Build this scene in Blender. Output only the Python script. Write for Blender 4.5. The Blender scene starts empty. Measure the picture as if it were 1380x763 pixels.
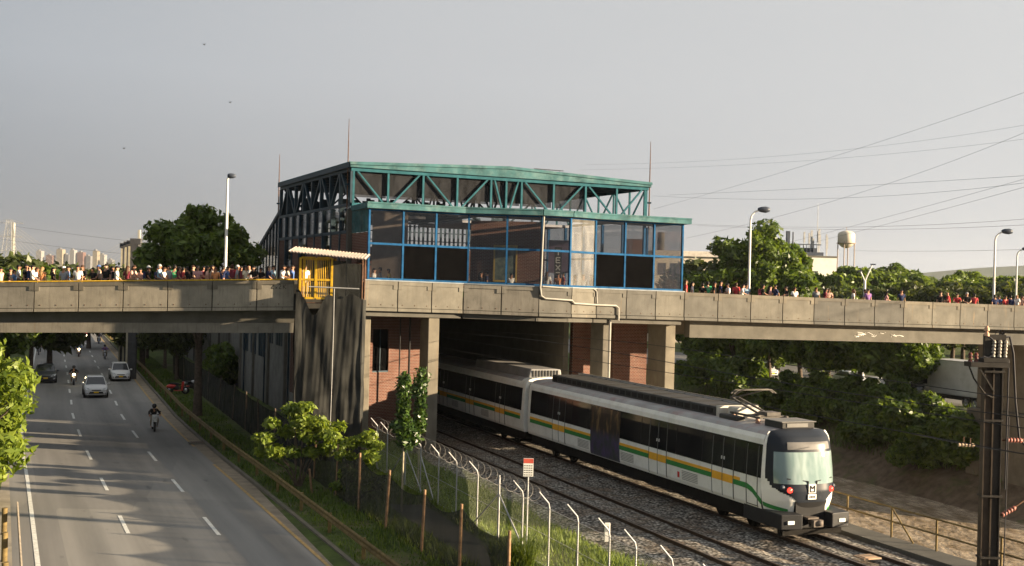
import bpy, math, random
import numpy as np
from mathutils import Vector, Matrix
S = bpy.context.scene
COL = S.collection
RNG = random.Random(11)
V = Vector
# ------------------------------------------------------------------ camera frame (photo is 1380 x 763)
FPX, ROLL, PX0, PY0, EYE = 1600.0, math.radians(1.45), 690.0, 388.0, 9.0
CR, SR = math.cos(ROLL), math.sin(ROLL)
def ray(px, py):
    x, up = px - PX0, PY0 - py
    return (x * CR - up * SR) / FPX, (x * SR + up * CR) / FPX
def at(px, py, Y):
    a, b = ray(px, py)
    return V((a * Y, Y, EYE + b * Y))
def ground(px, py, z=0.0):
    a, b = ray(px, py)
    Y = (z - EYE) / b
    return V((a * Y, Y, z))
SL = -0.39                                  # the road, tracks and river all run along X = c + SL*(Y-43.5)
def cx(c, Y): return c + SL * (Y - 43.5)
def along(px, c):                           # depth at which line c is seen in column px
    return (c + 43.5 * -SL) / ((px - PX0) / FPX - SL)
UD = V((-0.3634, 0.9316, 0)); UR = V((0.9316, 0.3634, 0)); TRACK_ROT = math.atan2(0.3634, 0.9316)

# ------------------------------------------------------------------ object helpers
def tag(o, label=None, cat=None, group=None, kind=None):
    if label: o['label'] = label
    if cat: o['category'] = cat
    if group: o['group'] = group
    if kind: o['kind'] = kind
    return o
def empty(name, loc=(0, 0, 0), rz=0, label=None, cat=None, group=None):
    o = bpy.data.objects.new(name, None); COL.objects.link(o)
    o.location = loc; o.rotation_euler = (0, 0, rz); o.empty_display_size = .2
    return tag(o, label, cat, group)
class MB:
    def __init__(s, M=None): s.v = []; s.f = []; s.k = []; s.m = 0; s.M = M; s.sm = []
    def add(s, vs, fs, smooth=False):
        n = len(s.v)
        if s.M is not None: vs = [s.M @ V(p) for p in vs]
        s.v += [tuple(p) for p in vs]
        for f in fs: s.f.append([i + n for i in f]); s.k.append(s.m); s.sm.append(smooth)
        return s
    def hexa(s, p):
        return s.add(p, [(0, 3, 2, 1), (4, 5, 6, 7), (0, 1, 5, 4), (1, 2, 6, 5), (2, 3, 7, 6), (3, 0, 4, 7)])
    def box(s, x0, x1, y0, y1, z0, z1):
        return s.hexa([(x0, y0, z0), (x1, y0, z0), (x1, y1, z0), (x0, y1, z0), (x0, y0, z1), (x1, y0, z1), (x1, y1, z1), (x0, y1, z1)])
    def cbox(s, c, sx, sy, sz):
        return s.box(c[0] - sx / 2, c[0] + sx / 2, c[1] - sy / 2, c[1] + sy / 2, c[2] - sz / 2, c[2] + sz / 2)
    def wall(s, a, b, z0, z1, t, za=None):      # vertical slab from a to b (xy), thickness t towards the left of a->b
        a = V(a[:2]); b = V(b[:2]); d = (b - a).normalized(); n = V((-d.y, d.x)) * t
        z0b, z1b = za if za else (z0, z1)
        return s.hexa([(a.x, a.y, z0), (b.x, b.y, z0b), (b.x + n.x, b.y + n.y, z0b), (a.x + n.x, a.y + n.y, z0),
                       (a.x, a.y, z1), (b.x, b.y, z1b), (b.x + n.x, b.y + n.y, z1b), (a.x + n.x, a.y + n.y, z1)])
    def bar(s, p, q, w, h, up=(0, 0, 1)):
        p, q = V(p), V(q); d = (q - p).normalized(); u = V(up)
        if abs(d.dot(u)) > .98: u = V((0, 1, 0)) if abs(d.y) < .9 else V((1, 0, 0))
        r = d.cross(u).normalized() * (w / 2); u = r.cross(d).normalized() * (h / 2)
        return s.hexa([p - r - u, p + r - u, q + r - u, q - r - u, p - r + u, p + r + u, q + r + u, q - r + u])
    def tube(s, pts, r, n=8, caps=True, smooth=True):
        pts = [V(p) for p in pts]; m = len(pts)
        rs = r if isinstance(r, (list, tuple)) else [r] * m
        vs = []; fs = []; prev = None
        for i, p in enumerate(pts):
            d = (pts[min(i + 1, m - 1)] - pts[max(i - 1, 0)])
            d = d.normalized() if d.length > 1e-9 else V((0, 0, 1))
            if prev is None:
                prev = d.orthogonal().normalized()
            a = (prev - d * prev.dot(d))
            a = a.normalized() if a.length > 1e-6 else d.orthogonal().normalized()
            prev = a; b = d.cross(a)
            for j in range(n):
                t = 2 * math.pi * j / n
                vs.append(p + (a * math.cos(t) + b * math.sin(t)) * rs[i])
        for i in range(m - 1):
            for j in range(n):
                fs.append((i * n + j, i * n + (j + 1) % n, (i + 1) * n + (j + 1) % n, (i + 1) * n + j))
        s.add(vs, fs, smooth)
        if caps:
            s.add(vs[:n], [tuple(reversed(range(n)))]); s.add(vs[-n:], [tuple(range(n))])
        return s
    def lathe(s, prof, c=(0, 0, 0), n=20, axis='z', smooth=True):
        vs = []; fs = []
        for r, h in prof:
            for j in range(n):
                t = 2 * math.pi * j / n; a, b = r * math.cos(t), r * math.sin(t)
                vs.append((c[0] + a, c[1] + b, c[2] + h) if axis == 'z' else ((c[0] + h, c[1] + a, c[2] + b) if axis == 'x' else (c[0] + a, c[1] + h, c[2] - b)))
        m = len(prof)
        for i in range(m - 1):
            for j in range(n):
                fs.append((i * n + j, i * n + (j + 1) % n, (i + 1) * n + (j + 1) % n, (i + 1) * n + j))
        return s.add(vs, fs, smooth)
    def ball(s, c, rx, ry=None, rz=None, n=12, m=8, z0=-1.0):
        ry = ry or rx; rz = rz or rx; vs = []; fs = []
        for i in range(m + 1):
            ph = math.acos(z0) * (1 - i / m)
            z = math.cos(ph); r = math.sin(ph)
            for j in range(n):
                a = 2 * math.pi * j / n
                vs.append((c[0] + rx * r * math.cos(a), c[1] + ry * r * math.sin(a), c[2] + rz * z))
        for i in range(m):
            for j in range(n):
                fs.append((i * n + j, i * n + (j + 1) % n, (i + 1) * n + (j + 1) % n, (i + 1) * n + j))
        return s.add(vs, fs, True)
    def prism(s, poly, a, b, plane='xz'):       # polygon in a plane, extruded along the third axis from a to b
        def P(p, t): return {'xz': (p[0], t, p[1]), 'yz': (t, p[0], p[1]), 'xy': (p[0], p[1], t)}[plane]
        n = len(poly); vs = [P(p, a) for p in poly] + [P(p, b) for p in poly]
        fs = [tuple(range(n)), tuple(reversed(range(n, 2 * n)))] + [(i, i + n, (i + 1) % n + n, (i + 1) % n) for i in range(n)]
        return s.add(vs, fs)
    def quad(s, a, b, c, d): return s.add([a, b, c, d], [(0, 1, 2, 3)])
    def mesh(s, name, mats):
        me = bpy.data.meshes.new(name); me.from_pydata(s.v, [], s.f)
        mats = mats if isinstance(mats, (list, tuple)) else [mats]
        for m in mats: me.materials.append(m)
        if len(mats) > 1: me.polygons.foreach_set('material_index', s.k)
        me.polygons.foreach_set('use_smooth', s.sm)
        me.update(); return me
    def build(s, name, mats, parent=None, label=None, bevel=0, kind=None, recalc=True):
        me = s.mesh(name, mats)
        if recalc:
            import bmesh
            bm = bmesh.new(); bm.from_mesh(me); bmesh.ops.recalc_face_normals(bm, faces=bm.faces); bm.to_mesh(me); bm.free()
        o = bpy.data.objects.new(name, me); COL.objects.link(o)
        if parent: o.parent = parent
        if label: o['label'] = label
        if kind: o['kind'] = kind
        if bevel:
            b = o.modifiers.new('bevel', 'BEVEL'); b.width = bevel; b.segments = 2; b.limit_method = 'ANGLE'
        return o
def inst(name, me, parent=None, loc=(0, 0, 0), rz=0, mats=None):
    o = bpy.data.objects.new(name, me); COL.objects.link(o); o.parent = parent; o.location = loc; o.rotation_euler = (0, 0, rz)
    if mats:
        for i, m in enumerate(mats):
            if i < len(o.material_slots): o.material_slots[i].link = 'OBJECT'; o.material_slots[i].material = m
    return o
def copy_tree(o, parent=None):
    c = o.copy(); COL.objects.link(c)
    if parent: c.parent = parent
    for ch in list(o.children): copy_tree(ch, c)
    return c
def np_mesh(name, verts, nper, mats, midx=None):       # many separate polygons of nper corners
    n = len(verts) // nper
    me = bpy.data.meshes.new(name)
    me.vertices.add(len(verts)); me.vertices.foreach_set('co', np.asarray(verts, np.float32).ravel())
    me.loops.add(len(verts)); me.loops.foreach_set('vertex_index', np.arange(len(verts), dtype=np.int32))
    me.polygons.add(n); me.polygons.foreach_set('loop_start', np.arange(0, len(verts), nper, dtype=np.int32))
    for m in (mats if isinstance(mats, (list, tuple)) else [mats]): me.materials.append(m)
    if midx is not None: me.polygons.foreach_set('material_index', np.asarray(midx, np.int32))
    me.update(calc_edges=True); me.validate(); return me

# ------------------------------------------------------------------ materials
class NT:
    def __init__(s, name):
        s.mat = bpy.data.materials.new(name); s.mat.use_nodes = True
        s.t = s.mat.node_tree; s.t.nodes.clear()
        s.out = s.t.nodes.new('ShaderNodeOutputMaterial')
    def n(s, kind, **kw):
        nd = s.t.nodes.new('ShaderNode' + kind)
        for k, v in kw.items():
            if k in nd.inputs: s.put(nd.inputs[k], v)
            else: setattr(nd, k, v)
        return nd
    def put(s, inp, v):
        if isinstance(v, bpy.types.NodeSocket): s.t.links.new(v, inp)
        elif isinstance(v, (tuple, list)) and inp.type == 'RGBA' and len(v) == 3: inp.default_value = (*v, 1)
        else: inp.default_value = v
    def coord(s, kind='Object', scale=(1, 1, 1)):
        c = s.n('TexCoord').outputs[kind]
        mp = s.n('Mapping'); s.put(mp.inputs['Vector'], c); mp.inputs['Scale'].default_value = scale
        return mp.outputs[0]
    def noise(s, vec, scale, detail=4, rough=.55):
        nd = s.n('TexNoise'); s.put(nd.inputs['Vector'], vec)
        nd.inputs['Scale'].default_value = scale; nd.inputs['Detail'].default_value = detail; nd.inputs['Roughness'].default_value = rough
        return nd.outputs['Fac']
    def ramp(s, fac, a, b, ca=(0, 0, 0), cb=(1, 1, 1)):
        r = s.n('ValToRGB'); s.put(r.inputs[0], fac); e = r.color_ramp.elements
        e[0].position = a; e[1].position = b; e[0].color = (*ca, 1); e[1].color = (*cb, 1)
        return r.outputs[0]
    def mix(s, f, a, b, mode='MIX'):
        m = s.n('Mix', data_type='RGBA', blend_type=mode)
        s.put(m.inputs[0], f); s.put(m.inputs[6], a); s.put(m.inputs[7], b)
        return m.outputs[2]
    def bump(s, h, strength, dist=.02):
        b = s.n('Bump'); s.put(b.inputs['Height'], h); b.inputs['Strength'].default_value = strength; b.inputs['Distance'].default_value = dist
        return b.outputs[0]
    def finish(s, col, rough=.8, metal=0, normal=None, spec=.4, coat=0, **kw):
        p = s.n('BsdfPrincipled')
        s.put(p.inputs['Base Color'], col); s.put(p.inputs['Roughness'], rough); p.inputs['Metallic'].default_value = metal
        p.inputs['Specular IOR Level'].default_value = spec; p.inputs['Coat Weight'].default_value = coat
        if normal: s.put(p.inputs['Normal'], normal)
        for k, v in kw.items(): s.put(p.inputs[k.replace('_', ' ')], v)
        s.t.links.new(p.outputs[0], s.out.inputs[0]); return s.mat
def k(c, f): return tuple(min(1, x * f) for x in c)
def plain(name, col, rough=.6, var=.18, scale=2.5, metal=0, spec=.16, coat=0, bump=0, bscale=30, dirt=None, dirt_amt=.5):
    t = NT(name); v = t.coord()
    c = t.mix(t.ramp(t.noise(v, scale, 5), .3, .7), k(col, 1 - var), k(col, 1 + var))
    if dirt: c = t.mix(t.mix(dirt_amt, (0, 0, 0), t.ramp(t.noise(v, scale * 1.7, 6, .7), .48, .75)), c, dirt)
    nm = t.bump(t.noise(v, bscale, 3), bump) if bump else None
    return t.finish(c, rough, metal, nm, spec, coat)
def concrete(name, col, streak=.5, dark=(.09, .08, .065), stain=None, scale=1.0):
    t = NT(name); v = t.coord(); vs = t.coord(scale=(1.6, 1.6, .13)); vl = t.coord(scale=(.4, .4, .3))
    c = t.mix(t.ramp(t.noise(v, 1.3 * scale, 6, .6), .3, .72), k(col, .72), k(col, 1.12))
    c = t.mix(t.mix(streak, (0, 0, 0), t.ramp(t.noise(vs, 4.5, 6, .65), .52, .78)), c, dark)
    if stain: c = t.mix(t.ramp(t.noise(vs, 1.9, 4, .7), .62, .75, (0, 0, 0), (.55, .55, .55)), c, stain)
    c = t.mix(t.ramp(t.noise(vl, 2.2, 5, .6), .45, .8, (0, 0, 0), (.45, .45, .45)), c, k(col, .5))
    c = t.mix(t.ramp(t.noise(t.coord(scale=(5, 5, .5)), 3.0, 4, .7), .60, .70, (0, 0, 0), (streak, streak, streak)), c, dark)
    c = t.mix(1, c, t.mix(t.n('ObjectInfo').outputs['Random'], (.74, .75, .78), (1.16, 1.13, 1.08)), 'MULTIPLY')
    return t.finish(c, .88, 0, t.bump(t.noise(v, 22, 4), .25, .02), .25)
def brick(name, c1, c2, mortar=(.25, .22, .19), scale=1.0):
    t = NT(name); g = t.n('NewGeometry'); sx = t.n('SeparateXYZ', Vector=g.outputs['Position'])
    along_ = t.n('Math', operation='ADD'); t.put(along_.inputs[0], sx.outputs[0]); t.put(along_.inputs[1], sx.outputs[1])
    cv = t.n('CombineXYZ'); t.put(cv.inputs[0], along_.outputs[0]); t.put(cv.inputs[1], sx.outputs[2])
    b = t.n('TexBrick'); t.put(b.inputs['Vector'], cv.outputs[0])
    b.inputs['Scale'].default_value = scale; b.inputs['Brick Width'].default_value = .26; b.inputs['Row Height'].default_value = .085
    b.inputs['Mortar Size'].default_value = .008
    t.put(b.inputs['Color1'], c1); t.put(b.inputs['Color2'], c2); t.put(b.inputs['Mortar'], mortar)
    c = t.mix(t.ramp(t.noise(cv.outputs[0], .8, 5), .35, .75, (0, 0, 0), (.5, .5, .5)), b.outputs['Color'], k(c1, .45))
    return t.finish(c, .9, 0, t.bump(b.outputs['Fac'], -.3, .01), .2)
def leafmat(name, dark, light, trans=.42, rough=.42):
    t = NT(name); g = t.n('NewGeometry')
    c = t.mix(g.outputs['Random Per Island'], dark, light)
    c = t.mix(t.ramp(t.noise(t.coord(), .9, 3), .35, .7), t.mix(1, c, (.62, .68, .6), 'MULTIPLY'), c)
    p = t.n('BsdfPrincipled'); t.put(p.inputs['Base Color'], c); p.inputs['Roughness'].default_value = rough; p.inputs['Specular IOR Level'].default_value = .35
    tr = t.n('BsdfTranslucent'); t.put(tr.inputs[0], t.mix(1, c, (1.25, 1.2, .45), 'MULTIPLY'))
    mx = t.n('MixShader'); mx.inputs[0].default_value = trans
    t.t.links.new(p.outputs[0], mx.inputs[1]); t.t.links.new(tr.outputs[0], mx.inputs[2]); t.t.links.new(mx.outputs[0], t.out.inputs[0])
    return t.mat
def glass(name, tint=(.5, .52, .55), refl=.35, alpha=.75, rough=.03):
    t = NT(name)
    tr = t.n('BsdfTransparent'); t.put(tr.inputs[0], (*tint, 1))
    gl = t.n('BsdfGlossy'); t.put(gl.inputs[0], (.8, .82, .85, 1)); gl.inputs['Roughness'].default_value = rough
    t.put(gl.inputs['Normal'], t.bump(t.noise(t.coord(), .8, 2), .05, .05))
    fr = t.n('Fresnel'); fr.inputs[0].default_value = 1.5
    ad = t.n('Math', operation='MULTIPLY_ADD'); t.put(ad.inputs[0], fr.outputs[0]); ad.inputs[1].default_value = refl * 2; ad.inputs[2].default_value = refl * .12
    mx = t.n('MixShader'); t.put(mx.inputs[0], ad.outputs[0])
    t.t.links.new(tr.outputs[0], mx.inputs[1]); t.t.links.new(gl.outputs[0], mx.inputs[2]); t.t.links.new(mx.outputs[0], t.out.inputs[0])
    return t.mat
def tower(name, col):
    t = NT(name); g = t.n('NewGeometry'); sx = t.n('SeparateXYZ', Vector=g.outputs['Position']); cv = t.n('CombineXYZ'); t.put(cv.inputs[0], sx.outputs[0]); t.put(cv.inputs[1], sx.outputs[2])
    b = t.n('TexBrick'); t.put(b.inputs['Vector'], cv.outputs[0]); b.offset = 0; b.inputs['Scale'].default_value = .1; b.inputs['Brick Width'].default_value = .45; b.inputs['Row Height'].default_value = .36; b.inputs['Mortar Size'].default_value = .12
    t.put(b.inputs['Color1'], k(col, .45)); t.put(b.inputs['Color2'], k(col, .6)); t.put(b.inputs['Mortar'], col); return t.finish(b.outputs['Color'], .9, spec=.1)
def netmat(name, col, alpha):
    t = NT(name); v = t.coord(scale=(1, 1, .25))
    tr = t.n('BsdfTransparent'); d = t.n('BsdfDiffuse')
    t.put(d.inputs[0], t.mix(t.ramp(t.noise(v, 3, 5), .3, .7), k(col, .6), k(col, 1.5)))
    mx = t.n('MixShader'); t.put(mx.inputs[0], t.ramp(t.noise(v, 1.5, 4), .2, .8, (alpha - .1,) * 3, (min(1, alpha + .1),) * 3))
    t.t.links.new(tr.outputs[0], mx.inputs[1]); t.t.links.new(d.outputs[0], mx.inputs[2]); t.t.links.new(mx.outputs[0], t.out.inputs[0])
    return t.mat

M = {}
M['conc'] = concrete('pale weathered concrete', (.135, .130, .114), .65, stain=(.30, .20, .10))
M['conc2'] = concrete('grey stained concrete', (.255, .235, .195), .7, stain=(.22, .16, .10))
M['conc_dark'] = concrete('dark girder concrete', (.115, .11, .095), .5)
M['conc_cap'] = concrete('dirty parapet coping', (.15, .137, .112), .6)
M['conc_pier'] = concrete('buff pier concrete', (.155, .142, .115), .55, stain=(.2, .13, .08))
M['conc_wall'] = concrete('board marked wall concrete', (.24, .235, .215), .6)
M['brick'] = brick('red brick', (.125, .045, .028), (.088, .032, .021))
M['dark_gap'] = plain('dark joint', (.025, .024, .022), .9)
M['teal'] = plain('weathered teal sheet', (.036, .098, .108), .8, .4, 1.1, dirt=(.13, .20, .20), dirt_amt=.7)
M['teal_bar'] = plain('teal steel', (.024, .085, .105), .8, .25, spec=.05)
M['navy'] = plain('dark blue steel', (.018, .035, .05), .5, .3)
M['blue'] = plain('blue window steel', (.014, .07, .165), .8, .3, spec=.05)
M['pipe'] = plain('grey white pipe', (.27, .26, .235), .5, .1)
M['yellow'] = plain('yellow paint', (.62, .38, .03), .5, .25, 4, dirt=(.25, .15, .05), dirt_amt=.5)
M['yellow_old'] = plain('faded yellow steel', (.16, .115, .045), .7, .35, 3, dirt=(.06, .045, .03), dirt_amt=.7)
M['galv'] = plain('galvanised steel', (.36, .36, .36), .55, .2, metal=.2)
M['lamp_pole'] = plain('pale grey painted pole', (.62, .62, .6), .5, .1)
M['lamp_head'] = plain('dark lamp housing', (.05, .06, .08), .4)
M['wire'] = plain('black cable', (.03, .03, .035), .6)
M['rust'] = plain('rusty steel', (.10, .055, .035), .8, .4, 6)
M['rail'] = plain('brown rail side', (.045, .03, .022), .75, .3, 5)
M['rail_top'] = plain('worn rail head', (.16, .12, .095), .35, .2, 5, metal=.6)
M['wood'] = plain('raw wooden stake', (.25, .155, .09), .85, .35, 7)
M['bark'] = plain('tree bark', (.085, .065, .05), .9, .35, 6, bump=.5)
M['bark_pale'] = plain('pale sapling bark', (.28, .25, .18), .85, .25, 8)
M['netting'] = netmat('black shade netting', (.035, .036, .034), .93)
M['net_thin'] = netmat('thin black netting', (.05, .05, .042), .78)
M['roof_sheet'] = plain('dusty corrugated sheet', (.42, .36, .31), .7, .2)
M['glass'] = glass('station window glass', (.76, .76, .76), .12)
M['glass_dim'] = glass('station dusty glass', (.86, .85, .82), .2)
M['dusty'] = netmat('sunlit dusty pane', (.24, .235, .22), .26)
M['blind'] = plain('black window panel', (.003, .003, .0033), .9, .3, spec=0)
M['ceiling'] = plain('dark roof underside', (.30, .30, .33), .8, .3)
M['white'] = plain('white paint', (.72, .71, .67), .5, .06)
M['roadline'] = plain('worn road paint', (.62, .62, .58), .7, .18, 5, dirt=(.2, .2, .18), dirt_amt=.5)
M['roadyellow'] = plain('worn yellow road paint', (.40, .27, .11), .75, .25, 4, dirt=(.14, .12, .1), dirt_amt=.8)
M['black'] = plain('matt black', (.015, .015, .016), .6)
M['tyre'] = plain('tyre rubber', (.02, .02, .02), .85)
M['redpaint'] = plain('red paint', (.45, .03, .025), .5)
M['white_plaster'] = plain('off white plaster', (.62, .60, .56), .8, .08, .4, dirt=(.4, .37, .32), dirt_amt=.4)
M['beige_wall'] = plain('beige wall', (.55, .49, .40), .8, .1, .4)
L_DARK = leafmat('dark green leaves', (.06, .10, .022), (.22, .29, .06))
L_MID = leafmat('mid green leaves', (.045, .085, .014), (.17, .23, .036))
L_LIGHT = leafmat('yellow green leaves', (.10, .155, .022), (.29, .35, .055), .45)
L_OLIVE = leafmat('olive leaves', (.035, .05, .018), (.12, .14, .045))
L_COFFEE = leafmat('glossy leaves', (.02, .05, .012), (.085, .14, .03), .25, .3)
L_GRASS = leafmat('grass blades', (.05, .095, .016), (.16, .225, .04), .45)
L_GRASSL = leafmat('bright grass blades', (.09, .14, .02), (.24, .29, .06), .4)

# ------------------------------------------------------------------ foliage
def leaf_verts(rs, centres, radii, counts, size, up=.35, squash=.8):
    out = []
    for c, r, n in zip(centres, radii, counts):
        d = rs.normal(size=(n, 3)); d /= np.linalg.norm(d, axis=1)[:, None]
        rad = (rs.random(n) ** .45)[:, None] * r
        p = np.asarray(c) + d * rad * np.array([1, 1, squash])
        nrm = d * .7 + rs.normal(size=(n, 3)) * .6 + np.array([0, 0, up]); nrm /= np.linalg.norm(nrm, axis=1)[:, None]
        t = np.cross(nrm, rs.normal(size=(n, 3))); t /= np.linalg.norm(t, axis=1)[:, None] + 1e-9
        b = np.cross(nrm, t); s = size * (.4 + 1.15 * rs.random(n))[:, None]
        q = np.stack([p - t * s, p - b * s * .42 + t * s * .1, p + t * s - nrm * s * .25, p + b * s * .42 + t * s * .1], 1)
        out.append(q.reshape(-1, 3))
    return np.concatenate(out)
def crown_mesh(name, seed, rx, rz, zc, leaf, n, mat_, clumps=26, shape='round', inner=.35, cr=.36):
    rs = np.random.RandomState(seed); cs = []; rr = []
    for i in range(clumps):
        d = rs.normal(size=3); d /= np.linalg.norm(d)
        if shape == 'flat': p = np.array([d[0] * rx, d[1] * rx, zc + rz * (.3 * d[2] + .5 * (1 - (d[0] ** 2 + d[1] ** 2)))]) * np.array([1, 1, 1])
        else: p = np.array([d[0] * rx, d[1] * rx, 0]) * (inner + (1 - inner) * rs.random()) ; p[2] = zc + d[2] * rz * (.5 + .5 * rs.random())
        cs.append(p); rr.append(min(rx, rz * 1.3) * cr * (.6 + .8 * rs.random()))
    rr = np.array(rr); w = rr ** 2; cnt = np.maximum(6, (n * w / w.sum()).astype(int))
    return np_mesh(name, leaf_verts(rs, cs, rr, cnt, leaf), 4, mat_), cs
def trunk_mesh(name, seed, base_r, zc, cs, mat_=None, z0=-.15, limbs=8, lean=.3):
    rs = np.random.RandomState(seed + 5); mb = MB(); lx, ly = rs.normal(size=2) * lean
    pts = [(lx * t * t, ly * t * t, z0 + (zc - z0) * t) for t in (0, .15, .35, .6, .85, 1.0)]
    mb.tube(pts, [base_r * 1.35, base_r * 1.05, base_r * .9, base_r * .75, base_r * .55, base_r * .3], 9)
    for c in [cs[i] for i in rs.permutation(len(cs))[:limbs]]:
        t = .4 + .45 * rs.random(); a = V((lx * t * t, ly * t * t, z0 + (zc - z0) * t)); c = V(c)
        mid = a.lerp(c, .5) + V((0, 0, (c - a).length * .08)) + V(rs.normal(size=3)) * .12
        mb.tube([a, mid, c], [base_r * .42, base_r * .28, base_r * .1], 6)
    return mb.mesh(name, mat_ or M['bark'])
def tree(name, label, cat, pos, trunk_m, crown_m, group=None, rz=0, sc=1.0):
    o = empty(name, pos, rz, label, cat, group); o.scale = (sc,) * 3 if not isinstance(sc, tuple) else sc
    inst('trunk', trunk_m, o); inst('crown', crown_m, o); return o
# ------------------------------------------------------------------ camera, sun and sky
cam = bpy.data.cameras.new('camera'); camo = bpy.data.objects.new('camera', cam); COL.objects.link(camo)
cam.sensor_width = 36; cam.lens = 36 * FPX / 1380; cam.clip_end = 20000; cam.clip_start = .5
cam.shift_y = (PY0 - 381.5) / 1380
R3 = Matrix(((CR, -SR, 0), (0, 0, -1), (SR, CR, 0)))
camo.matrix_world = Matrix.Translation((0, 0, EYE)) @ R3.to_4x4()
S.camera = camo
SUN_EL, SUN_DIR = math.radians(11), V((.980, -.199, 0)).normalized()
sun = bpy.data.lights.new('sun', 'SUN'); sun.energy = 3.5; sun.angle = math.radians(.6); sun.color = (1, .79, .53)
suno = bpy.data.objects.new('sun', sun); COL.objects.link(suno)
sd = V((SUN_DIR.x * math.cos(SUN_EL), SUN_DIR.y * math.cos(SUN_EL), math.sin(SUN_EL)))
suno.rotation_euler = sd.to_track_quat('Z', 'Y').to_euler(); suno.location = (40, -20, 60)
w = bpy.data.worlds.new('World'); S.world = w; w.use_nodes = True
nt = w.node_tree; nt.nodes.clear()
def wn(kind, **kw):
    n = nt.nodes.new('ShaderNode' + kind)
    for a, b in kw.items(): setattr(n, a, b)
    return n
sky = wn('TexSky', sky_type='NISHITA'); sky.sun_disc = False; sky.sun_elevation = SUN_EL
sky.sun_rotation = math.atan2(SUN_DIR.x, SUN_DIR.y); sky.air_density = 1.0; sky.dust_density = 4.0; sky.altitude = 1500
hs = wn('HueSaturation'); hs.inputs['Saturation'].default_value = .25
tc = wn('TexCoord'); sep = wn('SeparateXYZ')
# thin high overcast: an even grey veil, heavier and bluer to the left (a rain curtain), thinner and warmer towards the sun
gr = wn('ValToRGB'); e = gr.color_ramp.elements
mr = wn('MapRange'); mr.inputs[1].default_value = -.45; mr.inputs[2].default_value = .45
nz = wn('TexNoise'); nz.inputs['Scale'].default_value = 2.2; nz.inputs['Detail'].default_value = 3
mp = wn('Mapping'); mp.inputs['Scale'].default_value = (1, 1, 3.0)
ad = wn('Math', operation='MULTIPLY_ADD'); ad.inputs[1].default_value = .17
L = nt.links
L.new(tc.outputs['Generated'], sep.inputs[0]); L.new(sep.outputs[0], mr.inputs[0])
L.new(tc.outputs['Generated'], mp.inputs[0]); L.new(mp.outputs[0], nz.inputs['Vector'])
L.new(nz.outputs['Fac'], ad.inputs[0]); L.new(mr.outputs[0], ad.inputs[2]); L.new(ad.outputs[0], gr.inputs[0])
e[0].position = .05; e[1].position = 1.0
SKYA, SKYB = (1.45, 1.58, 1.74), (2.95, 3.0, 3.02)
e[0].color = (*SKYA, 1); e[1].color = (*SKYB, 1)
el = e.new(.5); el.color = (2.25, 2.32, 2.4, 1)
mx = wn('Mix', data_type='RGBA'); mx.inputs[0].default_value = .96
L.new(sky.outputs[0], hs.inputs['Color']); L.new(hs.outputs[0], mx.inputs[6]); L.new(gr.outputs[0], mx.inputs[7])
zr = wn('MapRange'); zr.inputs[1].default_value = .0; zr.inputs[2].default_value = .17; zr.inputs[3].default_value = .56; zr.inputs[4].default_value = 1.0
L.new(sep.outputs[2], zr.inputs[0])
xr = wn('MapRange'); xr.inputs[1].default_value = -.35; xr.inputs[2].default_value = .3; L.new(sep.outputs[0], xr.inputs[0])
lm = wn('Mix', data_type='FLOAT'); L.new(xr.outputs[0], lm.inputs[0]); L.new(zr.outputs[0], lm.inputs[2]); lm.inputs[3].default_value = .86
vm = wn('VectorMath', operation='SCALE'); L.new(mx.outputs[2], vm.inputs[0]); L.new(lm.outputs[0], vm.inputs[3])
bg = wn('Background'); bg.inputs['Strength'].default_value = .045
wo = wn('OutputWorld'); L.new(vm.outputs[0], bg.inputs[0]); L.new(bg.outputs[0], wo.inputs[0])
S.view_settings.view_transform = 'Standard'; S.view_settings.look = 'None'; S.view_settings.gamma = 1; S.view_settings.use_curve_mapping = False
S.view_settings.exposure = 2.5
S.cycles.max_bounces = 8; S.cycles.transparent_max_bounces = 24; S.cycles.diffuse_bounces = 3; S.cycles.glossy_bounces = 3
S.cycles.use_denoising = True; S.cycles.caustics_reflective = False; S.cycles.caustics_refractive = False

# ------------------------------------------------------------------ terrain
def strip(name, cs, ys, mats, zf, kind='structure', uv=True, x_of=None):
    vs = []; fs = []; x_of = x_of or cx
    for Y in ys:
        for c in cs: vs.append((x_of(c, Y), Y, zf(c, Y)))
    n = len(cs)
    for j in range(len(ys) - 1):
        for i in range(n - 1): fs.append((j * n + i, j * n + i + 1, (j + 1) * n + i + 1, (j + 1) * n + i))
    me = bpy.data.meshes.new(name); me.from_pydata(vs, [], fs); me.materials.append(mats)
    if uv:
        l = me.uv_layers.new(name='UVMap')
        for p in me.polygons:
            for li in p.loop_indices:
                vi = me.loops[li].vertex_index; l.data[li].uv = (cs[vi % n], ys[vi // n])
    me.update(); o = bpy.data.objects.new(name, me); COL.objects.link(o)
    return tag(o, kind=kind) if kind else o
def lerp_table(tab, x):
    for (a, u), (b, v) in zip(tab, tab[1:]):
        if x <= b: return u + (v - u) * max(0, (x - a)) / (b - a)
    return tab[-1][1]
PROF = [(-2400, 14), (-400, 6), (-120, 2.2), (-60, 1.3), (-30, .9), (-21.5, .45), (-19.2, .10), (-18.6, -.04), (-7.9, -.04), (-7.4, .06), (-4, .12), (-1, .12), (1.8, .06), (3.2, -.04),
        (12.6, -.04), (13.5, .14), (14.0, .14), (14.05, -4.5), (15, -7), (44, -7), (46.5, -5.6), (48.5, -4.2), (52, -2.4), (56.5, -.1), (57.5, -.04), (78, -.04), (84, .4), (160, 2), (220, 2.5), (260, 2.6), (900, 6), (2400, 10)]
cs_t = [p[0] for p in PROF]
def terrain_z(c, Y=0): return lerp_table(PROF, c)
t = NT('earth and grass ground'); v = t.coord('Object')
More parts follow.
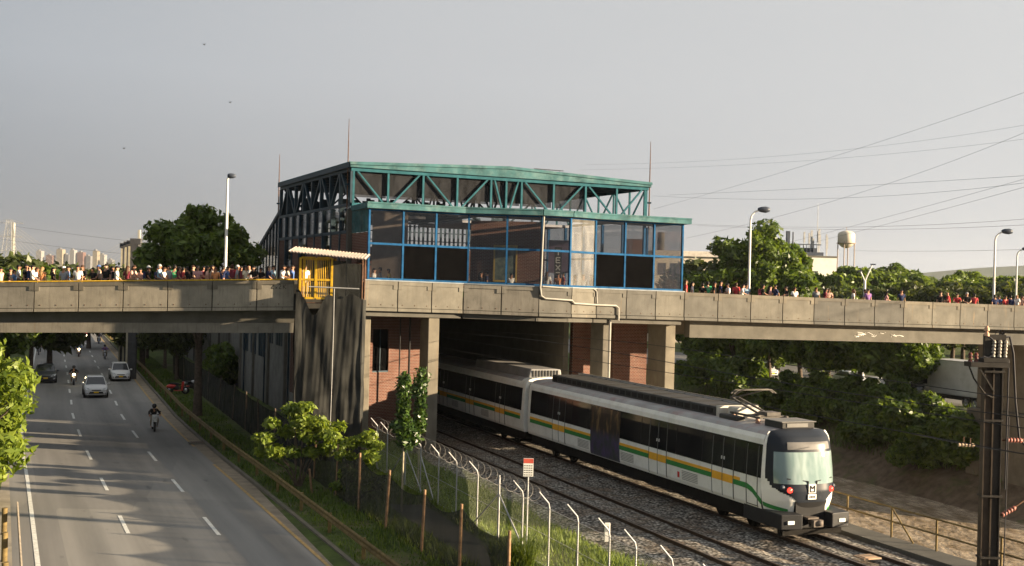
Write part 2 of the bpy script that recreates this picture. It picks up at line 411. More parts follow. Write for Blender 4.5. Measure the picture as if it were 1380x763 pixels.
g = t.mix(t.ramp(t.noise(v, .9, 6, .65), .38, .62), (.045, .062, .018), (.085, .115, .03))
g = t.mix(t.ramp(t.noise(v, .35, 6, .7), .52, .72), g, (.14, .105, .07))
gp_ = t.n('SeparateXYZ', Vector=t.n('NewGeometry').outputs['Position']); mr_ = t.n('MapRange'); t.put(mr_.inputs[0], gp_.outputs[2]); mr_.inputs[1].default_value = -1.2; mr_.inputs[2].default_value = -2.6
n_ = t.n('Math', operation='MULTIPLY'); t.put(n_.inputs[0], mr_.outputs[0]); t.put(n_.inputs[1], t.ramp(t.noise(v, .5, 5, .7), .25, .5))
g = t.mix(n_.outputs[0], g, t.mix(t.ramp(t.noise(v, 1.4, 5), .3, .7), (.075, .055, .038), (.17, .13, .092)))
m_ground = t.finish(g, .95, 0, t.bump(t.noise(v, 8, 4), .6, .06), .15)
ys = [-60, -20, 0, 15, 25, 32] + [35 + 3 * i for i in range(45)] + [180, 210, 250, 300, 400, 600, 1000, 1700, 2600, 4600]
def bank_z(c, Y):
    z = terrain_z(c)
    if c > 46.4: z -= 4.3 * max(0, min(1, (81 - Y) / 12)) * max(0, min(1, (c - 46.4) / 6)) * max(0, min(1, (260 - c) / 60))  # bank sunk out of view so the low sun reaches the water
    if 44 < c < 57: z += .45 * noise_(c * .35, Y * .2) 
    return z
from mathutils import noise as mnoise
def noise_(x, y): return mnoise.noise(V((x, y, .3)))
cs2 = sorted(set(cs_t + [47.5, 49.5, 51, 53, 54.2, 55.4]))
strip('ground', cs2, ys, m_ground, bank_z)

# asphalt road: three lanes curving gently
L1T = [(0, 7.9), (30, -5.0), (43.5, -10.79), (52.2, -14.53), (60.4, -18.12), (69.2, -21.82), (77.7, -25.33), (86.7, -28.76), (94.7, -31.87), (112.3, -38.64), (127.2, -44.47), (142.8, -50.53), (167.7, -60.24), (400, -151), (900, -346)]
def l1x(Y):
    if Y < 0: return 7.9 - .43 * Y
    return lerp_table(L1T, Y)
def road_x(off, Y): return l1x(Y) + off
t = NT('worn grey asphalt'); u = t.n('UVMap').outputs[0]
def uvmap(sc):
    mp = t.n('Mapping'); t.put(mp.inputs['Vector'], u); mp.inputs['Scale'].default_value = sc; return mp.outputs[0]
c = t.mix(t.ramp(t.noise(uvmap((1, 1, 1)), 60, 3), .3, .7), (.20, .194, .182), (.265, .256, .238))
c = t.mix(t.ramp(t.noise(uvmap((.9, .03, 1)), 1.2, 4), .35, .65, (0, 0, 0), (.8, .8, .8)), c, (.15, .146, .138))
c = t.mix(t.ramp(t.noise(uvmap((.35, .12, 1)), 1, 5, .6), .45, .75, (0, 0, 0), (.45, .45, .45)), c, (.26, .246, .222))
sx_ = t.n('SeparateXYZ', Vector=u); w_ = t.n('Math', operation='SINE'); m_ = t.n('Math', operation='MULTIPLY_ADD'); t.put(m_.inputs[0], sx_.outputs[0]); m_.inputs[1].default_value = 2 * math.pi / 3.2; m_.inputs[2].default_value = -1.9; t.put(w_.inputs[0], m_.outputs[0])
mm_ = t.n('Math', operation='MULTIPLY'); t.put(mm_.inputs[0], t.ramp(w_.outputs[0], .1, 1)); t.put(mm_.inputs[1], t.ramp(t.noise(uvmap((.8, .08, 1)), 1.1, 5, .65), .35, .7, (0, 0, 0), (.75, .75, .75)))
c = t.mix(mm_.outputs[0], c, (.13, .127, .12))
vp = t.n('TexVoronoi'); t.put(vp.inputs['Vector'], uvmap((.16, .035, 1))); vp.inputs['Scale'].default_value = 1.6; vp.distance = 'CHEBYCHEV'
c = t.mix(1, c, t.mix(t.n('SeparateColor', Color=vp.outputs['Color']).outputs[0], (.86, .86, .87), (1.1, 1.09, 1.07)), 'MULTIPLY')
c = t.mix(t.ramp(t.noise(uvmap((1, .35, 1)), 1.7, 3, .5), .66, .74, (0, 0, 0), (.5, .5, .5)), c, (.08, .08, .078))
m_asph = t.finish(c, .82, 0, t.bump(t.noise(uvmap((1, 1, 1)), 90, 2), .15, .01), .3)
ysr = [-50, -20, 0] + [6 * i for i in range(1, 32)] + [200, 230, 270, 330, 420, 600, 900]
offs = [-7.4, -6.6, -3.2, 0, 2.9, 3.45]
strip('road', offs, ysr, m_asph, lambda c, Y: 0, x_of=road_x)
strip('dusty_shoulder', [2.78, 3.5], ysr, plain('sandy shoulder', (.24, .20, .15), .9, .25, 1.5), lambda c, Y: .004, x_of=road_x)
strip('left_shoulder', [-8.3, -7.35], ysr, plain('pale shoulder concrete', (.30, .265, .21), .9, .2, 1.2), lambda c, Y: .004, x_of=road_x)
def ribbon(mb, off, w, y0, y1, step=3.0, z=.008):
    Y = y0
    while Y < y1 - 1e-6:
        Y2 = min(y1, Y + step)
        mb.quad((road_x(off - w / 2, Y), Y, z), (road_x(off + w / 2, Y), Y, z), (road_x(off + w / 2, Y2), Y2, z), (road_x(off - w / 2, Y2), Y2, z)); Y = Y2
# dashed lane lines
D1 = [43.5 + 8.35 * i for i in range(-5, 40)]
mb = MB()
for i, Y in enumerate(D1):
    for off, sh in ((0, 0), (-3.22, -.1)):
        ribbon(mb, off, .15, Y - 1.55 + sh, Y + 1.55 + sh, 4)
mb.build('lane_dashes', M['roadline'], kind='structure', recalc=False)
mb = MB(); ribbon(mb, -6.55, .16, -20, 300)
mb.build('edge_line', M['roadline'], kind='structure', recalc=False)
mb = MB(); ribbon(mb, 2.72, .14, -10, 58, z=.012); ribbon(mb, 2.72, .14, 64, 200, z=.012)
mb.build('yellow_edge_line', M['roadyellow'], kind='structure', recalc=False)
mb = MB()
for i in range(len(ysr) - 1):
    a, b = ysr[i], ysr[i + 1]
    for off, w_ in ((3.45, .16), (-8.45, .15)):
        mb.hexa([(road_x(off, a), a, -.05), (road_x(off + w_, a), a, -.05), (road_x(off + w_, b), b, -.05), (road_x(off, b), b, -.05),
                 (road_x(off, a), a, .13), (road_x(off + w_, a), a, .13), (road_x(off + w_, b), b, .13), (road_x(off, b), b, .13)])
mb.build('kerb', M['conc_cap'], kind='structure')
# storm drain grate beside the kerb
p = ground(267, 598)
o = empty('storm_drain', (p.x, p.y, .02), TRACK_ROT, 'dark storm drain slab sitting at the right edge of the road', 'drain')
mb = MB(); mb.box(-.5, .5, -.35, .35, -.03, .06); mb.build('slab', M['conc_dark'], o, bevel=.02)
mb = MB()
for i in range(7): mb.box(-.36 + .115 * i, -.31 + .115 * i, -.25, .25, .06, .075)
mb.build('grate', M['rust'], o)

# ballast, sleepers, rails
t = NT('track ballast stones'); v = t.coord('Object')
vo = t.n('TexVoronoi'); t.put(vo.inputs['Vector'], v); vo.inputs['Scale'].default_value = 8.5
sepc = t.n('SeparateColor'); t.put(sepc.inputs[0], vo.outputs['Color'])
c = t.mix(sepc.outputs[0], (.07, .064, .055), (.55, .51, .45))
c = t.mix(t.ramp(t.noise(v, .6, 5, .65), .45, .75), c, t.mix(sepc.outputs[1], (.11, .06, .03), (.30, .20, .12)))
c = t.mix(t.ramp(vo.outputs['Distance'], .25, .75), c, (.03, .027, .022))
m_bal = t.finish(c, .9, 0, t.bump(vo.outputs['Distance'], -1.0, .06), .25)
ysb = [-30, 10, 30] + [34 + 2 * i for i in range(40)] + [120, 150, 250, 600]
TC = [(4.28, 5.95), (0, 10.55)]
def bal_z(c, Y):
    z = .02 + lerp_table([(2.0, -.06), (3.6, .1), (4.5, .15), (7.4, .15), (8.2, .05), (9.2, .15), (11.9, .15), (12.9, .05), (13.2, .02)], c)
    return z + .04 * noise_(c * 1.9, Y * 1.3)
strip('ballast', [2.0 + .28 * i for i in range(41)], [34 + .5 * i for i in range(160)] + [120, 150, 250, 600], m_bal, bal_z)
strip('ballast_foreground', [2.0, 3.6, 4.5, 7.4, 8.2, 9.2, 11.9, 12.9, 13.2], [-30, 0, 20, 34], m_bal, lambda c, Y: bal_z(c, Y))
def track(c0, label, gauge=1.5):
    o = empty('railway_track', (cx(c0, 43.5), 43.5, 0), TRACK_ROT, label, 'railway track', 'railway tracks through the station')
    for s in (-1, 1):
        mb = MB(); x = s * gauge / 2
        mb.m = 0; mb.box(x - .07, x + .07, -45, 300, .10, .135); mb.box(x - .012, x + .012, -45, 300, .135, .255)
        mb.box(x - .036, x + .036, -45, 300, .255, .285)
        mb.m = 1; mb.box(x - .034, x + .034, -45, 300, .2855, .30)
        mb.build('rail', [M['rail'], M['rail_top']], o)
    ms = plain('dirty sleeper concrete', (.17, .14, .11), .9, .35, 3)
    mb = MB(); mb.box(-1.25, 1.25, -.12, .12, .02, .165); me = mb.mesh('sleeper', ms)
    for i in range(62):
        inst('sleeper', me, o, (0, -11 + .72 * i, 0))
    return o
track(5.95, 'empty railway track in pale ballast beside the fence')
track(10.55, 'railway track under the train, next to the river')
o = empty('cable_cover', V((cx(10.55, 39.6), 39.6, .3)), TRACK_ROT, 'rusty flat plate lying between the rails ahead of the train', 'track plate')
mb = MB(); mb.box(-.35, .35, -.3, .3, 0, .05); mb.box(-.25, .25, -.2, .2, .05, .065); mb.build('plate', plain('tan plate', (.36, .25, .17), .8), o, bevel=.01)
# walkway along the river wall
mb = MB()
for a, b in zip(range(-30, 110, 4), range(-26, 114, 4)):
    mb.hexa([(cx(12.95, a), a, -.1), (cx(14.15, a), a, -.1), (cx(14.15, b), b, -.1), (cx(12.95, b), b, -.1), (cx(12.95, a), a, .24), (cx(14.15, a), a, .24), (cx(14.15, b - .03), b - .03, .24), (cx(12.95, b - .03), b - .03, .24)])
mb.build('river_walkway', M['conc_dark'], kind='structure')
mb = MB(); ya, yb = -30, 130
mb.hexa([(cx(14.05, ya), ya, -7), (cx(14.3, ya), ya, -7), (cx(14.3, yb), yb, -7), (cx(14.05, yb), yb, -7), (cx(14.05, ya), ya, .2), (cx(14.3, ya), ya, .2), (cx(14.3, yb), yb, .2), (cx(14.05, yb), yb, .2)])
mb.build('river_wall', M['conc2'], kind='structure')
# the brown river
t = NT('silty brown river'); v = t.coord('Object', (1, .45, 1))
rot = t.n('Mapping'); t.put(rot.inputs['Vector'], t.n('TexCoord').outputs['Object']); rot.inputs['Rotation'].default_value = (0, 0, -TRACK_ROT); rot.inputs['Scale'].default_value = (1.0, .45, 1)
n1 = t.noise(rot.outputs[0], 1.15, 6, .6); n2 = t.noise(rot.outputs[0], .25, 4)
c = t.mix(t.ramp(n1, .38, .62), (.32, .24, .155), (.72, .59, .44))  # pale sky glints and dark ripple troughs painted into the water colour
c = t.mix(t.ramp(n2, .4, .7, (0, 0, 0), (.35, .35, .35)), c, (.36, .26, .16))
c = t.mix(t.ramp(n1, .64, .74, (0, 0, 0), (.6, .6, .6)), c, (.62, .50, .36))
m_riv = t.finish(c, .07, 0, t.bump(t.noise(rot.outputs[0], 2.4, 5, .6), .5, .4), .7, coat=.6)
strip('river', [13.6 + 2.0 * i for i in range(18)], [-60 + 8 * i for i in range(50)] + [500, 900], m_riv, lambda c, Y: -5.5 + .08 * noise_(c * .3, Y * .2))
# far highway on the other bank
strip('far_highway', [57.2, 62, 68, 74, 77.5], [81.5, 90, 120, 160, 220, 320, 600, 1200], plain('far highway asphalt', (.15, .145, .135), .85), lambda c, Y: .0)
# concrete path between the two fences
pa = [(508, 705), (560, 722), (598, 738), (650, 775)]
mb = MB(); pts = [V((cx(-2.35, Y), Y, .13)) for Y in (20, 28, 34, 38, 42, 46, 48)]
for a, b in zip(pts, pts[1:]):
    mb.quad((a.x - .75, a.y, .13), (a.x + .75, a.y, .13), (b.x + .75, b.y, .13), (b.x - .75, b.y, .13))
mb.build('concrete_path', M['conc_dark'], kind='structure', recalc=False)
# ------------------------------------------------------------------ concrete overpass
ZT = [(-200, 8.42), (0, 8.6), (395, 9.1), (491, 9.2), (727, 9.08), (923, 9.0), (1361, 8.69), (1500, 8.58)]
ZB = [(-200, 6.9), (0, 7.11), (395, 7.57), (491, 7.63), (727, 7.5), (923, 7.37), (1361, 7.06), (1500, 6.96)]
YF = [(-200, 60.5), (396, 60.5), (491, 61.5), (625, 64.0), (727, 64.2), (771, 65.0), (804.5, 66.3), (923, 69.0)]
def zt(px): return lerp_table(ZT, px)
def zb(px): return lerp_table(ZB, px)
def front(px, dz=0):                         # front face of the deck edge in column px (plan point)
    Y = lerp_table(YF, px); a, b = ray(px, 392); return V((a * Y, Y, 0))
def slab(mb, a, b, z0a, z1a, z0b, z1b, off, t, i0=0.0, i1=0.0):
    d = V((b.x - a.x, b.y - a.y, 0)).normalized(); n = V((d.y, -d.x, 0))
    p, q = a + d * i0 + n * off, b - d * i1 + n * off; r = n * -t
    def P(u, z): return (u.x, u.y, z)
    return mb.hexa([P(p, z0a), P(q, z0b), P(q + r, z0b), P(p + r, z0a), P(p, z1a), P(q, z1b), P(q + r, z1b), P(p + r, z1a)])
def panel(parent, a, b, ta, tb, ba, bb, mat_, inv=None, cap='conc_cap'):
    mb = MB(inv)
    mb.m = 0; slab(mb, a, b, ba + .19, ta - .2, bb + .19, tb - .2, -.035, .1, .03, .03)
    slab(mb, a, b, ba, ba + .165, bb, bb + .165, 0, .13, .03, .03)
    mb.m = 1; slab(mb, a, b, ta - .2, ta, tb - .2, tb, 0.005, .2, .025, .025)
    d = (b - a).normalized(); L = (b - a).length; w = .26
    slab(mb, a, a + d * w, ta - .42, ta - .2, ta - .42, ta - .2, 0, .13, .025, 0)
    slab(mb, b - d * w, b, tb - .42, tb - .2, tb - .42, tb - .2, 0, .13, 0, .025)
    mb.m = 2; slab(mb, a, b, ba + .02, ta - .1, bb + .02, tb - .1, -.14, .05, 0, 0)
    mb.m = 3
    for f in (.14, .5, .86): 
        p = a.lerp(b, f); n = V((d.y, -d.x, 0)); c = p + n * -.03
        mb.lathe([(0, -.0), (.03, 0), (.03, .01), (0, .01)], (c.x, c.y - .01, ba + (bb - ba) * f + .33), 6, 'y')
    return mb.build('parapet_panel', [M[mat_], M[cap], M['dark_gap'], M['rust']], parent)
# --- left span
A0 = at(45.7, 392, 60.5).x
o = empty('overpass_bridge', (-24, 64, 0), 0, 'grey concrete overpass span crossing above the road, left of the station', 'overpass')
LB = o; inv = Matrix.Translation((24, -64, 0))
def px_of(x, Y): return PX0 + x / Y * FPX
xs = [A0 + 2.27 * i for i in range(-6, 7)] + [-11.08]
for a, b in zip(xs, xs[1:]):
    pa_, pb_ = px_of(a, 60.5), px_of(b, 60.5)
    panel(o, V((a, 60.5, 0)), V((b, 60.5, 0)), zt(pa_), zt(pb_), zb(pa_), zb(pb_), 'conc2', inv)
x0, x1 = xs[0], -7.6
def zl(x, dz): return lerp_table(ZB, px_of(x, 60.5)) + dz
def lslab(name, y0, y1, d0, d1, m, xa=x0, xb=x1):
    mb = MB(inv)
    mb.hexa([(xa, y0, zl(xa, d0)), (xb, y0, zl(xb, d0)), (xb, y1, zl(xb, d0)), (xa, y1, zl(xa, d0)), (xa, y0, zl(xa, d1)), (xb, y0, zl(xb, d1)), (xb, y1, zl(xb, d1)), (xa, y1, zl(xa, d1))])
    return mb.build(name, m, o)
lslab('deck', 60.72, 68.6, .12, .62, M['conc_dark'])
lslab('girder', 61.35, 61.9, -.62, .12, M['conc_dark']); lslab('girder_flange', 61.2, 62.05, -1.15, -.63, M['conc2'])
lslab('girder', 66.6, 67.1, -.9, .12, M['conc_dark'])
lslab('rear_parapet', 68.62, 68.8, .1, 1.5, M['conc2'])
mb = MB(inv)
mb.tube([(x, 60.95, lerp_table(ZT, px_of(x, 60.5)) + .05) for x in xs], .035, 6)
for x in xs: mb.tube([(x, 60.95, zl(x, .6)), (x, 60.95, lerp_table(ZT, px_of(x, 60.5)) + .05)], .025, 5)
mb.build('handrail', M['yellow'], o)
# tag on the last panel
mb = MB(inv); g0 = at(365, 389.5, 60.5)
def stroke(mb, pts, ox, oz, sc, y, r=.012):
    for p, q in zip(pts, pts[1:]): mb.bar((ox + p[0] * sc, y, oz + p[1] * sc), (ox + q[0] * sc, y, oz + q[1] * sc), r * 2, .006, (0, 1, 0))
G2 = [(0, .8), (.2, 1), (.5, .95), (.55, .7), (.1, .1), (.7, 0)]
GX = [(0, 0), (.45, .45)]
GK1 = [(0, 0), (.05, 1)]; GK2 = [(.6, 1), (.1, .5), (.7, 0)]
zz = zt(370) - .42; yy = 60.528
for i, (st, ox) in enumerate(((G2, -12.28), (GX, -12.06), ([(.45, 0), (0, .45)], -12.06), (G2, -11.9), (GK1, -11.66), (GK2, -11.66))): stroke(mb, st, ox, zz, .22, yy)
mb.build('graffiti', M['black'], o)
# --- right span
ang = math.radians(22); dr = V((math.cos(ang), math.sin(ang), 0)); P0 = front(923)
o = empty('overpass_bridge', (P0.x + 14, P0.y + 8, 0), 0, 'pale concrete overpass span crossing above the river, right of the station', 'overpass')
RB = o; inv = Matrix.Translation((-P0.x - 14, -P0.y - 8, 0)); nr = V((-dr.y, dr.x, 0))
RP = [P0 + dr * 2.27 * i for i in range(15)]
for a, b in zip(RP, RP[1:]):
    pa_, pb_ = px_of(a.x, a.y), px_of(b.x, b.y)
    panel(o, a, b, zt(pa_), zt(pb_), zb(pa_), zb(pb_), 'conc', inv)
def rslab(name, n0, n1, d0, d1, m, ia=0, ib=14.0, g=.0):
    mb = MB(inv); a, b = P0 + dr * 2.27 * ia, P0 + dr * 2.27 * ib; za, zb_ = zb(px_of(a.x, a.y)), zb(px_of(b.x, b.y))
    c = [a + nr * n0, b + nr * n0, b + nr * n1, a + nr * n1]
    mb.hexa([(c[0].x, c[0].y, za + d0), (c[1].x, c[1].y, zb_ + d0), (c[2].x, c[2].y, zb_ + d0), (c[3].x, c[3].y, za + d0), (c[0].x, c[0].y, za + d1), (c[1].x, c[1].y, zb_ + d1), (c[2].x, c[2].y, zb_ + d1), (c[3].x, c[3].y, za + d1)])
    return mb.build(name, m, o)
rslab('deck', .22, 8.0, .12, .6, M['conc_dark'])
rslab('girder', .7, 1.3, -1.02, .1, M['conc_dark'], .35, 10.75); rslab('girder', .7, 1.3, -1.02, .1, M['conc_dark'], 10.95, 14)
rslab('girder_end', .95, 1.2, -1.0, .1, M['conc_dark'], 10.7, 11.0)
rslab('girder', 6.2, 6.8, -1.02, .1, M['conc_dark'], .4, 14)
rslab('rear_parapet', 8.02, 8.2, .1, 1.5, M['conc'])
mb = MB(inv); rs = random.Random(4); gx = at(1185, 453, 1).x
for j in range(9):
    s0 = 5.55 + rs.random() * 1.5; pts = []
    for i in range(6):
        s0 += (rs.random() - .35) * .3; q = P0 + dr * (2.27 * s0) + nr * .692; pts.append((q.x, q.y, 6.5 + .2 * rs.random() + .1 * math.sin(j)))
    mb.tube(pts, .014, 4)
mb.build('graffiti', M['white'], o)
# river pier
q = P0 + dr * 2.27 * 12.75 + nr * 3.6
mb = MB(inv)
for (hw, hl, z0, z1) in ((.85, 2.9, 1.2, 6.05), (1.25, 3.4, -7, 1.2)):
    c = [q + dr * sx * hw + nr * sy * hl for sx, sy in ((-1, -1), (1, -1), (1, 1), (-1, 1))]
    mb.hexa([(p.x, p.y, z0) for p in c] + [(p.x, p.y, z1) for p in c])
mb.build('pier', M['conc_pier'], o, bevel=.06)

# ------------------------------------------------------------------ station
SA = V((-8.9, 65.0, 0)); SROT = math.radians(24.5); W1, D1_ = 18.7, 16.3
ST = empty('station_building', (SA.x, SA.y, 0), SROT, 'teal and blue steel framed station building standing on the overpass above the tracks', 'station')
MS = Matrix.Translation(SA) @ Matrix.Rotation(SROT, 4, 'Z'); MI = MS.inverted()
def loc(p): return MI @ V((p[0], p[1], p[2] if len(p) > 2 else 0))
def front_x(px):                              # local x on the front truss line seen in column px
    a, _ = ray(px, 260); e = V((math.cos(SROT), math.sin(SROT)))
    return (a * SA.y - SA.x) / (e.x - a * e.y)
ZC, ZE, ZR, ZL = 15.28, 15.62, 15.98, 13.36
# roof: a low gable
mb = MB(); ov = .13
mb.prism([(-ov, ZC + .12), (W1 / 2, ZC + .2), (W1 + ov, ZC + .12), (W1 + ov, ZE - .05), (W1 / 2, ZR - .05), (-ov, ZE - .05)], -ov, D1_ + ov, 'xz')
rf = mb.build('roof', M['ceiling'], ST)
mb = MB()
mb.prism([(-ov - .04, ZC + .1), (W1 + ov + .04, ZC + .1), (W1 + ov + .04, ZE), (W1 / 2, ZR), (-ov - .04, ZE)], -ov - .08, -ov - .005, 'xz')
mb.prism([(-ov - .08, ZE - .12), (W1 / 2, ZR - .12), (W1 + ov + .08, ZE - .12), (W1 + ov + .08, ZE + .03), (W1 / 2, ZR + .03), (-ov - .08, ZE + .03)], -ov - .16, -ov - .085, 'xz')
mb.build('fascia', M['teal'], rf)
for xa, xb in ((-ov - .1, -ov - .005), (W1 + ov + .005, W1 + ov + .1)): MB().box(xa, xb, -ov, D1_ + ov, ZC + .08, ZE).build('side_fascia', M['navy'], rf)
mb = MB()
mb.prism([(-ov - .1, ZE + .005), (W1 / 2, ZR + .005), (W1 / 2, ZR + .05), (-ov - .1, ZE + .05)], -ov - .05, D1_ + ov, 'xz')
mb.prism([(W1 + ov + .1, ZE + .005), (W1 / 2, ZR + .005), (W1 / 2, ZR + .05), (W1 + ov + .1, ZE + .05)], -ov - .05, D1_ + ov, 'xz')
mb.build('roof_sheeting', M['teal'], rf)
mb = MB()
for i in range(8): mb.box(0.1, W1 - .1, 1.2 + 1.9 * i, 1.32 + 1.9 * i, ZC - .12, ZC + .1)
mb.build('purlins', M['navy'], rf)
# trusses
def truss(p0, p1, fr, m, zt_, zb_, w=.13, diag=True, start=0, posts=None):
    mb = MB(); p0, p1 = V(p0), V(p1)
    def P(f, z): q = p0.lerp(p1, f); return (q.x, q.y, z)
    mb.bar(P(-.004, zt_), P(1.004, zt_), .16, .2); mb.bar(P(0, zb_), P(1, zb_), .16, .16)
    for f in fr: mb.bar(P(f, zb_ + .08), P(f, zt_ - .1), w, w, (0, 1, 0))
    for i, (a, b) in enumerate(zip(fr, fr[1:])):
        e = min(.25 * (b - a), .012)
        if (i + start) % 2 == 0: mb.bar(P(a + e, zt_ - .1), P(b - e, zb_ + .1), w * .85, w * .8)
        else: mb.bar(P(a + e, zb_ + .1), P(b - e, zt_ - .1), w * .85, w * .8)
    return mb.build('truss', m, ST)
vx = [front_x(p) for p in (476, 522.8, 570, 616, 661.5, 682, 702.7, 746, 789, 831, 869)]
truss((0, 0, 0), (W1, 0, 0), [v / W1 for v in vx], M['teal_bar'], ZC, ZL, .115)
mup = netmat('smoky upper glazing', (.026, .027, .03), .62)
for a, b in list(zip(vx, vx[1:]))[:8]: MB().box(a + .07, b - .07, .14, .16, ZL + .42, ZC - .12).build('upper_pane', mup, ST)
fr9 = [i / 8 for i in range(9)]
truss((0, .05, 0), (0, D1_, 0), fr9, M['navy'], ZC, ZL, .2, start=1)
truss((W1, .05, 0), (W1, D1_, 0), fr9, M['teal_bar'], ZC, ZL, .1)
truss((0, D1_, 0), (W1, D1_, 0), fr9, M['navy'], ZC, ZL, .13)
truss((W1 * .5, .3, 0), (W1 * .5, D1_ - .3, 0), fr9, M['navy'], ZC, ZL, .11)
# left side wall: steel posts, glass and brick bays
mb = MB()
nb = 9
for i in range(nb + 1):
    y = D1_ * i / nb; mb.box(-.13, .13, y - .1, y + .1, 8.4, ZL - .1)
mb.box(-.11, .11, 0.1, D1_ - .1, 11.78, 11.94); mb.box(-.11, .11, .1, D1_ - .1, 8.9, 9.05)
mb.build('side_frame', M['navy'], ST)
for i in range(nb):
    y0, y1 = D1_ * i / nb + .11, D1_ * (i + 1) / nb - .11
    mb = MB(); mb.box(-.02, .02, y0, y1, 11.96, ZL - .1); mb.build('side_window', M['glass_dim'], ST)
    if i not in (2, 5, 7): mb = MB(); mb.box(-.08, .08, y0, y1, 9.06, 11.76); mb.build('brick_bay', M['brick'], ST)
    else: mb = MB(); mb.box(-.02, .02, y0, y1, 9.06, 11.76); mb.build('side_window', M['glass_dim'], ST)
# corner post, drain and column at the near corner
mb = MB(); mb.box(-.3, .1, -.42, -.12, 8.3, ZL - .3); mb.build('corner_column', M['conc_dark'], ST)
# back and right walls
mb = MB(); mb.box(0, W1, D1_ - .1, D1_, 8.9, 11.6); mb.build('back_wall', M['brick'], ST)
mb = MB()
for i in range(56): x = .2 + i * (W1 - .4) / 55; mb.box(x - .07, x + .07, D1_ - .09, D1_ - .02, 11.62, ZL - .1)
rq = random.Random(8)
for i in range(64):
    x = .15 + i * (W1 - .4) / 64
    if i < 44 and rq.random() < .95: mb.box(x, x + .288, D1_ - .3, D1_ - .26, ZL + .1, ZL + 1.15 + .45 * rq.random())
    elif i >= 44 and rq.random() < .7: mb.box(x, x + .28, D1_ - .3, D1_ - .26, ZL + .1, ZL + .3 + .4 * rq.random())
for z in (12.1, 12.7, 13.1): mb.box(.1, W1 - .1, D1_ - .115, D1_ - .095, z, z + .07)
mb.build('back_louvres', M['navy'], ST)
mb = MB()
for i in range(7): y = .1 + (D1_ - .3) * i / 6; mb.box(W1 - .08, W1 + .08, y, y + .16, 9, ZL - .1)
mb.box(W1 - .06, W1 + .06, .2, D1_ - .2, 11.0, 11.12)
mb.build('right_frame', M['blue'], ST)
mb = MB(); mb.box(W1 - .015, W1 + .015, .27, D1_ - .2, 9.1, ZL - .12); mb.build('right_glazing', M['glass'], ST)
# floor, inner walls
mb = MB(MI); pts = [front(p) for p in (491, 625, 727, 771, 804.5, 923)]
pl = [(p.x + .1, p.y + .2) for p in pts]; cb = [MS @ V((W1, D1_, 0)), MS @ V((0, D1_, 0)), MS @ V((0, 0, 0))]
pl += [(p.x, p.y) for p in cb]
mb.prism(pl, 7.75, 8.22, 'xy'); mb.build('floor', M['conc_dark'], ST)
mb = MB(MI)
def world_box(mb, px0, px1, Y0, Y1, z0, z1):
    a0, a1 = ray(px0, 380)[0], ray(px1, 380)[0]
    return mb.hexa([(a0 * Y0, Y0, z0), (a1 * Y0, Y0 + .0, z0), (a1 * Y1, Y1, z0), (a0 * Y1, Y1, z0), (a0 * Y0, Y0, z1), (a1 * Y0, Y0, z1), (a1 * Y1, Y1, z1), (a0 * Y1, Y1, z1)])
world_box(mb, 633, 733, 71.5, 78, 8.2, 13.0); mb.build('brick_core', M['brick'], ST)
mb = MB(MI); world_box(mb, 500, 548, 68.5, 69, 8.2, 13.25); mb.build('partition', plain('grey brown partition', (.15, .125, .11), .8), ST)
mb = MB(MI); world_box(mb, 838, 872, 75.5, 78.5, 8.2, 12.3); mb.build('brick_core', M['brick'], ST)
mb = MB(); mb.box(.4, 6.0, 4.5, 14, 13.0, 13.15); mb.box(9, 16.5, 6, 14, 13.0, 13.15); mb.build('inner_ceiling', M['ceiling'], ST)
mb = MB(MI); world_box(mb, 738, 768, 73, 74, 10.0, 12.0); mb.build('kiosk', plain('purple grey kiosk', (.09, .07, .11), .6), ST)
# front windows: ten bays on a faceted plan
WJ = [495, 541, 585.5, 629.7, 681.5, 728.8, 767, 801, 841, 880, 918.5]
WP = [front(p) + V((0, .12, 0)) for p in WJ]
DARK = {1: 'l', 2: 'l', 7: 'l', 8: 'l'}
for i, (a, b) in enumerate(zip(WP, WP[1:])):
    zf0, zf1 = zt(WJ[i]) + .06, zt(WJ[i + 1]) + .06; zm = 11.08 - .012 * i; ztp = 12.94
    d = (b - a).normalized(); fm = M['blue']
    mb = MB(MI)
    for q, s in ((a, 1), (b, -1)):
        if s == 1 or i == 9: slab(mb, q - d * .05, q + d * .05, zf0 if s == 1 else zf1, ztp, zf0 if s == 1 else zf1, ztp, .06, .14)
    slab(mb, a, b, zm, zm + .11, zm - .01, zm + .10, .05, .1, .055, .055)
    slab(mb, a, b, zf0 - .06, zf0 + .1, zf1 - .06, zf1 + .1, .07, .16, .055, .055)
    slab(mb, a, b, ztp - .08, ztp, ztp - .08, ztp, .045, .1, .055, .055)
    wo_ = mb.build('window', fm, ST)
    up = MB(MI); slab(up, a, b, zm + .11, ztp - .08, zm + .10, ztp - .08, .01, .012, .055, .055)
    up.build('pane', M['dusty'] if i == 6 else M['glass'], wo_)
    lo = MB(MI); slab(lo, a, b, zf0 + .1, zm, zf1 + .1, zm - .01, .01, .012, .055, .055)
    lo.build('pane', M['blind'] if i in DARK else (M['dusty'] if i == 6 else M['glass_dim'] if i == 9 else M['glass']), wo_, label='black opaque pane' if i in DARK else None)
# right end glazing of the front range
a, b = WP[-1], MS @ V((W1, -.1, 0))
mb = MB(MI); slab(mb, a, b, 11.0, 11.1, 11.0, 11.1, .05, .1, .06, 0); slab(mb, b - (b - a).normalized() * .12, b, 8.9, 12.9, 8.9, 12.9, .05, .1); slab(mb, a, b, 8.9, 9.1, 8.9, 9.1, .05, .1, .06)
wo_ = mb.build('end_window', M['blue'], ST)
mb = MB(MI); slab(mb, a, b, 9.1, 11, 9.1, 11, .01, .012, .06, .12); slab(mb, a, b, 11.1, 12.9, 11.1, 12.9, .01, .012, .06, .12); mb.build('pane', M['glass'], wo_)
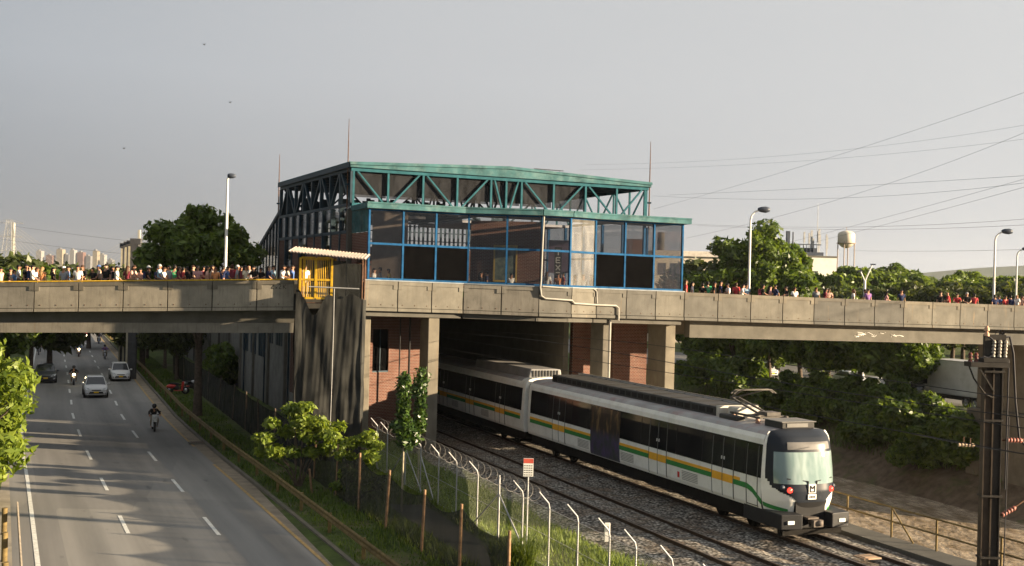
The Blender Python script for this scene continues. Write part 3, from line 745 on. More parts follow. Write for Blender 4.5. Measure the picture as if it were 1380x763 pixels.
# lower roof with its teal fascia
fp = [front(p) + V((0, -.12, 0)) for p in (493, 625, 729, 769, 803, 920)]
fp[0] = fp[0] + V((-.05, 0, 0)); fp[-1] = fp[-1] + V((.35, .05, 0))
mb = MB(MI)
for i, (a, b) in enumerate(zip(fp, fp[1:])):
    slab(mb, a, b, 12.95, 13.24, 12.95, 13.24, .12 + .012 * (i % 2), .1); slab(mb, a, b, 13.20, 13.28, 13.20, 13.28, .16 + .01 * (i % 2), .2)
ca = MS @ V((-.05, -.2, 0)); cb_ = MS @ V((W1 + .4, -.05, 0))
slab(mb, ca, fp[0], 12.95, 13.24, 12.95, 13.24, .05, .1); slab(mb, fp[-1], cb_, 12.95, 13.24, 12.95, 13.24, .05, .1)
mb.build('lower_fascia', M['teal'], ST)
mb = MB(MI); mb.prism([(p.x, p.y) for p in fp] + [(cb_.x, cb_.y), (ca.x, ca.y)], 12.99, 13.17, 'xy'); mb.build('lower_roof', M['ceiling'], ST)
# left end wall of the front range: teal sheet above brick
a, b = ca, WP[0]
mb = MB(MI); slab(mb, a, b, 11.75, 12.93, 11.75, 12.93, .03, .06)
L_ = (b - a).length
for i in range(12): 
    p = a.lerp(b, (i + .5) / 12); d = (b - a).normalized() * .06; slab(mb, p - d, p + d, 11.77, 12.9, 11.77, 12.9, .055, .03)
mb.build('end_cladding', M['teal'], ST)
mb = MB(MI); slab(mb, a, b, 8.2, 10.6, 8.2, 10.6, 0, .12, 0, 2.4); slab(mb, a, b, 10.6, 11.73, 10.6, 11.73, 0, .12, 0, .1); mb.build('end_wall', M['brick'], ST)
# parapet panels under the windows
PJ = [491.3, 536.5, 582.3, 624.7, 676, 726.8, 771, 804.5, 844.9, 884.3, 922.9]
for i, (p, q) in enumerate(zip(PJ, PJ[1:])):
    panel(ST, front(p), front(q), zt(p), zt(q), zb(p), zb(q), 'conc' if i not in (3, 4) else 'conc2', MI, 'conc' if i not in (3, 4) else 'conc2')
mb = MB(MI)
for p, q in zip(PJ, PJ[1:]):
    slab(mb, front(p), front(q), zb(p) - .28, zb(p) - .02, zb(q) - .28, zb(q) - .02, -.3, .5)
mb.build('edge_beam', M['conc_dark'], ST)
# window sill strip
mb = MB(MI)
for p, q in zip(PJ, PJ[1:]): slab(mb, front(p), front(q), zt(p) + .004, zt(p) + .06, zt(q) + .004, zt(q) + .06, .04, .3)
mb.build('sill', plain('grey metal sill', (.2, .22, .24), .5), ST)
# down pipe along the facade
def fpt(px, py, off=.07):
    f = front(px); Y = f.y - off; a_, b_ = ray(px, py); return V((a_ * Y, Y, EYE + b_ * Y))
mb = MB(MI)
mb.tube([fpt(733, 292, .1), fpt(731, 330, .1), fpt(729, 378, .12), fpt(728, 388), fpt(729.5, 399), fpt(735, 402.5), fpt(771, 405), fpt(774, 409), fpt(805, 411), fpt(830, 412), fpt(833.5, 415), fpt(833.5, 432)], .055, 8)
mb.tube([fpt(731, 386), fpt(760, 388), fpt(800, 389), fpt(804, 393), fpt(804.5, 409)], .045, 8)
mb.build('drain_pipe', M['pipe'], ST)
# --- columns and walls below the deck
def column(px, Y, w, dpt, z1, top=None):
    a_, _ = ray(px, 500); p = MI @ V((a_ * Y, Y, 0))
    mb = MB(); mb.box(p.x, p.x + w, p.y, p.y + dpt, -.2, z1)
    return mb.build('column', M['conc_pier'], ST, bevel=.03)
column(483, 62.4, .62, 1.3, 7.6); column(576, 63.6, .62, 1.3, 7.42); column(811.5, 67.4, .5, 1.5, 7.3); column(896, 69.6, .66, 2.0, 7.3)
mb = MB(MI); q = at(822, 440, 67.0); mb.tube([(q.x, q.y, 7.35), (q.x, q.y, .1)], .07, 8); mb.build('drain_pipe', M['pipe'], ST)
mb = MB(MI)
def gpt(px, Y): a_, _ = ray(px, 500); return V((a_ * Y, Y, 0))
a, b = gpt(488, 65.6), gpt(570, 68.2)
wa = a.lerp(b, .16); wb = a.lerp(b, .42)
slab(mb, a, wa, -.2, 7.4, -.2, 7.4, 0, .3); slab(mb, wb, b, -.2, 7.4, -.2, 7.4, 0, .3); slab(mb, wa, wb, -.2, 4.1, -.2, 4.1, 0, .3); slab(mb, wa, wb, 6.5, 7.4, 6.5, 7.4, 0, .3)
mb.build('ground_wall', M['brick'], ST)
mb = MB(MI); slab(mb, wa, wb, 4.1, 6.5, 4.1, 6.5, -.12, .03); gw = mb.build('ground_window', M['blind'], ST)
mb = MB(MI); slab(mb, wa, wb, 4.1, 4.18, 4.1, 4.18, -.02, .14); slab(mb, wa.lerp(wb, .48), wa.lerp(wb, .52), 4.2, 6.5, 4.2, 6.5, -.06, .06); mb.build('frame', M['navy'], gw)
mb = MB(MI)
for p, q, Y in ((771, 800, 73), (826, 871, 71.5)):
    a, b = gpt(p, Y), gpt(q, Y + 1.0); slab(mb, a, b, -.2, 7.3, -.2, 7.3, 0, .3)
mb.build('ground_wall', M['brick'], ST)
mb = MB(MI); q0 = gpt(551, 65.9); mb.tube([(q0.x, q0.y, 7.3), (q0.x, q0.y, 1.0)], .06, 6); mb.build('wall_pipe', M['black'], ST); mb = MB(MI); q0 = gpt(538, 65.5); mb.tube([(q0.x, q0.y, 7.3), (q0.x, q0.y, .4)], .04, 6); mb.build('wall_pipe', M['black'], ST)
# --- platform hall running back over the tracks
o = empty('platform_hall', (cx(6, 100), 100, 0), TRACK_ROT, 'long grey concrete platform hall with dark blue slot windows, behind the station along the road', 'platform hall')
HI = (Matrix.Translation((cx(6, 100), 100, 0)) @ Matrix.Rotation(TRACK_ROT, 4, 'Z')).inverted()
def hall_wall(name, c, Y0, Y1, z0, z1, t_, m, dz=0):
    mb = MB(HI); mb.hexa([(cx(c, Y0), Y0, z0), (cx(c + t_, Y0), Y0, z0), (cx(c + t_, Y1), Y1, z0), (cx(c, Y1), Y1, z0), (cx(c, Y0), Y0, z1), (cx(c + t_, Y0), Y0, z1), (cx(c + t_, Y1), Y1, z1), (cx(c, Y1), Y1, z1)])
    return mb.build(name, m, o)
CW = -.9
hall_wall('wall', CW, 78.5, 160, 0, 7.2, .3, M['conc_wall']); hall_wall('brick_wall', CW - .03, 71.5, 78.3, 1.8, 7.2, .33, M['brick']); hall_wall('plinth', CW - .05, 71.5, 78.3, 0, 1.8, .33, M['conc_wall'])
hall_wall('river_wall', 14.1, 71.5, 160, 0, 7.2, .3, M['conc_dark']); hall_wall('end_wall', CW, 160, 160.4, 0, 7.2, 15.3, M['conc_dark'])  # end wall added across the tracks to keep daylight out of the hall
hall_wall('roof', CW - .3, 70.5, 160.4, 7.22, 7.6, 15.9, M['conc_dark'])
hall_wall('platform', 1.2, 76, 159, -.2, 1.15, 2.3, M['conc_dark']); hall_wall('platform', 12.4, 76, 159, -.2, 1.15, 1.7, M['conc_dark'])
for Y in [79.5 + 6.2 * i for i in range(12)]: hall_wall('rib', CW - .18, Y, Y + .3, .02, 7.1, .17, M['conc_dark'])
for Y in (81.2, 84.6, 88, 91.4, 95.0): 
    for j in range(3): 
        ww = hall_wall('slot_window', CW - .05, Y + .85 * j, Y + .85 * j + .55, 3.4 if Y > 86 else 4.6, 6.9, .04, M['navy'])
for Y in (78.35, 87, 96): MB(HI).tube([(cx(CW - .14, Y), Y, 7), (cx(CW - .14, Y), Y, .1)], .07, 6).build('drain_pipe', M['navy'], o)
# glazed stair going down from the rear corner of the station
C_ = MS @ V((0, D1_, 0)); mb = MB()
o = empty('glazed_staircase', (C_.x, C_.y, 0), TRACK_ROT, 'sloping glazed stair enclosure descending behind the left rear corner of the station', 'stair enclosure')
mb.prism([(0, 7.5), (10.5, 7.5), (10.5, 10.9), (.2, 13.7), (0, 13.7)], -.02, .0, 'yz'); mb.prism([(0, 7.5), (10.5, 7.5), (10.5, 10.9), (.2, 13.7), (0, 13.7)], 2.28, 2.3, 'yz'); mb.build('glazing', M['glass_dim'], o)
mb = MB()
for x in (-.04, 2.33):
    for i in range(9):
        y = 1.25 * i + .1; zz = 13.7 - 2.8 * y / 10.5; mb.box(x - .04, x + .04, y - .04, y + .04, 7.5, zz)
    mb.bar((x, 0, 13.72), (x, 10.5, 10.92), .1, .12); mb.bar((x, 10.5, 10.92), (x, 15, 10.92), .1, .12)
mb.hexa([(2.4, 0, 13.78), (-.1, 0, 13.78), (-.1, 10.5, 10.98), (2.4, 10.5, 10.98), (2.4, 0, 13.9), (-.1, 0, 13.9), (-.1, 10.5, 11.1), (2.4, 10.5, 11.1)])
mb.build('frame', M['navy'], o)
# masts on the station, roof aerial
for px, py0, py1, Y, r, lb in ((470.5, 160, 300, 65.2, .028, 'thin lightning rod on the near left corner of the station roof, tallest of the rods'), (377, 208, 300, 82.6, .034, 'thin lightning rod behind the far left corner of the station'), (877, 191, 300, 73.2, .03, 'thin lightning rod beside the right end of the station roof')):
    a, b = at(px, py0, Y), at(px - (2 if px > 800 else 1), py1, Y)
    o = empty('lightning_rod', (a.x, Y, 12.5), 0, lb, 'lightning rod', 'lightning rods round the station')
    mb = MB(Matrix.Translation((-a.x, -Y, -12.5))); mb.tube([(a.x, Y, 12.5), (a.x, Y, a.z - 1.5), (a.x, Y, a.z)], [r * 1.5, r, r * .5], 6); mb.build('rod', M['rust'], o)
    mb = MB(Matrix.Translation((-a.x, -Y, -12.5))); mb.box(a.x - .12, a.x + .12, Y - .06, Y + .1, 13.0, 13.1); mb.box(a.x - .12, a.x + .12, Y - .06, Y + .1, 14.4, 14.5); mb.build('bracket', M['navy'], o)
p0, p1 = at(720, 227.5, 70), at(759, 230.5, 71.5)
o = empty('roof_aerial', (p0.x, p0.y, p0.z - .25), 0, 'long thin aerial lying along the ridge of the station roof', 'aerial')
mb = MB(Matrix.Translation(-V((p0.x, p0.y, p0.z - .25))))
mb.tube([p0, p1], .025, 5)
for i in range(9):
    q = p0.lerp(p1, i / 8); mb.tube([q + V((0, -.3, .0)), q + V((0, .3, 0))], .012, 4)
    if i % 3 == 1: mb.tube([q, q + V((0, 0, -.35))], .015, 4)
mb.build('boom', M['wire'], o)
# framed picture and hanging banner inside
p = at(681, 350, 71.35); o = empty('framed_picture', (p.x, p.y, 9.35), 0, 'tall picture in a yellow frame hanging on the brick wall inside the station', 'picture')
t = NT('dark blue green picture'); v = t.coord(scale=(1, 1, 1)); c = t.mix(t.ramp(t.noise(v, 3, 5), .35, .65), (.03, .06, .07), (.14, .17, .14)); mpic = t.finish(c, .5)
mb = MB(); mb.box(-.62, .62, .03, .06, .1, 2.1); mb.build('canvas', mpic, o)
mb = MB(); mb.box(-.72, -.62, 0, .08, 0, 2.2); mb.box(.62, .72, 0, .08, 0, 2.2); mb.box(-.62, .62, 0, .08, 0, .1); mb.box(-.62, .62, 0, .08, 2.1, 2.2); mb.build('frame', plain('ochre frame', (.42, .30, .08), .5), o)
p = at(752, 356, 70); o = empty('hanging_banner', (p.x, p.y, p.z - .9), .2, 'black vertical banner with white letters hanging inside the station window', 'banner')
mb = MB(); mb.box(-.22, .22, 0, .03, 0, 1.9); mb.build('cloth', M['black'], o)
mb = MB()
for i, gl in enumerate(('T', 'E', 'X', 'T')):
    z = 1.62 - i * .44
    segs = {'T': [((-.13, .3), (.13, .3)), ((0, 0), (0, .3))], 'E': [((-.12, 0), (-.12, .3)), ((-.12, .3), (.13, .3)), ((-.12, .15), (.1, .15)), ((-.12, 0), (.13, 0))], 'X': [((-.13, 0), (.13, .3)), ((-.13, .3), (.13, 0))]}[gl]
    for (x0_, z0_), (x1_, z1_) in segs: mb.bar((x0_, -.006, z - .2 + z0_), (x1_, -.006, z - .2 + z1_), .06, .008, (0, 1, 0))
mb.build('lettering', plain('grey lettering', (.30, .30, .29), .7), o)
# ------------------------------------------------------------------ hoist tower wrapped in black netting
X0, X1, YN = at(397, 470, 59.2).x, at(487.5, 470, 59.2).x, 59.2
o = empty('hoist_tower', ((X0 + X1) / 2, 59.8, 0), 0, 'hoist tower draped in black netting with a yellow cage and tin roof on top', 'hoist tower')
HT = Matrix.Translation((-(X0 + X1) / 2, -59.8, 0))
mb = MB(HT)
for x in (X0 + .08, (X0 + X1) / 2, X1 - .08):
    for y in (YN + .12, YN + 1.1): mb.tube([(x, y, -.1), (x, y, 10.2)], .04, 6)
for z in (2, 4, 6, 8.0): mb.tube([(X0, YN + .12, z), (X1, YN + .12, z)], .03, 6); mb.tube([(X0 + .08, YN + .12, z), (X0 + .08, YN + 1.1, z)], .03, 6)
mb.build('scaffold', M['rust'], o)
def drape(name, p, q, ztop, z0, amp, seed, mat_, nx=70, nz=26):
    p, q = V(p), V(q); d = q - p; n = V((d.y, -d.x, 0)).normalized(); vs = []; fs = []
    for j in range(nz + 1):
        for i in range(nx + 1):
            u = i / nx; z1 = ztop(u); z = z0 + (z1 - z0) * j / nz
            f = noise_(u * 7 + seed + z * .25, z * .3) * .9 + .45 * noise_(u * 19 + seed - z * .3, z * .22 + 4) + 1.1 * noise_(u * 2.6, z * .4 + seed)
            w_ = p + d * u + n * (amp * f * (.35 + .65 * min(1, (z1 - z) / 1.5 + .2)))
            vs.append((w_.x, w_.y, z))
    for j in range(nz):
        for i in range(nx): a = j * (nx + 1) + i; fs.append((a, a + 1, a + nx + 2, a + nx + 1))
    mb = MB(HT); mb.add(vs, fs, True); return mb.build(name, mat_, o)
def top_f(u): return 8.35 - .85 * math.exp(-((u - .27) / .13) ** 2) + .45 * max(0, .1 - u) / .1 + .12 * math.sin(u * 17)
t = NT('black tarpaulin netting'); vv = t.coord(scale=(1, 1, .3))
c = t.mix(t.ramp(t.noise(vv, 2.2, 5), .35, .7), (.016, .0165, .016), (.05, .05, .046)); mtarp = t.finish(c, .85, 0, None, .08)
drape('netting', (X0, YN, 0), (X1, YN, 0), top_f, -.05, .085, 3, mtarp)
drape('netting', (X0 - .12, YN + 1.2, 0), (X0 - .02, YN, 0), lambda u: 8.45, -.05, .08, 9, mtarp, 14, 20)
drape('netting', (X1 - .02, YN, 0), (X1, YN + 1.2, 0), lambda u: 8.2, -.05, .08, 12, mtarp, 14, 20)
mb = MB(HT); mb.tube([at(416, 386.5, 59.0), at(484, 389.5, 59.0)], .035, 6); mb.tube([at(450.5, 389, 58.95), at(449.5, 440, 58.9), at(447, 520, 58.85), at(445, 575, 58.85)], .017, 6); mb.build('pole', M['galv'], o)
mb = MB(HT)
xa, xm, xb, zb_, zt_ = at(404.5, 380, 59.3).x, at(425.5, 380, 59.3).x, at(447, 380, 59.3).x, at(425, 402, 59.3).z, at(425, 347.5, 59.3).z
for x in (xa, xm, xb): mb.box(x - .05, x + .05, 59.25, 59.35, zb_, zt_)
for z in (zt_, at(425, 377, 59.3).z, zb_): mb.box(xa + .05, xm - .05, 59.26, 59.34, z - .05, z + .05); mb.box(xm + .05, xb - .05, 59.26, 59.34, z - .05, z + .05)
for i in range(15):
    x = xa + .1 + (xb - xa - .2) * (i + .5) / 15; mb.tube([(x, 59.3, zb_), (x, 59.3, zt_)], .016, 5)
mb.box(xa - .05, xa + .05, 60.3, 60.4, zb_ + .6, zt_); mb.box(xb - .05, xb + .05, 60.3, 60.4, zb_ + .6, zt_); mb.box(xa, xb, 60.3, 60.4, zt_ - .1, zt_)
mb.build('cage', M['yellow'], o)
mb = MB(HT); mb.box(xb + .05, at(466, 370, 59.3).x, 59.3, 59.34, 8.2, zt_ - .12); mb.box(at(467, 370, 59.3).x, X1 - .05, 59.3, 59.34, 8.1, zt_ - .25); mb.build('mesh_panel', M['netting'], o)
# corrugated roof
xr0, xr1 = at(391, 342, 59.2).x, at(496, 345, 59.2).x; zr = at(440, 343, 59.2).z; vs = []; fs = []; n = 96
for j in range(2):
    for i in range(n + 1):
        x = xr0 + (xr1 - xr0) * i / n; zz = zr + .16 - .30 * (i / n) + .035 * math.sin(i * 2 * math.pi / 4)
        vs.append((x, 58.7 + 1.9 * j, zz - .05 + .28 * j))
for i in range(n): fs.append((i, i + 1, n + 2 + i, n + 1 + i))
vs += [(x, y, z - .025) for x, y, z in vs]; m0 = 2 * (n + 1)
fs += [tuple(reversed([i + m0 for i in f])) for f in fs] + [(i + 1, i, m0 + i, m0 + i + 1) for i in range(n)]
mb = MB(HT); mb.add(vs, fs); mb.build('tin_roof', M['roof_sheet'], o)
# ------------------------------------------------------------------ street lamps
def lamp(px, py_top, Y, zbase, label, goose=True, r=.085):
    p = at(px, py_top, Y); h = p.z - zbase
    o = empty('street_lamp', (p.x, Y, zbase), 0, label, 'street lamp', 'street lamps')
    mb = MB()
    if goose:
        pts = [(0, 0, 0), (0, 0, h * .5), (0, 0, h - .95)] + [(.55 - .55 * math.cos(a), 0, h - .95 + .62 * math.sin(a)) for a in (.5, 1.0, 1.45)]
        mb.tube(pts, [r * 1.25, r, r * .85, r * .8, r * .75, r * .7], 10)
    else: mb.tube([(0, 0, 0), (0, 0, h * .6), (0, 0, h - .2), (.12, 0, h - .06)], [r * 1.25, r, r * .8, r * .7], 10)
    mb.lathe([(r * 2, 0), (r * 2, .04), (0, .04)], (0, 0, 0), 10); mb.build('pole', M['lamp_pole'], o)
    mb = MB()
    if goose: mb.lathe([(0, 0), (.1, .02), (.17, .2), (.2, .5), (.14, .72), (0, .78)], (.42, 0, h - .28), 12, 'x')
    else: mb.lathe([(0, 0), (.1, .0), (.14, .1), (.13, .3), (.08, .42), (0, .44)], (.0, 0, h - .02), 12, 'x')
    hd = mb.build('lamp_head', M['lamp_head'], o)
    return o
lamp(307, 236.5, 63.2, 8.1, 'tall pale street lamp with a short head on the left span of the overpass', False, .075)
lamp(1012, 276, 72.8, 7.9, 'gooseneck street lamp on the overpass in front of the big tree right of the station', True, .075)
lamp(1341.5, 306, 80.5, 7.6, 'gooseneck street lamp on the overpass near the right edge, left of another lamp', True, .075)
lamp(1371, 331, 104, 0, 'more distant gooseneck street lamp at the right edge beyond the overpass', True, .085)
# ------------------------------------------------------------------ metro train (local: +y towards the rear, +x to the right, z above rail head)
TR = empty('metro_train', (10.92, 42.44, .30), TRACK_ROT, 'white metro train with green and yellow stripe coming out from under the station', 'train')
m_tw = plain('train white', (.80, .79, .73), .35, .05, .8, coat=.3, dirt=(.38, .35, .28), dirt_amt=.35)
m_tg = plain('train green', (.045, .22, .06), .4, .1); m_ty = plain('train yellow', (.78, .40, .04), .4, .08)
m_roof = plain('train roof', (.34, .33, .32), .6, .2, .8, dirt=(.32, .13, .11), dirt_amt=.55)
m_mask = plain('train dark mask', (.020, .024, .032), .35, .1, 1)
m_win = plain('tinted train window', (.012, .012, .013), .08, .2, .8, spec=.5)
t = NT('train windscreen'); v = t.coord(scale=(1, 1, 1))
c = t.mix(t.ramp(t.noise(t.coord(scale=(2.2, 1, .6)), 1.2, 2), .4, .65), (.17, .24, .235), (.30, .37, .365)); m_ws = t.finish(c, .06, 0, None, .6, .6)  # pale teal sky reflection put into the glass colour
m_under = plain('underframe grime', (.012, .011, .010), .9, .4, 3, spec=.1); m_hv = plain('roof unit grey', (.05, .049, .048), .6, .25, 1.5); m_hvl = plain('roof unit light edge', (.5, .47, .42), .6, .15)
m_bump = plain('dark bumper', (.022, .0225, .024), .5, .2)
HWs = [(.92, 1.42), (1.05, 1.47), (1.6, 1.50), (2.1, 1.50), (3.0, 1.46), (3.3, 1.43)]      # body side profile
def hw(z): return lerp_table(HWs, z)
ARC = [(1.43, 3.30), (1.41, 3.46), (1.33, 3.62), (1.2, 3.73), (1.0, 3.79), (.6, 3.83), (0, 3.85)]
def shell(mb, y0, y1, step=1.0):
    sec = [(-h, z) for z, h in HWs] + [(-x, z) for x, z in ARC[1:]] + [(x, z) for x, z in ARC[-2::-1]] + [(h, z) for z, h in HWs[-2::-1]]
    n = max(1, int((y1 - y0) / step)); ys_ = [y0 + (y1 - y0) * i / n for i in range(n + 1)]; k_ = len(sec)
    vs = [(x, y, z) for y in ys_ for x, z in sec]; base = len(mb.v)
    for j in range(n):
        for i in range(k_ - 1):
            x0_, z0_ = sec[i]; x1_, z1_ = sec[i + 1]; mb.m = 1 if min(z0_, z1_) > 3.6 else 0
            a = j * k_ + i; mb.add([vs[a], vs[a + 1], vs[a + 1 + k_], vs[a + k_]], [(0, 1, 2, 3)], True)
    mb.m = 0
    return sec
def side(mb, s, y0, y1, z0, z1, off):          # a panel that follows the body side
    zs = sorted(set([z0, z1] + [z for z, _ in HWs if z0 < z < z1]))
    vs = []; 
    for z in zs:
        for y in (y0, y1): vs.append((s * (hw(z) + off), y, z))
    for z in zs:
        for y in (y0, y1): vs.append((s * (hw(z) - .02), y, z))
    n = len(zs); fs = [(2 * i, 2 * i + 1, 2 * i + 3, 2 * i + 2) for i in range(n - 1)]
    m = 2 * n
    fs += [(0, 2 * n - 2, m + 2 * n - 2, m)] if n == 2 else []
    fs += [(2 * i, 2 * i + 2, m + 2 * i + 2, m + 2 * i) for i in range(n - 1)] + [(2 * i + 1, m + 2 * i + 1, m + 2 * i + 3, 2 * i + 3) for i in range(n - 1)] + [(0, m, m + 1, 1), (2 * n - 2, 2 * n - 1, m + 2 * n - 1, m + 2 * n - 2)]
    return mb.add(vs, fs)
mm_doorline = plain('door seam', (.12, .12, .11), .6)
m_ad = None
t = NT('dark purple wrap'); v = t.coord(scale=(1, 1.2, .8)); c = t.mix(t.ramp(t.noise(v, 2.6, 4), .35, .65), (.025, .045, .03), (.075, .05, .13)); c = t.mix(t.ramp(t.noise(v, 5, 3), .62, .8, (0, 0, 0), (.5, .5, .5)), c, (.16, .12, .10)); gz = t.n('SeparateXYZ', Vector=t.n('TexCoord').outputs['Object']); up_ = t.n('MapRange'); t.put(up_.inputs[0], gz.outputs[2]); up_.inputs[1].default_value = 1.9; up_.inputs[2].default_value = 2.25
c = t.mix(up_.outputs[0], c, t.mix(t.ramp(t.noise(t.coord(scale=(1, 1.6, .5)), 2.2, 3), .5, .62), (.014, .013, .014), (.17, .11, .05)))
m_ad = t.finish(c, .3)
def carriage(y0, L_, cab):
    nose = 1.0 if cab else 0.0
    mb = MB(); sec = shell(mb, y0 + nose, y0 + L_)
    for yy, rev in (((y0 + L_), False),) + (() if cab else ((y0, True),)): mb.add([(x, yy, z) for x, z in sec], [tuple(range(len(sec)))])
    body = mb.build('carriage_body', [m_tw, m_roof], TR)
    mb = MB(); mb.box(-1.3, 1.3, y0 + nose + .2, y0 + L_ - .2, .45, .93); mb.build('underframe', m_under, body)
    for yb in (y0 + 3.6, y0 + L_ - 3.4):
        mb = MB(); mb.box(-1.2, -1.0, yb - 1.6, yb + 1.6, .35, .75); mb.box(1.0, 1.2, yb - 1.6, yb + 1.6, .35, .75); mb.box(-1.0, 1.0, yb - .3, yb + .3, .4, .8)
        for dy in (-1.1, 1.1):
            mb.lathe([(0, -.86), (.43, -.86), (.43, -.70), (.1, -.70), (.1, .70), (.43, .70), (.43, .86), (0, .86)], (0, yb + dy, .43), 20, 'x')
        mb.build('bogie', m_under, body)
    ds = [y0 + d for d in (3.62, 8.8, 14.0, 19.25)]; e0 = y0 + (.62 if cab else .35); e1 = y0 + L_ - .35
    for s in (-1, 1):
        mb = MB(); side(mb, s, max(e0, y0 + nose + .02), e1, 2.06, 3.27, .012); mb.build('window_band', m_win, body)
        mb = MB()                                         # dark mullions are kept to the real window joints
        for yj in [d + sh for d in ds for sh in (-1.55, 1.55, -.78, .78)]:
            if yj < e1: side(mb, s, yj - .02, yj + .02, 2.1, 3.22, .02)
        mb.build('window_seams', M['dark_gap'], body)
        edges = [y0 + (2.9 if cab else .5)] + [q for d in ds for q in (d - .78, d + .78)] + [e1]
        if cab: edges[0] = y0 + 2.4
        mg, my = MB(), MB()
        for a, b in zip(edges[::2], edges[1::2]):
            if b - a > .1: side(mg, s, a, b, 1.56, 1.75, .012); side(my, s, a, b, 1.755, 1.87, .013)
        mg.build('green_stripe', m_tg, body); my.build('yellow_stripe', m_ty, body)
        for i, d in enumerate(ds):
            ad = cab and i == 2 and s < 0
            mb = MB(); side(mb, s, d - .75, d + .75, 1.0, 2.05, .018)
            if ad: mb = MB(); side(mb, s, d - 1.6, d + 1.45, .96, 3.22, .03)
            dr_ = mb.build('door', m_ad if ad else m_tw, body, 'door covered by a dark purple and green wrap' if ad else None)
            if not ad:
                mb = MB(); side(mb, s, d - .74, d - .02, 1.56, 1.86, .026); side(mb, s, d + .02, d + .74, 1.56, 1.86, .026); mb.build('yellow_block', m_ty, dr_)
                mb = MB(); side(mb, s, d - .785, d - .755, .98, 3.2, .026); side(mb, s, d + .755, d + .785, .98, 3.2, .026); side(mb, s, d - .012, d + .012, 1.0, 3.2, .032); mb.build('seam', mm_doorline, dr_)
                mb = MB(); side(mb, s, d - .12, d - .06, 2.38, 2.5, .03); side(mb, s, d + .06, d + .12, 2.38, 2.5, .03); mb.build('handle', M['white'], dr_)
        for d in (ds[0] + 2.5, ds[2] - 2.35 + .0, ds[2] + 2.3):
            mb = MB(); 
            for j in range(6): side(mb, s, d - .62, d + .62, 1.12 + .065 * j, 1.15 + .065 * j, .015)
            mb.build('vent_grille', plain('grille grey', (.3, .29, .27), .6), body)
        if cab:
            mb = MB()
            for a, b, c_, d_ in ((1.22, 1.25, .97, 3.2), (1.95, 1.98, .97, 3.2), (1.25, 1.95, 1.0, 1.03)): side(mb, s, y0 + a, y0 + b, c_, d_, .02)
            mb.build('cab_door', mm_doorline, body)
            mb = MB()                                    # stripe sweeping down to the nose
            pts = [(2.4, 1.56), (1.9, 1.55), (1.55, 1.45), (1.2, 1.24), (1.0, 1.12)]
            for (ya, za), (yb, zb__) in zip(pts, pts[1:]):
                vs = [(s * (hw(z) + .014), y, z) for y, z in ((ya, za), (yb, zb__), (yb, zb__ + .2), (ya, za + .19))]; vs2 = [(s * (hw(z) - .01), y, z) for y, z in ((ya, za), (yb, zb__), (yb, zb__ + .2), (ya, za + .19))]
                mb.hexa(vs + vs2)
            mb.build('green_stripe', m_tg, body)
            mb = MB(); side(mb, s, y0 + 6.95, y0 + 7.1, 1.15, 1.38, .016); mb.build('red_plate', M['redpaint'], body)
    return body
car1 = carriage(0, 23.4, True); car2 = carriage(24.0, 22.6, False)
mb = MB(); mb.box(-1.15, 1.15, 23.4, 24.0, .9, 3.5); mb.build('gangway', M['black'], TR)
# nose: grid over (u across, z)
def nose_raw(u, z):
    """u in -1..1 across the front, z height; returns a point on the front skin"""
    w_ = lerp_table([(.92, 1.36), (1.3, 1.46), (1.7, 1.5), (2.4, 1.5), (3.3, 1.43), (3.55, 1.36), (3.75, 1.22)], z)
    y = lerp_table([(.92, .16), (1.35, .02), (1.7, .0), (2.1, .06), (2.9, .2), (3.35, .31), (3.6, .46), (3.75, .72)], z)
    a = abs(u); f = a ** 4
    yb = y + (1.0 - y) * f * .95 + .10 * a * a
    x = w_ * (u * (1 + .0))
    return V((x, min(yb, 1.0), z))
def nose_pt(u, z, off=0.0):
    p = nose_raw(u, z)
    if not off: return p
    e = .01; a = nose_raw(min(1, u + e), z) - nose_raw(max(-1, u - e), z); b = nose_raw(u, min(3.75, z + e)) - nose_raw(u, max(.92, z - e))
    n = a.cross(b).normalized()
    if n.y > 0: n = -n
    return p + n * off
ZS = [.92 + (3.75 - .92) * i / 66 for i in range(67)]
US = [math.copysign(abs(t_) ** .85, t_) for t_ in [-1 + 2 * i / 64 for i in range(65)]]
def nose_panel(name, inside, off, m, parent, thick=None):
    mb = MB(); 
    for i in range(len(US) - 1):
        for j in range(len(ZS) - 1):
            uc, zc = (US[i] + US[i + 1]) / 2, (ZS[j] + ZS[j + 1]) / 2
            if inside(uc, zc): mb.add([nose_pt(US[i], ZS[j], off), nose_pt(US[i + 1], ZS[j], off), nose_pt(US[i + 1], ZS[j + 1], off), nose_pt(US[i], ZS[j + 1], off)], [(0, 1, 2, 3)], True)
    # weld
    import bmesh
    o = mb.build(name, m, parent, recalc=False); bm = bmesh.new(); bm.from_mesh(o.data); bmesh.ops.remove_doubles(bm, verts=bm.verts, dist=.0005); bmesh.ops.recalc_face_normals(bm, faces=bm.faces); bm.to_mesh(o.data); bm.free(); return o
nose = nose_panel('nose', lambda u, z: True, 0, m_tw, TR)
mb = MB(); 
arc = [nose_pt(u, 3.75) for u in US]; crown = [V((1.2 * u, 1.0 + .02, 3.73 + .12 * (1 - u * u) ** .6 if abs(u) < 1 else 3.73)) for u in US]
mid = [a.lerp(b, .55) + V((0, 0, .035 * (1 - u * u))) for a, b, u in zip(arc, crown, US)]
for A_, B_ in ((arc, mid), (mid, crown)):
    for i in range(len(US) - 1): mb.add([A_[i], A_[i + 1], B_[i + 1], B_[i]], [(0, 1, 2, 3)], True)
mb.build('nose_dome', m_mask, nose)
def mask_half(z): return lerp_table([(1.2, .3), (1.36, .42), (1.5, .52), (1.62, .70), (1.8, .86), (2.1, .935), (3.3, .945), (3.5, .95), (3.8, .96)], z)
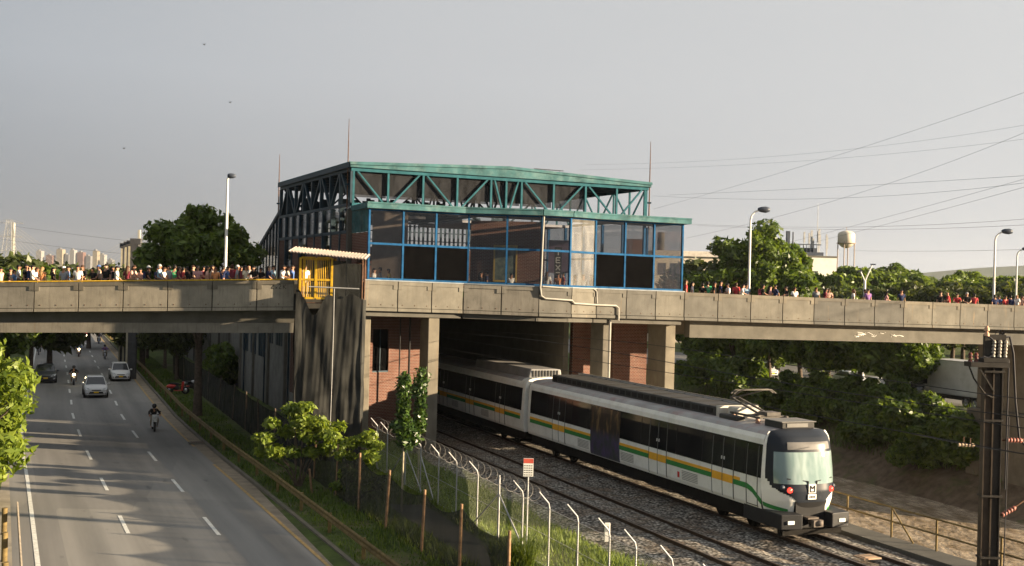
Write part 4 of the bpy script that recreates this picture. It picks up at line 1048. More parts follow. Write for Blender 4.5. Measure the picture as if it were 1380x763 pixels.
nose_panel('mask', lambda u, z: abs(u) < mask_half(z) and z > 1.3, .012, m_mask, nose)
nose_panel('lower_mask', lambda u, z: abs(u) < .45 and z < 1.35, .010, M['black'], nose)
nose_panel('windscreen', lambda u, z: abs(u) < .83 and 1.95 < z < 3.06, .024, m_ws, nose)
nose_panel('destination_display', lambda u, z: -.58 < u < .66 and 3.15 < z < 3.42, .024, plain('unlit display', (.15, .145, .14), .3, .15), nose)
mb = MB()
for s in (-1, 1):
    pts = [nose_pt(s * u, z, .016) for u, z in ((.99, 1.08), (.93, 1.03), (.84, .99), (.72, .97), (.6, .97))]; up_ = [nose_pt(s * u, z, .016) for u, z in ((.99, 1.24), (.93, 1.19), (.84, 1.14), (.72, 1.09), (.6, 1.05))]
    for i in range(4): mb.add([pts[i], pts[i + 1], up_[i + 1], up_[i]], [(0, 1, 2, 3)])
mb.build('green_stripe', m_tg, nose)
red = NT('red tail lamp'); red_m = red.finish((.5, .02, .015), .2, Emission_Color=(1, .05, .03, 1), Emission_Strength=.5)
for s in (-1, 1):
    p = nose_pt(s * .57, 1.74, .03); mb = MB(); mb.lathe([(0, -.05), (.085, -.045), (.1, -.0), (.1, .03)], p, 14, 'y'); mb.build('tail_light', red_m, nose)
    p = nose_pt(s * .70, 1.82, .03); mb = MB(); mb.lathe([(0, -.045), (.075, -.04), (.09, -.0), (.09, .04)], p, 14, 'y'); mb.build('head_lamp', M['lamp_head'], nose)
mb = MB(); 
for s in (-1, 1):
    a = nose_pt(s * .12, 2.05, .05); b = nose_pt(s * .62, 2.14, .05); mb.bar(a, b, .025, .03); mb.bar(a, a + V((0, .02, -.12)), .04, .04)
mb.build('wiper', M['black'], nose)
p = nose_pt(-.02, 1.72, .03); mb = MB(); mb.box(p.x - .15, p.x + .15, p.y - .02, p.y + .05, 1.64, 1.96); em = mb.build('emblem', M['white'], nose)
mb = MB(); y_ = p.y - .026
for a, b in (((-.09, 1.69), (-.09, 1.91)), ((-.09, 1.91), (.0, 1.80)), ((0, 1.80), (.09, 1.91)), ((.09, 1.91), (.09, 1.69)), ((-.09, 1.69), (.09, 1.69))): mb.bar((p.x + a[0], y_, a[1]), (p.x + b[0], y_, b[1]), .045, .01, (0, 1, 0))
mb.build('mark', M['black'], em)
mb = MB(); mb.box(p.x - .17, p.x + .17, p.y - .02, p.y + .05, 1.42, 1.6); npl = mb.build('number_plate', M['white'], nose)
mb = MB()
for i in range(4): mb.box(p.x - .12 + .065 * i, p.x - .12 + .065 * i + .035, p.y - .03, p.y - .021, 1.47, 1.55)
mb.build('digits', m_hv, npl)
for s in (-1, 1):                                # bumper blocks, coupler, snow plough
    mb = MB(); xa, xb = sorted((s * .62, s * 1.45))
    mb.prism([(xa, -.35), (xb, -.22) if s > 0 else (xb, -.35), (xb, 2.2), (xa, 2.2)] if s > 0 else [(xa, -.22), (xb, -.35), (xb, 2.2), (xa, 2.2)], .42, .96, 'xy')
    bp = mb.build('bumper', m_bump, TR, bevel=.04)
    xc = s * 1.08; mb = MB(); mb.box(xc - .13, xc + .13, -.325, -.25, .62, .74); mb.build('marker', M['white'], bp)
mb = MB(); mb.box(-.6, .6, .1, .9, .4, .9); mb.box(-.62, .62, .09, .2, .85, 1.3); mb.build('coupler_bay', M['black'], TR)
mb = MB(); mb.tube([(0, .2, .62), (0, -.4, .62)], .10, 10); mb.box(-.2, .2, -.42, -.25, .5, .74); mb.box(-.3, .16, -.2, .1, .74, .8); mb.lathe([(0, -.06), (.1, -.05), (.12, .05)], (.05, -.44, .64), 10, 'y'); mb.build('coupler', plain('coupler iron', (.12, .10, .085), .6, .3, 6), TR)
mb = MB(); mb.box(-1.25, 1.25, -.05, .25, .18, .36); mb.box(-1.3, -1.1, .0, .2, .15, .45); mb.build('plough', m_under, TR)
# roof equipment, car 1
def unit(name, x0, x1, y0, y1, z0, z1, m, parent, bev=.06):
    mb = MB(); mb.box(x0, x1, y0, y1, z0, z1); return mb.build(name, m, parent, bevel=bev)
u_ = unit('roof_fairing', -.75, .95, 5.4, 22.0, 3.74, 4.18, m_hv, car1)
mb = MB(); mb.box(.97, 1.12, 5.3, 22.4, 3.74, 4.24); mb.box(-.78, .97, 5.2, 5.38, 3.76, 4.24); mb.build('edge', m_hvl, u_)
mb = MB()
for i in range(27): mb.box(-.78, -.752, 5.7 + .6 * i, 5.7 + .6 * i + .42, 3.9, 4.1)
for i in range(10): mb.box(-.7, .9, 6 + 1.6 * i, 6.06 + 1.6 * i, 4.181, 4.2)
mb.build('louvres', M['dark_gap'], u_)
unit('roof_box', -.5, .6, 4.3, 5.0, 3.83, 4.25, m_hvl, car1); unit('roof_box', -.9, -.55, 3.6, 5.0, 3.76, 3.98, m_hv, car1)
u_ = unit('front_roof_unit', -.7, .7, .95, 2.1, 3.82, 4.06, m_hv, car1, .04)
mb = MB(); mb.box(-.74, .74, .9, 2.15, 4.062, 4.09); mb.box(-.5, .4, .925, .948, 3.88, 4.02); mb.build('lid', plain('roof unit lid', (.17, .165, .155), .6), u_)
PG = MB(); ins_m = plain('insulator', (.33, .2, .15), .4)
PG.m = 0
for x in (-.6, .6): PG.bar((x, 2.5, 4.05), (x, 4.6, 4.05), .08, .08)
for y in (2.7, 3.5, 4.4): PG.bar((-.7, y, 4.05), (.7, y, 4.05), .08, .08)
PG.bar((-.2, 3.2, 4.12), (-.15, 5.3, 4.56), .07, .07); PG.bar((.2, 3.2, 4.12), (.15, 5.3, 4.56), .07, .07); PG.bar((-.2, 5.3, 4.56), (.2, 5.3, 4.56), .08, .08)
PG.bar((-.15, 5.3, 4.58), (-.5, 4.0, 4.96), .05, .05); PG.bar((.15, 5.3, 4.58), (.5, 4.0, 4.96), .05, .05)
for y in (3.85, 4.05): PG.tube([(-.95, y, 4.84), (-.75, y, 4.98), (.75, y, 4.98), (.95, y, 4.84)], .03, 6)
PG.box(-.25, .35, 2.6, 3.2, 4.1, 4.24)
PG.m = 1
for x in (-.6, .6):
    for y in (2.7, 4.4): PG.lathe([(.06, 0), (.1, .04), (.06, .08), (.1, .12), (.06, .2)], (x, y, 3.82), 8)
PG.build('pantograph', [plain('pantograph grey', (.10, .09, .078), .55, .3, 4), ins_m], car1)
# car 2 end roof unit and rounded white end cowl
mb = MB(); mb.prism([(-1.0, 3.76), (1.0, 3.76), (.9, 4.28), (-.9, 4.28)], 24.6, 33.5, 'xz'); u_ = mb.build('roof_unit', plain('grey roof unit', (.22, .215, .21), .55, .2, 1), car2, bevel=.08)
mb = MB()
for i in range(9): mb.box(-.8 + .18 * i, -.72 + .18 * i, 24.56, 24.59, 3.85, 4.2)
mb.build('louvres', M['dark_gap'], u_)
mb = MB()
for i in range(len(ARC) - 1):
    for s in (-1, 1):
        (x0_, z0_), (x1_, z1_) = ARC[i], ARC[i + 1]
        mb.hexa([(s * (x0_ + .03), 24.0 - .08, z0_ + .01), (s * (x1_ + .03 * (x1_ > .1)), 24.0 - .08, z1_ + .03), (s * (x1_ + .03 * (x1_ > .1)), 24.7, z1_ + .03), (s * (x0_ + .03), 24.7, z0_ + .01), (s * x0_ * .9, 24.0 - .08, z0_ - .08), (s * x1_ * .9, 24.0 - .08, z1_ - .08), (s * x1_ * .9, 24.7, z1_ - .08), (s * x0_ * .9, 24.7, z0_ - .08)])
mb.build('end_cowl', m_tw, car2)

# ------------------------------------------------------------------ overhead line: pole, wires
PY_ = 37.8; pxy = at(1335, 600, PY_); pp = V((pxy.x, PY_, 0))
o = empty('catenary_pole', (pp.x, pp.y, 0), 0, 'dark riveted steel catenary pole with insulators and switch gear on top, at the right edge', 'catenary pole')
m_beam = plain('brown steel beam', (.05, .038, .028), .6, .35, 3); m_beam2 = plain('dark steel beam', (.03, .027, .024), .6, .3)
mb = MB()
mb.box(-.36, -.03, -.10, .12, -.3, 6.85); mb.box(-.05, .005, -.18, -.1, -.3, 6.85); mb.box(-.36, -.32, -.18, -.1, -.3, 6.85); mb.build('beam', m_beam, o)
mb = MB(); mb.box(.05, .32, -.08, .12, -.3, 6.85); mb.box(.30, .335, -.17, -.08, -.3, 6.85); mb.build('beam', m_beam2, o)
for z in (.8, 2.75, 5.15, 6.7): MB().box(-.39, .37, -.24, .17, z, z + .06).build('clamp_strap', m_beam2, o)
mb = MB(); mb.box(-.95, .5, -.3, .3, 6.87, 7.02); mb.box(-.45, .5, -.25, .25, 7.03, 7.16); mb.box(-.35, .45, -.08, .08, 7.17, 7.9); mb.tube([(-.9, 0, 6.9), (-.75, -.1, 6.5), (-.35, -.2, 6.0), (-.05, -.2, 5.9)], .03, 6); mb.bar((-.6, -.2, 6.85), (-.02, -.2, 6.1), .05, .05); mb.build('crossarm', m_beam2, o)
mins = plain('white porcelain', (.30, .27, .23), .3, .1); mins2 = plain('brown porcelain', (.10, .03, .024), .35, .2)
def insul(p, d, n, r, m, parent):
    mb = MB(); p, d = V(p), V(d)
    for i in range(n):
        a = p + d * (i / n); mb.tube([a, a + d * (.45 / n), a + d * (.9 / n)], [r, r * .9, r * .45], 9)
    return mb.build('insulator', m, parent)
for i, x in enumerate((-.05, .18, .40)): insul((x, -.12, 7.2), (.03, 0, .55), 5, .075, mins, o)
for x in (-.9, -.68): insul((x, -.1, 7.03), (0, 0, .3), 3, .085, mins2, o)
insul((-.3, -.1, 7.85), (0, 0, .34), 2, .10, plain('buff cap', (.5, .3, .2), .5), o)
mb = MB()
mb.tube([(-.3 + .30 * math.sin(a), -.15, 7.5 + .33 * math.cos(a)) for a in [i * .3 for i in range(13)]], .03, 6)
mb.tube([(.42, 0, 7.8), (.62, 0, 7.85), (.8, .05, 7.3), (.95, .1, 5.8), (1.15, .15, 4.6), (1.6, .2, 4.2)], .045, 6)
for x in (0, .15, .3): mb.tube([(x, 0, 7.75), (x + .12, 0, 8.05), (x + .2, 0, 7.95)], .012, 4)
mb.tube([(.56, -.1, 7.1), (.53, -.1, 3)], .03, 6); mb.tube([(.62, -.1, 5.3), (.55, -.1, -.3)], .02, 6)
mb.build('cables', M['wire'], o)
mb = MB(); mb.tube([(.4, 0, 4.55), (.75, 0, 4.55)], .04, 6); mb.tube([(.4, 0, 2.15), (.6, 0, 2.2)], .04, 6); mb.tube([(.6, 0, 2.2), (2.6, .3, 3.3)], .035, 6); mb.tube([(.75, 0, 4.55), (2.6, .3, 4.65)], .035, 6); mb.build('cantilever', M['rust'], o)
for p_, d_ in (((.62, 0, 4.55), (.6, 0, .0)), ((.5, 0, 2.17), (.55, .05, .25))): insul(p_, d_, 5, .085, plain('pink insulator', (.24, .09, .07), .4), o)
bpy.data.objects['catenary_pole'].scale.x = .84
# contact and messenger wires of both tracks
def wire(name, pts, r, label, cat, group):
    p0 = V(pts[0]); o = MB(Matrix.Translation(-p0)).tube(pts, r, 5, False).build(name, M['wire']); o.location = p0
    return tag(o, label, cat, group)
for c0, nm in ((5.95, 'fence side track'), (10.55, 'train track')):
    for z, d in ((5.42, 'contact wire'), (6.4, 'upper carrying cable')):
        pts = [(cx(c0, Y), Y, z + (0 if z < 6 else .35 * math.cos((Y - 10) / 45 * 2 * math.pi) * .5)) for Y in range(-20, 150, 5)]
        wire('overhead_wire', pts, .014, f'black {d} strung over the {nm} and into the station', 'overhead wire', 'overhead railway wires')
o = empty('line_insulator', at(1303, 600, 36), 0, 'cluster of insulators hanging on a wire left of the catenary pole', 'insulator')
insul((-.25, 0, 0), (.5, 0, 0), 5, .06, plain('tan insulator', (.35, .26, .18), .5), o)
mb = MB(); mb.tube([(-.1, 0, .05), (-.1, 0, .25)], .015, 5); mb.tube([(.1, 0, .05), (.1, 0, .22)], .015, 5); mb.build('clip', M['rust'], o)
iw = at(1303, 600, 36); wire('overhead_wire', [at(1225, 584, 42), iw, at(1405, 616, 30)], .012, 'thin dark wire carrying the insulators left of the catenary pole', 'overhead wire', 'overhead railway wires')
# power lines across the sky
SKYW = [((900, 263), (1385, 236.5), 'upper of the close pair of near level power lines right of the station'), ((880, 264), (1100, 268), (1385, 246), 'lower of the close pair of near level power lines right of the station'), ((925, 321), (1074, 285), (1385, 177), 'power line slanting up from the canopy end to the upper right'),
        ((1050, 330), (1385, 240), 'power line slanting over the water tower, the upper of two'), ((1075, 332), (1385, 251), 'power line slanting over the water tower, the lower of two'), ((928, 302), (1056, 306), (1385, 295), 'level power line just above the water tower'), ((940, 304), (1100, 309), (1385, 303), 'level power line grazing the top of the water tower'),
        ((1150, 338), (1385, 336), 'low power line beside the water tower legs'), ((880, 282), (994, 250), (1385, 123), 'steepest faint power line crossing the sky at the right'), ((790, 222), (1000, 214), (1385, 168), 'faint high power line above the station roof, the upper of two'), ((780, 229), (1000, 222), (1385, 187), 'faint high power line above the station roof, the lower of two'),
        ((0, 322), (90, 334), (330, 352), 'thin power line behind the far left towers, the lower one'), ((20, 305), (150, 322), (330, 338), 'thin power line behind the far left towers, the upper one')]
for i, w_ in enumerate(SKYW):
    pts2 = w_[:-1]; n = 14; Ya, Yb = (230, 120) if i < 11 else (420, 300); P3 = []
    for j in range(n + 1):
        f = j / n
        if len(pts2) == 2: (x0_, y0_), (x1_, y1_) = pts2; x, y = x0_ + (x1_ - x0_) * f, y0_ + (y1_ - y0_) * f + 1.5 * (1 - (2 * f - 1) ** 2)
        else:
            (x0_, y0_), (xm_, ym_), (x1_, y1_) = pts2; x = x0_ + (x1_ - x0_) * f
            l0, l1, l2 = (x - xm_) * (x - x1_) / ((x0_ - xm_) * (x0_ - x1_)), (x - x0_) * (x - x1_) / ((xm_ - x0_) * (xm_ - x1_)), (x - x0_) * (x - xm_) / ((x1_ - x0_) * (x1_ - xm_))
            y = y0_ * l0 + ym_ * l1 + y1_ * l2
        P3.append(at(x, y, 1 / ((1 - f) / Ya + f / Yb)))
    d_ = (P3[-1] - P3[-2]).normalized(); P3.append(P3[-1] + d_ * 60)
    wire('power_line', P3, (.016 if i < 9 else .011) * (1 if i < 11 else 3), w_[-1], 'power line', 'power lines in the sky')

# ------------------------------------------------------------------ fences, rails and sign beside the track
FC = -.95
def fence_y(px): return along(px, FC)
PXP = [(514, 'p'), (527.5, 'p'), (552, 's'), (573, 'p'), (597.5, 'p'), (622, 'p'), (650.5, 'p'), (679.5, 's'), (712, 'p'), (748, 'p'), (787, 'p'), (830, 'p'), (866, 'p'), (916, 'p'), (975, 'p'), (1040, 'p')]
PYS = [fence_y(p) for p, _ in PXP]
fy0, fy1 = PYS[0], PYS[-1]
o = empty('chain_link_fence', (cx(FC, 45), 45, .1), 0, 'galvanised chain link fence with bent post tops and coiled razor wire beside the track', 'fence')
FI = Matrix.Translation(-V((cx(FC, 45), 45, .1)))
HF = 2.05
for (px, kd), Y in zip(PXP, PYS):
    x = cx(FC, Y); mb = MB(FI)
    if kd == 'p': tp = V((x, Y, .1 + HF)) + V((-.34, -.05, .42)); mb.tube([(x, Y, -.1), (x, Y, HF), (x - .03, Y, HF + .16), tp], [.028, .028, .027, .025], 7)
    else: mb.tube([(x, Y, -.1), (x, Y, HF + .35)], .04, 7)
    mb.build('post', M['galv'], o)
for i, dY in ((2, -2.6), (2, 2.4), (7, 2.6), (7, -2.6), (3, -1.9)):
    Y = PYS[i]; Y2 = Y + dY; MB(FI).tube([(cx(FC, Y), Y, HF - .3), (cx(FC, Y2), Y2, .1)], .03, 6).build('brace', M['galv'], o)
mb = MB(FI); 
for z in (.18, 1.15, HF - .02): mb.tube([(cx(FC, fy0), fy0, z), (cx(FC, fy1), fy1, z)], .008, 4)
mb.build('tension_wire', M['galv'], o)
L_ = fy0 - fy1; cell = .075; vs = []; hh = HF - .15
n = int((L_ + hh) / cell)
for i in range(n):
    for s in (1, -1):
        ya = fy1 + i * cell - (hh if s > 0 else 0); yb = ya + s * 0 + hh if s > 0 else ya - hh
        za, zb2 = .12, .12 + hh
        if s < 0: yb = ya - hh
        lo, hi = fy1, fy0
        t0, t1 = 0., 1.
        dy = yb - ya
        if dy > 0: t0 = max(t0, (lo - ya) / dy); t1 = min(t1, (hi - ya) / dy)
        else: t0 = max(t0, (hi - ya) / dy); t1 = min(t1, (lo - ya) / dy)
        if t1 - t0 < .02: continue
        y0_, y1_ = ya + dy * t0, ya + dy * t1; z0_, z1_ = za + hh * t0, za + hh * t1; r = .011
        vs += [(cx(FC, y0_), y0_ - r, z0_), (cx(FC, y0_), y0_ + r, z0_), (cx(FC, y1_), y1_ + r, z1_), (cx(FC, y1_), y1_ - r, z1_)]
vs = [(x - cx(FC, 45), y - 45, z - .1) for x, y, z in vs]
inst('wire_mesh', np_mesh('wire_mesh', vs, 4, plain('greenish wire mesh', (.34, .38, .24), .5)), o)
mb = MB(FI); pts = []
nturn = int((fy0 - 38) / .6)
for i in range(nturn * 14):
    a = i / 14 * 2 * math.pi; Y = 38 + (fy0 - 38) * i / (nturn * 14); r = .27
    pts.append((cx(FC, Y) - .12 + r * math.cos(a), Y + .12 * math.sin(a * .5), HF + .32 + r * math.sin(a)))
mb.tube(pts, .006, 4); mb.build('razor_wire', plain('dull razor wire', (.22, .21, .19), .5, metal=.3), o)
# warning sign
ps = at(712, 633, along(712, -.25)); Y = ps.y
o = empty('warning_sign', (ps.x, Y, .1), 0, 'small white sign with a red header on a thin post behind the fence', 'sign')
mb = MB(); mb.tube([(0, 0, -.1), (0, 0, ps.z + .25)], .028, 7); mb.build('post', M['galv'], o)
mb = MB(); mb.box(-.175, .175, -.05, -.03, ps.z - .33, ps.z + .30); bd = mb.build('board', M['white'], o)
mb = MB(); mb.box(-.17, .17, -.056, -.051, ps.z + .13, ps.z + .29); mb.build('header', plain('red sign header', (.55, .10, .07), .5), bd)
mb = MB()
for j in range(5):
    for i in range(4): mb.box(-.15 + .08 * i, -.15 + .08 * i + .05, -.056, -.051, ps.z - .29 + .08 * j, ps.z - .265 + .08 * j)
mb.build('lettering', M['black'], bd)
pm = ground(818, 728, .1); o = empty('track_marker', pm, 0, 'short white marker post in the ballast beside the near rail', 'marker post')
mb = MB(); mb.box(-.1, .1, -.04, .04, -.1, .62); mb.build('post', M['white'], o, bevel=.02); mb = MB(); mb.box(-.06, .06, -.045, -.041, .3, .5); mb.build('plate', M['galv'], o)
# black netting on wooden stakes along the verge
NP = [(711, 735, 39.6), (643, 698, 41.2), (574, 679, 43.2), (525, 645, 46.0), (500, 621, 49.6), (470, 640, 53), (447, 628, 57.5), (424, 606, 62), (405, 590, 67), (385, 580, 72), (366, 566, 78), (347, 552, 84), (325, 540, 91), (303, 527, 99), (285, 515, 108)]
NCOL = -4.7
o = empty('netting_fence', (cx(NCOL, 50), 50, .1), 0, 'sagging black netting on wooden stakes along the grass verge beside the road', 'netting fence')
NI = Matrix.Translation(-V((cx(NCOL, 50), 50, .1)))
rs = random.Random(3); stakes = []
for i, Y in enumerate([33, 36.4, 39.6, 43.2, 46.3, 49.8, 54, 58, 62, 66.5, 71, 76, 82, 88, 95, 103, 112]):
    c_ = NCOL + (.6 * max(0, (47 - Y) / 12) if Y < 47 else 0) - (.3 if Y > 60 else 0); x = cx(c_, Y); h = 2.1 + rs.random() * .25 if Y < 56 else 2.3
    lean = V((rs.uniform(-.12, .12), rs.uniform(-.1, .1), 0)); stakes.append((V((x, Y, .1)), V((x, Y, .1 + h)) + lean, h))
    mb = MB(NI); mb.tube([(x, Y, -.1), V((x, Y, .1 + h)) + lean], [.055, .045], 7); mb.build('stake', M['wood'] if Y < 56 else M['bark'], o)
for (a, at_, h), (b, bt, h2) in zip(stakes, stakes[1:]):
    vs = []; fs = []; nx, nz = 14, 8; sag = .34 if a.y < 52 else .12
    low = .06
    for j in range(nz + 1):
        for i in range(nx + 1):
            u = i / nx; p = a.lerp(b, u); q = at_.lerp(bt, u); q = q - V((0, 0, low * h + sag * 4 * u * (1 - u) * (h * .42)))
            w_ = (p + V((0, 0, -.08))).lerp(q, j / nz); wob = .05 * noise_(p.x * 2 + j * .3, p.y * 2); vs.append((w_.x + wob, w_.y + wob, w_.z))
    for j in range(nz):
        for i in range(nx): q_ = j * (nx + 1) + i; fs.append((q_, q_ + 1, q_ + nx + 2, q_ + nx + 1))
    mb = MB(NI); mb.add(vs, fs, True); mb.build('netting', M['net_thin'] if a.y < 52 else M['netting'], o)
for px, py, px2, py2 in ((417, 632, 421, 666), (466.5, 620, 471, 643), (457.5, 573, 457, 620)):
    b = ground(px2, py2, .1); t_ = at(px, py, b.y - .2); oo = empty('wooden_stake', b, 0, {417: 'short leaning wooden stake in the grass below the yellow green shrub', 466.5: 'leaning wooden stake in front of the small shrub by the netting tower', 457.5: 'upright bare wooden stake between the two shrubs'}[px], 'stake', 'loose stakes on the verge')
    mb = MB(); mb.tube([(0, 0, -.15), t_ - b], [.05, .045], 7); mb.build('post', M['wood'], oo)
# guardrails
def guardrail(label, off, y0, y1, step, wooden, face):
    Ym = (y0 + y1) / 2; B = V((road_x(off, Ym), Ym, .1)); o = empty('guardrail', B, 0, label, 'guardrail', 'guardrails beside the road'); I_ = Matrix.Translation(-B)
    prof = [(0, .42), (.05, .46), (.05, .52), (0, .57), (.05, .62), (.05, .68), (0, .72)]; vs = []; fs = []; ys_ = [y0 + 2 * i for i in range(int((y1 - y0) / 2) + 1)]; n = len(prof)
    for Y in ys_:
        for dx, z in prof: vs.append((road_x(off, Y) + face * dx, Y, z + .1))
    for j in range(len(ys_) - 1):
        for i in range(n - 1): a = j * n + i; fs.append((a, a + 1, a + 1 + n, a + n))
    m0 = len(vs); vs += [(x - face * .012, y, z) for x, y, z in vs]; fs += [tuple(q + m0 for q in reversed(f)) for f in fs]
    mb = MB(I_); mb.add(vs, fs, False); mb.build('rail', M['yellow_old'] if not wooden else plain('dull rail steel', (.22, .19, .15), .7, .3, 3), o)
    mb = MB(I_); x = 0
    Y = y0 + .5; me_k = 0
    while Y < y1 and me_k < 60:
        x = road_x(off, Y) - face * (.45 if wooden else .1); mb = MB(I_)
        if wooden: mb.tube([(x, Y, -.1), (x, Y, .92)], .1, 8)
        else: mb.box(x - .06, x + .06, Y - .05, Y + .05, -.1, .78)
        mb.build('post', M['yellow_old'], o); Y += step; me_k += 1
    return o
guardrail('long weathered yellow guardrail along the right edge of the road', 3.95, 26, 190, 4.0, False, -1)
gl = guardrail('short worn guardrail on thick yellow posts at the bottom left corner', -7.15, 29, 43, 3.9, True, 1)
# yellow handrail above the river
o = empty('river_railing', (cx(14.05, 40), 40, .24), 0, 'yellow pipe handrail with braces along the river wall', 'railing'); I_ = Matrix.Translation(-V((cx(14.05, 40), 40, .24)))
RY = [22, 24.4, 26.8, 29.2, 31.6, 34, 36.4, 38.4, 38.9, 41.2, 43.4, 45.8, 48.2, 50.6, 53, 55.4, 57.8, 60.2, 62.6]
for Y in RY: mb = MB(I_); x = cx(14.05, Y); mb.tube([(x, Y, .2), (x, Y, 1.34)], .04, 7); mb.build('post', M['yellow_old'], o)
mb = MB(I_)
for z in (1.34, .82): mb.tube([(cx(14.05, Y), Y, z) for Y in RY], .034, 7)
mb.build('rail', M['yellow_old'], o)
for a, b in ((43.4, 41.2), (36.4, 38.4), (48.2, 50.6), (55.4, 57.8), (31.6, 29.2)): MB(I_).tube([(cx(14.05, a), a, 1.32), (cx(14.05, (a + b) / 2), (a + b) / 2, .26)], .032, 7).build('brace', M['yellow_old'], o)
# ------------------------------------------------------------------ vehicles
m_vglass = plain('dark car glass', (.03, .035, .04), .06, .2, 1, spec=.6); m_chrome = plain('silver trim', (.55, .55, .56), .25, .05, metal=.8)
m_lens = plain('headlamp lens', (.55, .57, .58), .12, .1); m_plate = plain('yellow number plate', (.72, .46, .03), .5, .05); m_trim = plain('black plastic trim', (.022, .022, .024), .55)
lit = NT('lit headlamp'); m_lit = lit.finish((.9, .75, .5), .3, Emission_Color=(1, .78, .45, 1), Emission_Strength=5.0)
def wheel_mesh(r, w_):
    t_ = MB().lathe([(r * .62, -w_ / 2), (r * .95, -w_ / 2), (r, -w_ * .35), (r, w_ * .35), (r * .95, w_ / 2), (r * .62, w_ / 2)], (0, 0, 0), 22, 'x')
    rm = MB(); rm.lathe([(0, w_ * .30), (r * .2, w_ * .30), (r * .55, w_ * .2), (r * .64, w_ * .42), (r * .64, -w_ * .42), (0, -w_ * .3)], (0, 0, 0), 22, 'x')
    for i in range(5):
        a = i * 2 * math.pi / 5; rm.bar((w_ * .32, 0, 0), (w_ * .36, r * .6 * math.cos(a), r * .6 * math.sin(a)), .06, .03, (1, 0, 0))
    return t_.mesh('tyre', M['tyre']), rm.mesh('rim', m_chrome)
WH = wheel_mesh(.29, .18)
def add_wheel(parent, x, y, r0=.29, meshes=None, flip=False):
    me = meshes or WH
    t_ = inst('wheel', me[0], parent, (x, y, r0)); r_ = inst('rim', me[1], t_)
    if flip: t_.scale.x = -1
    return t_
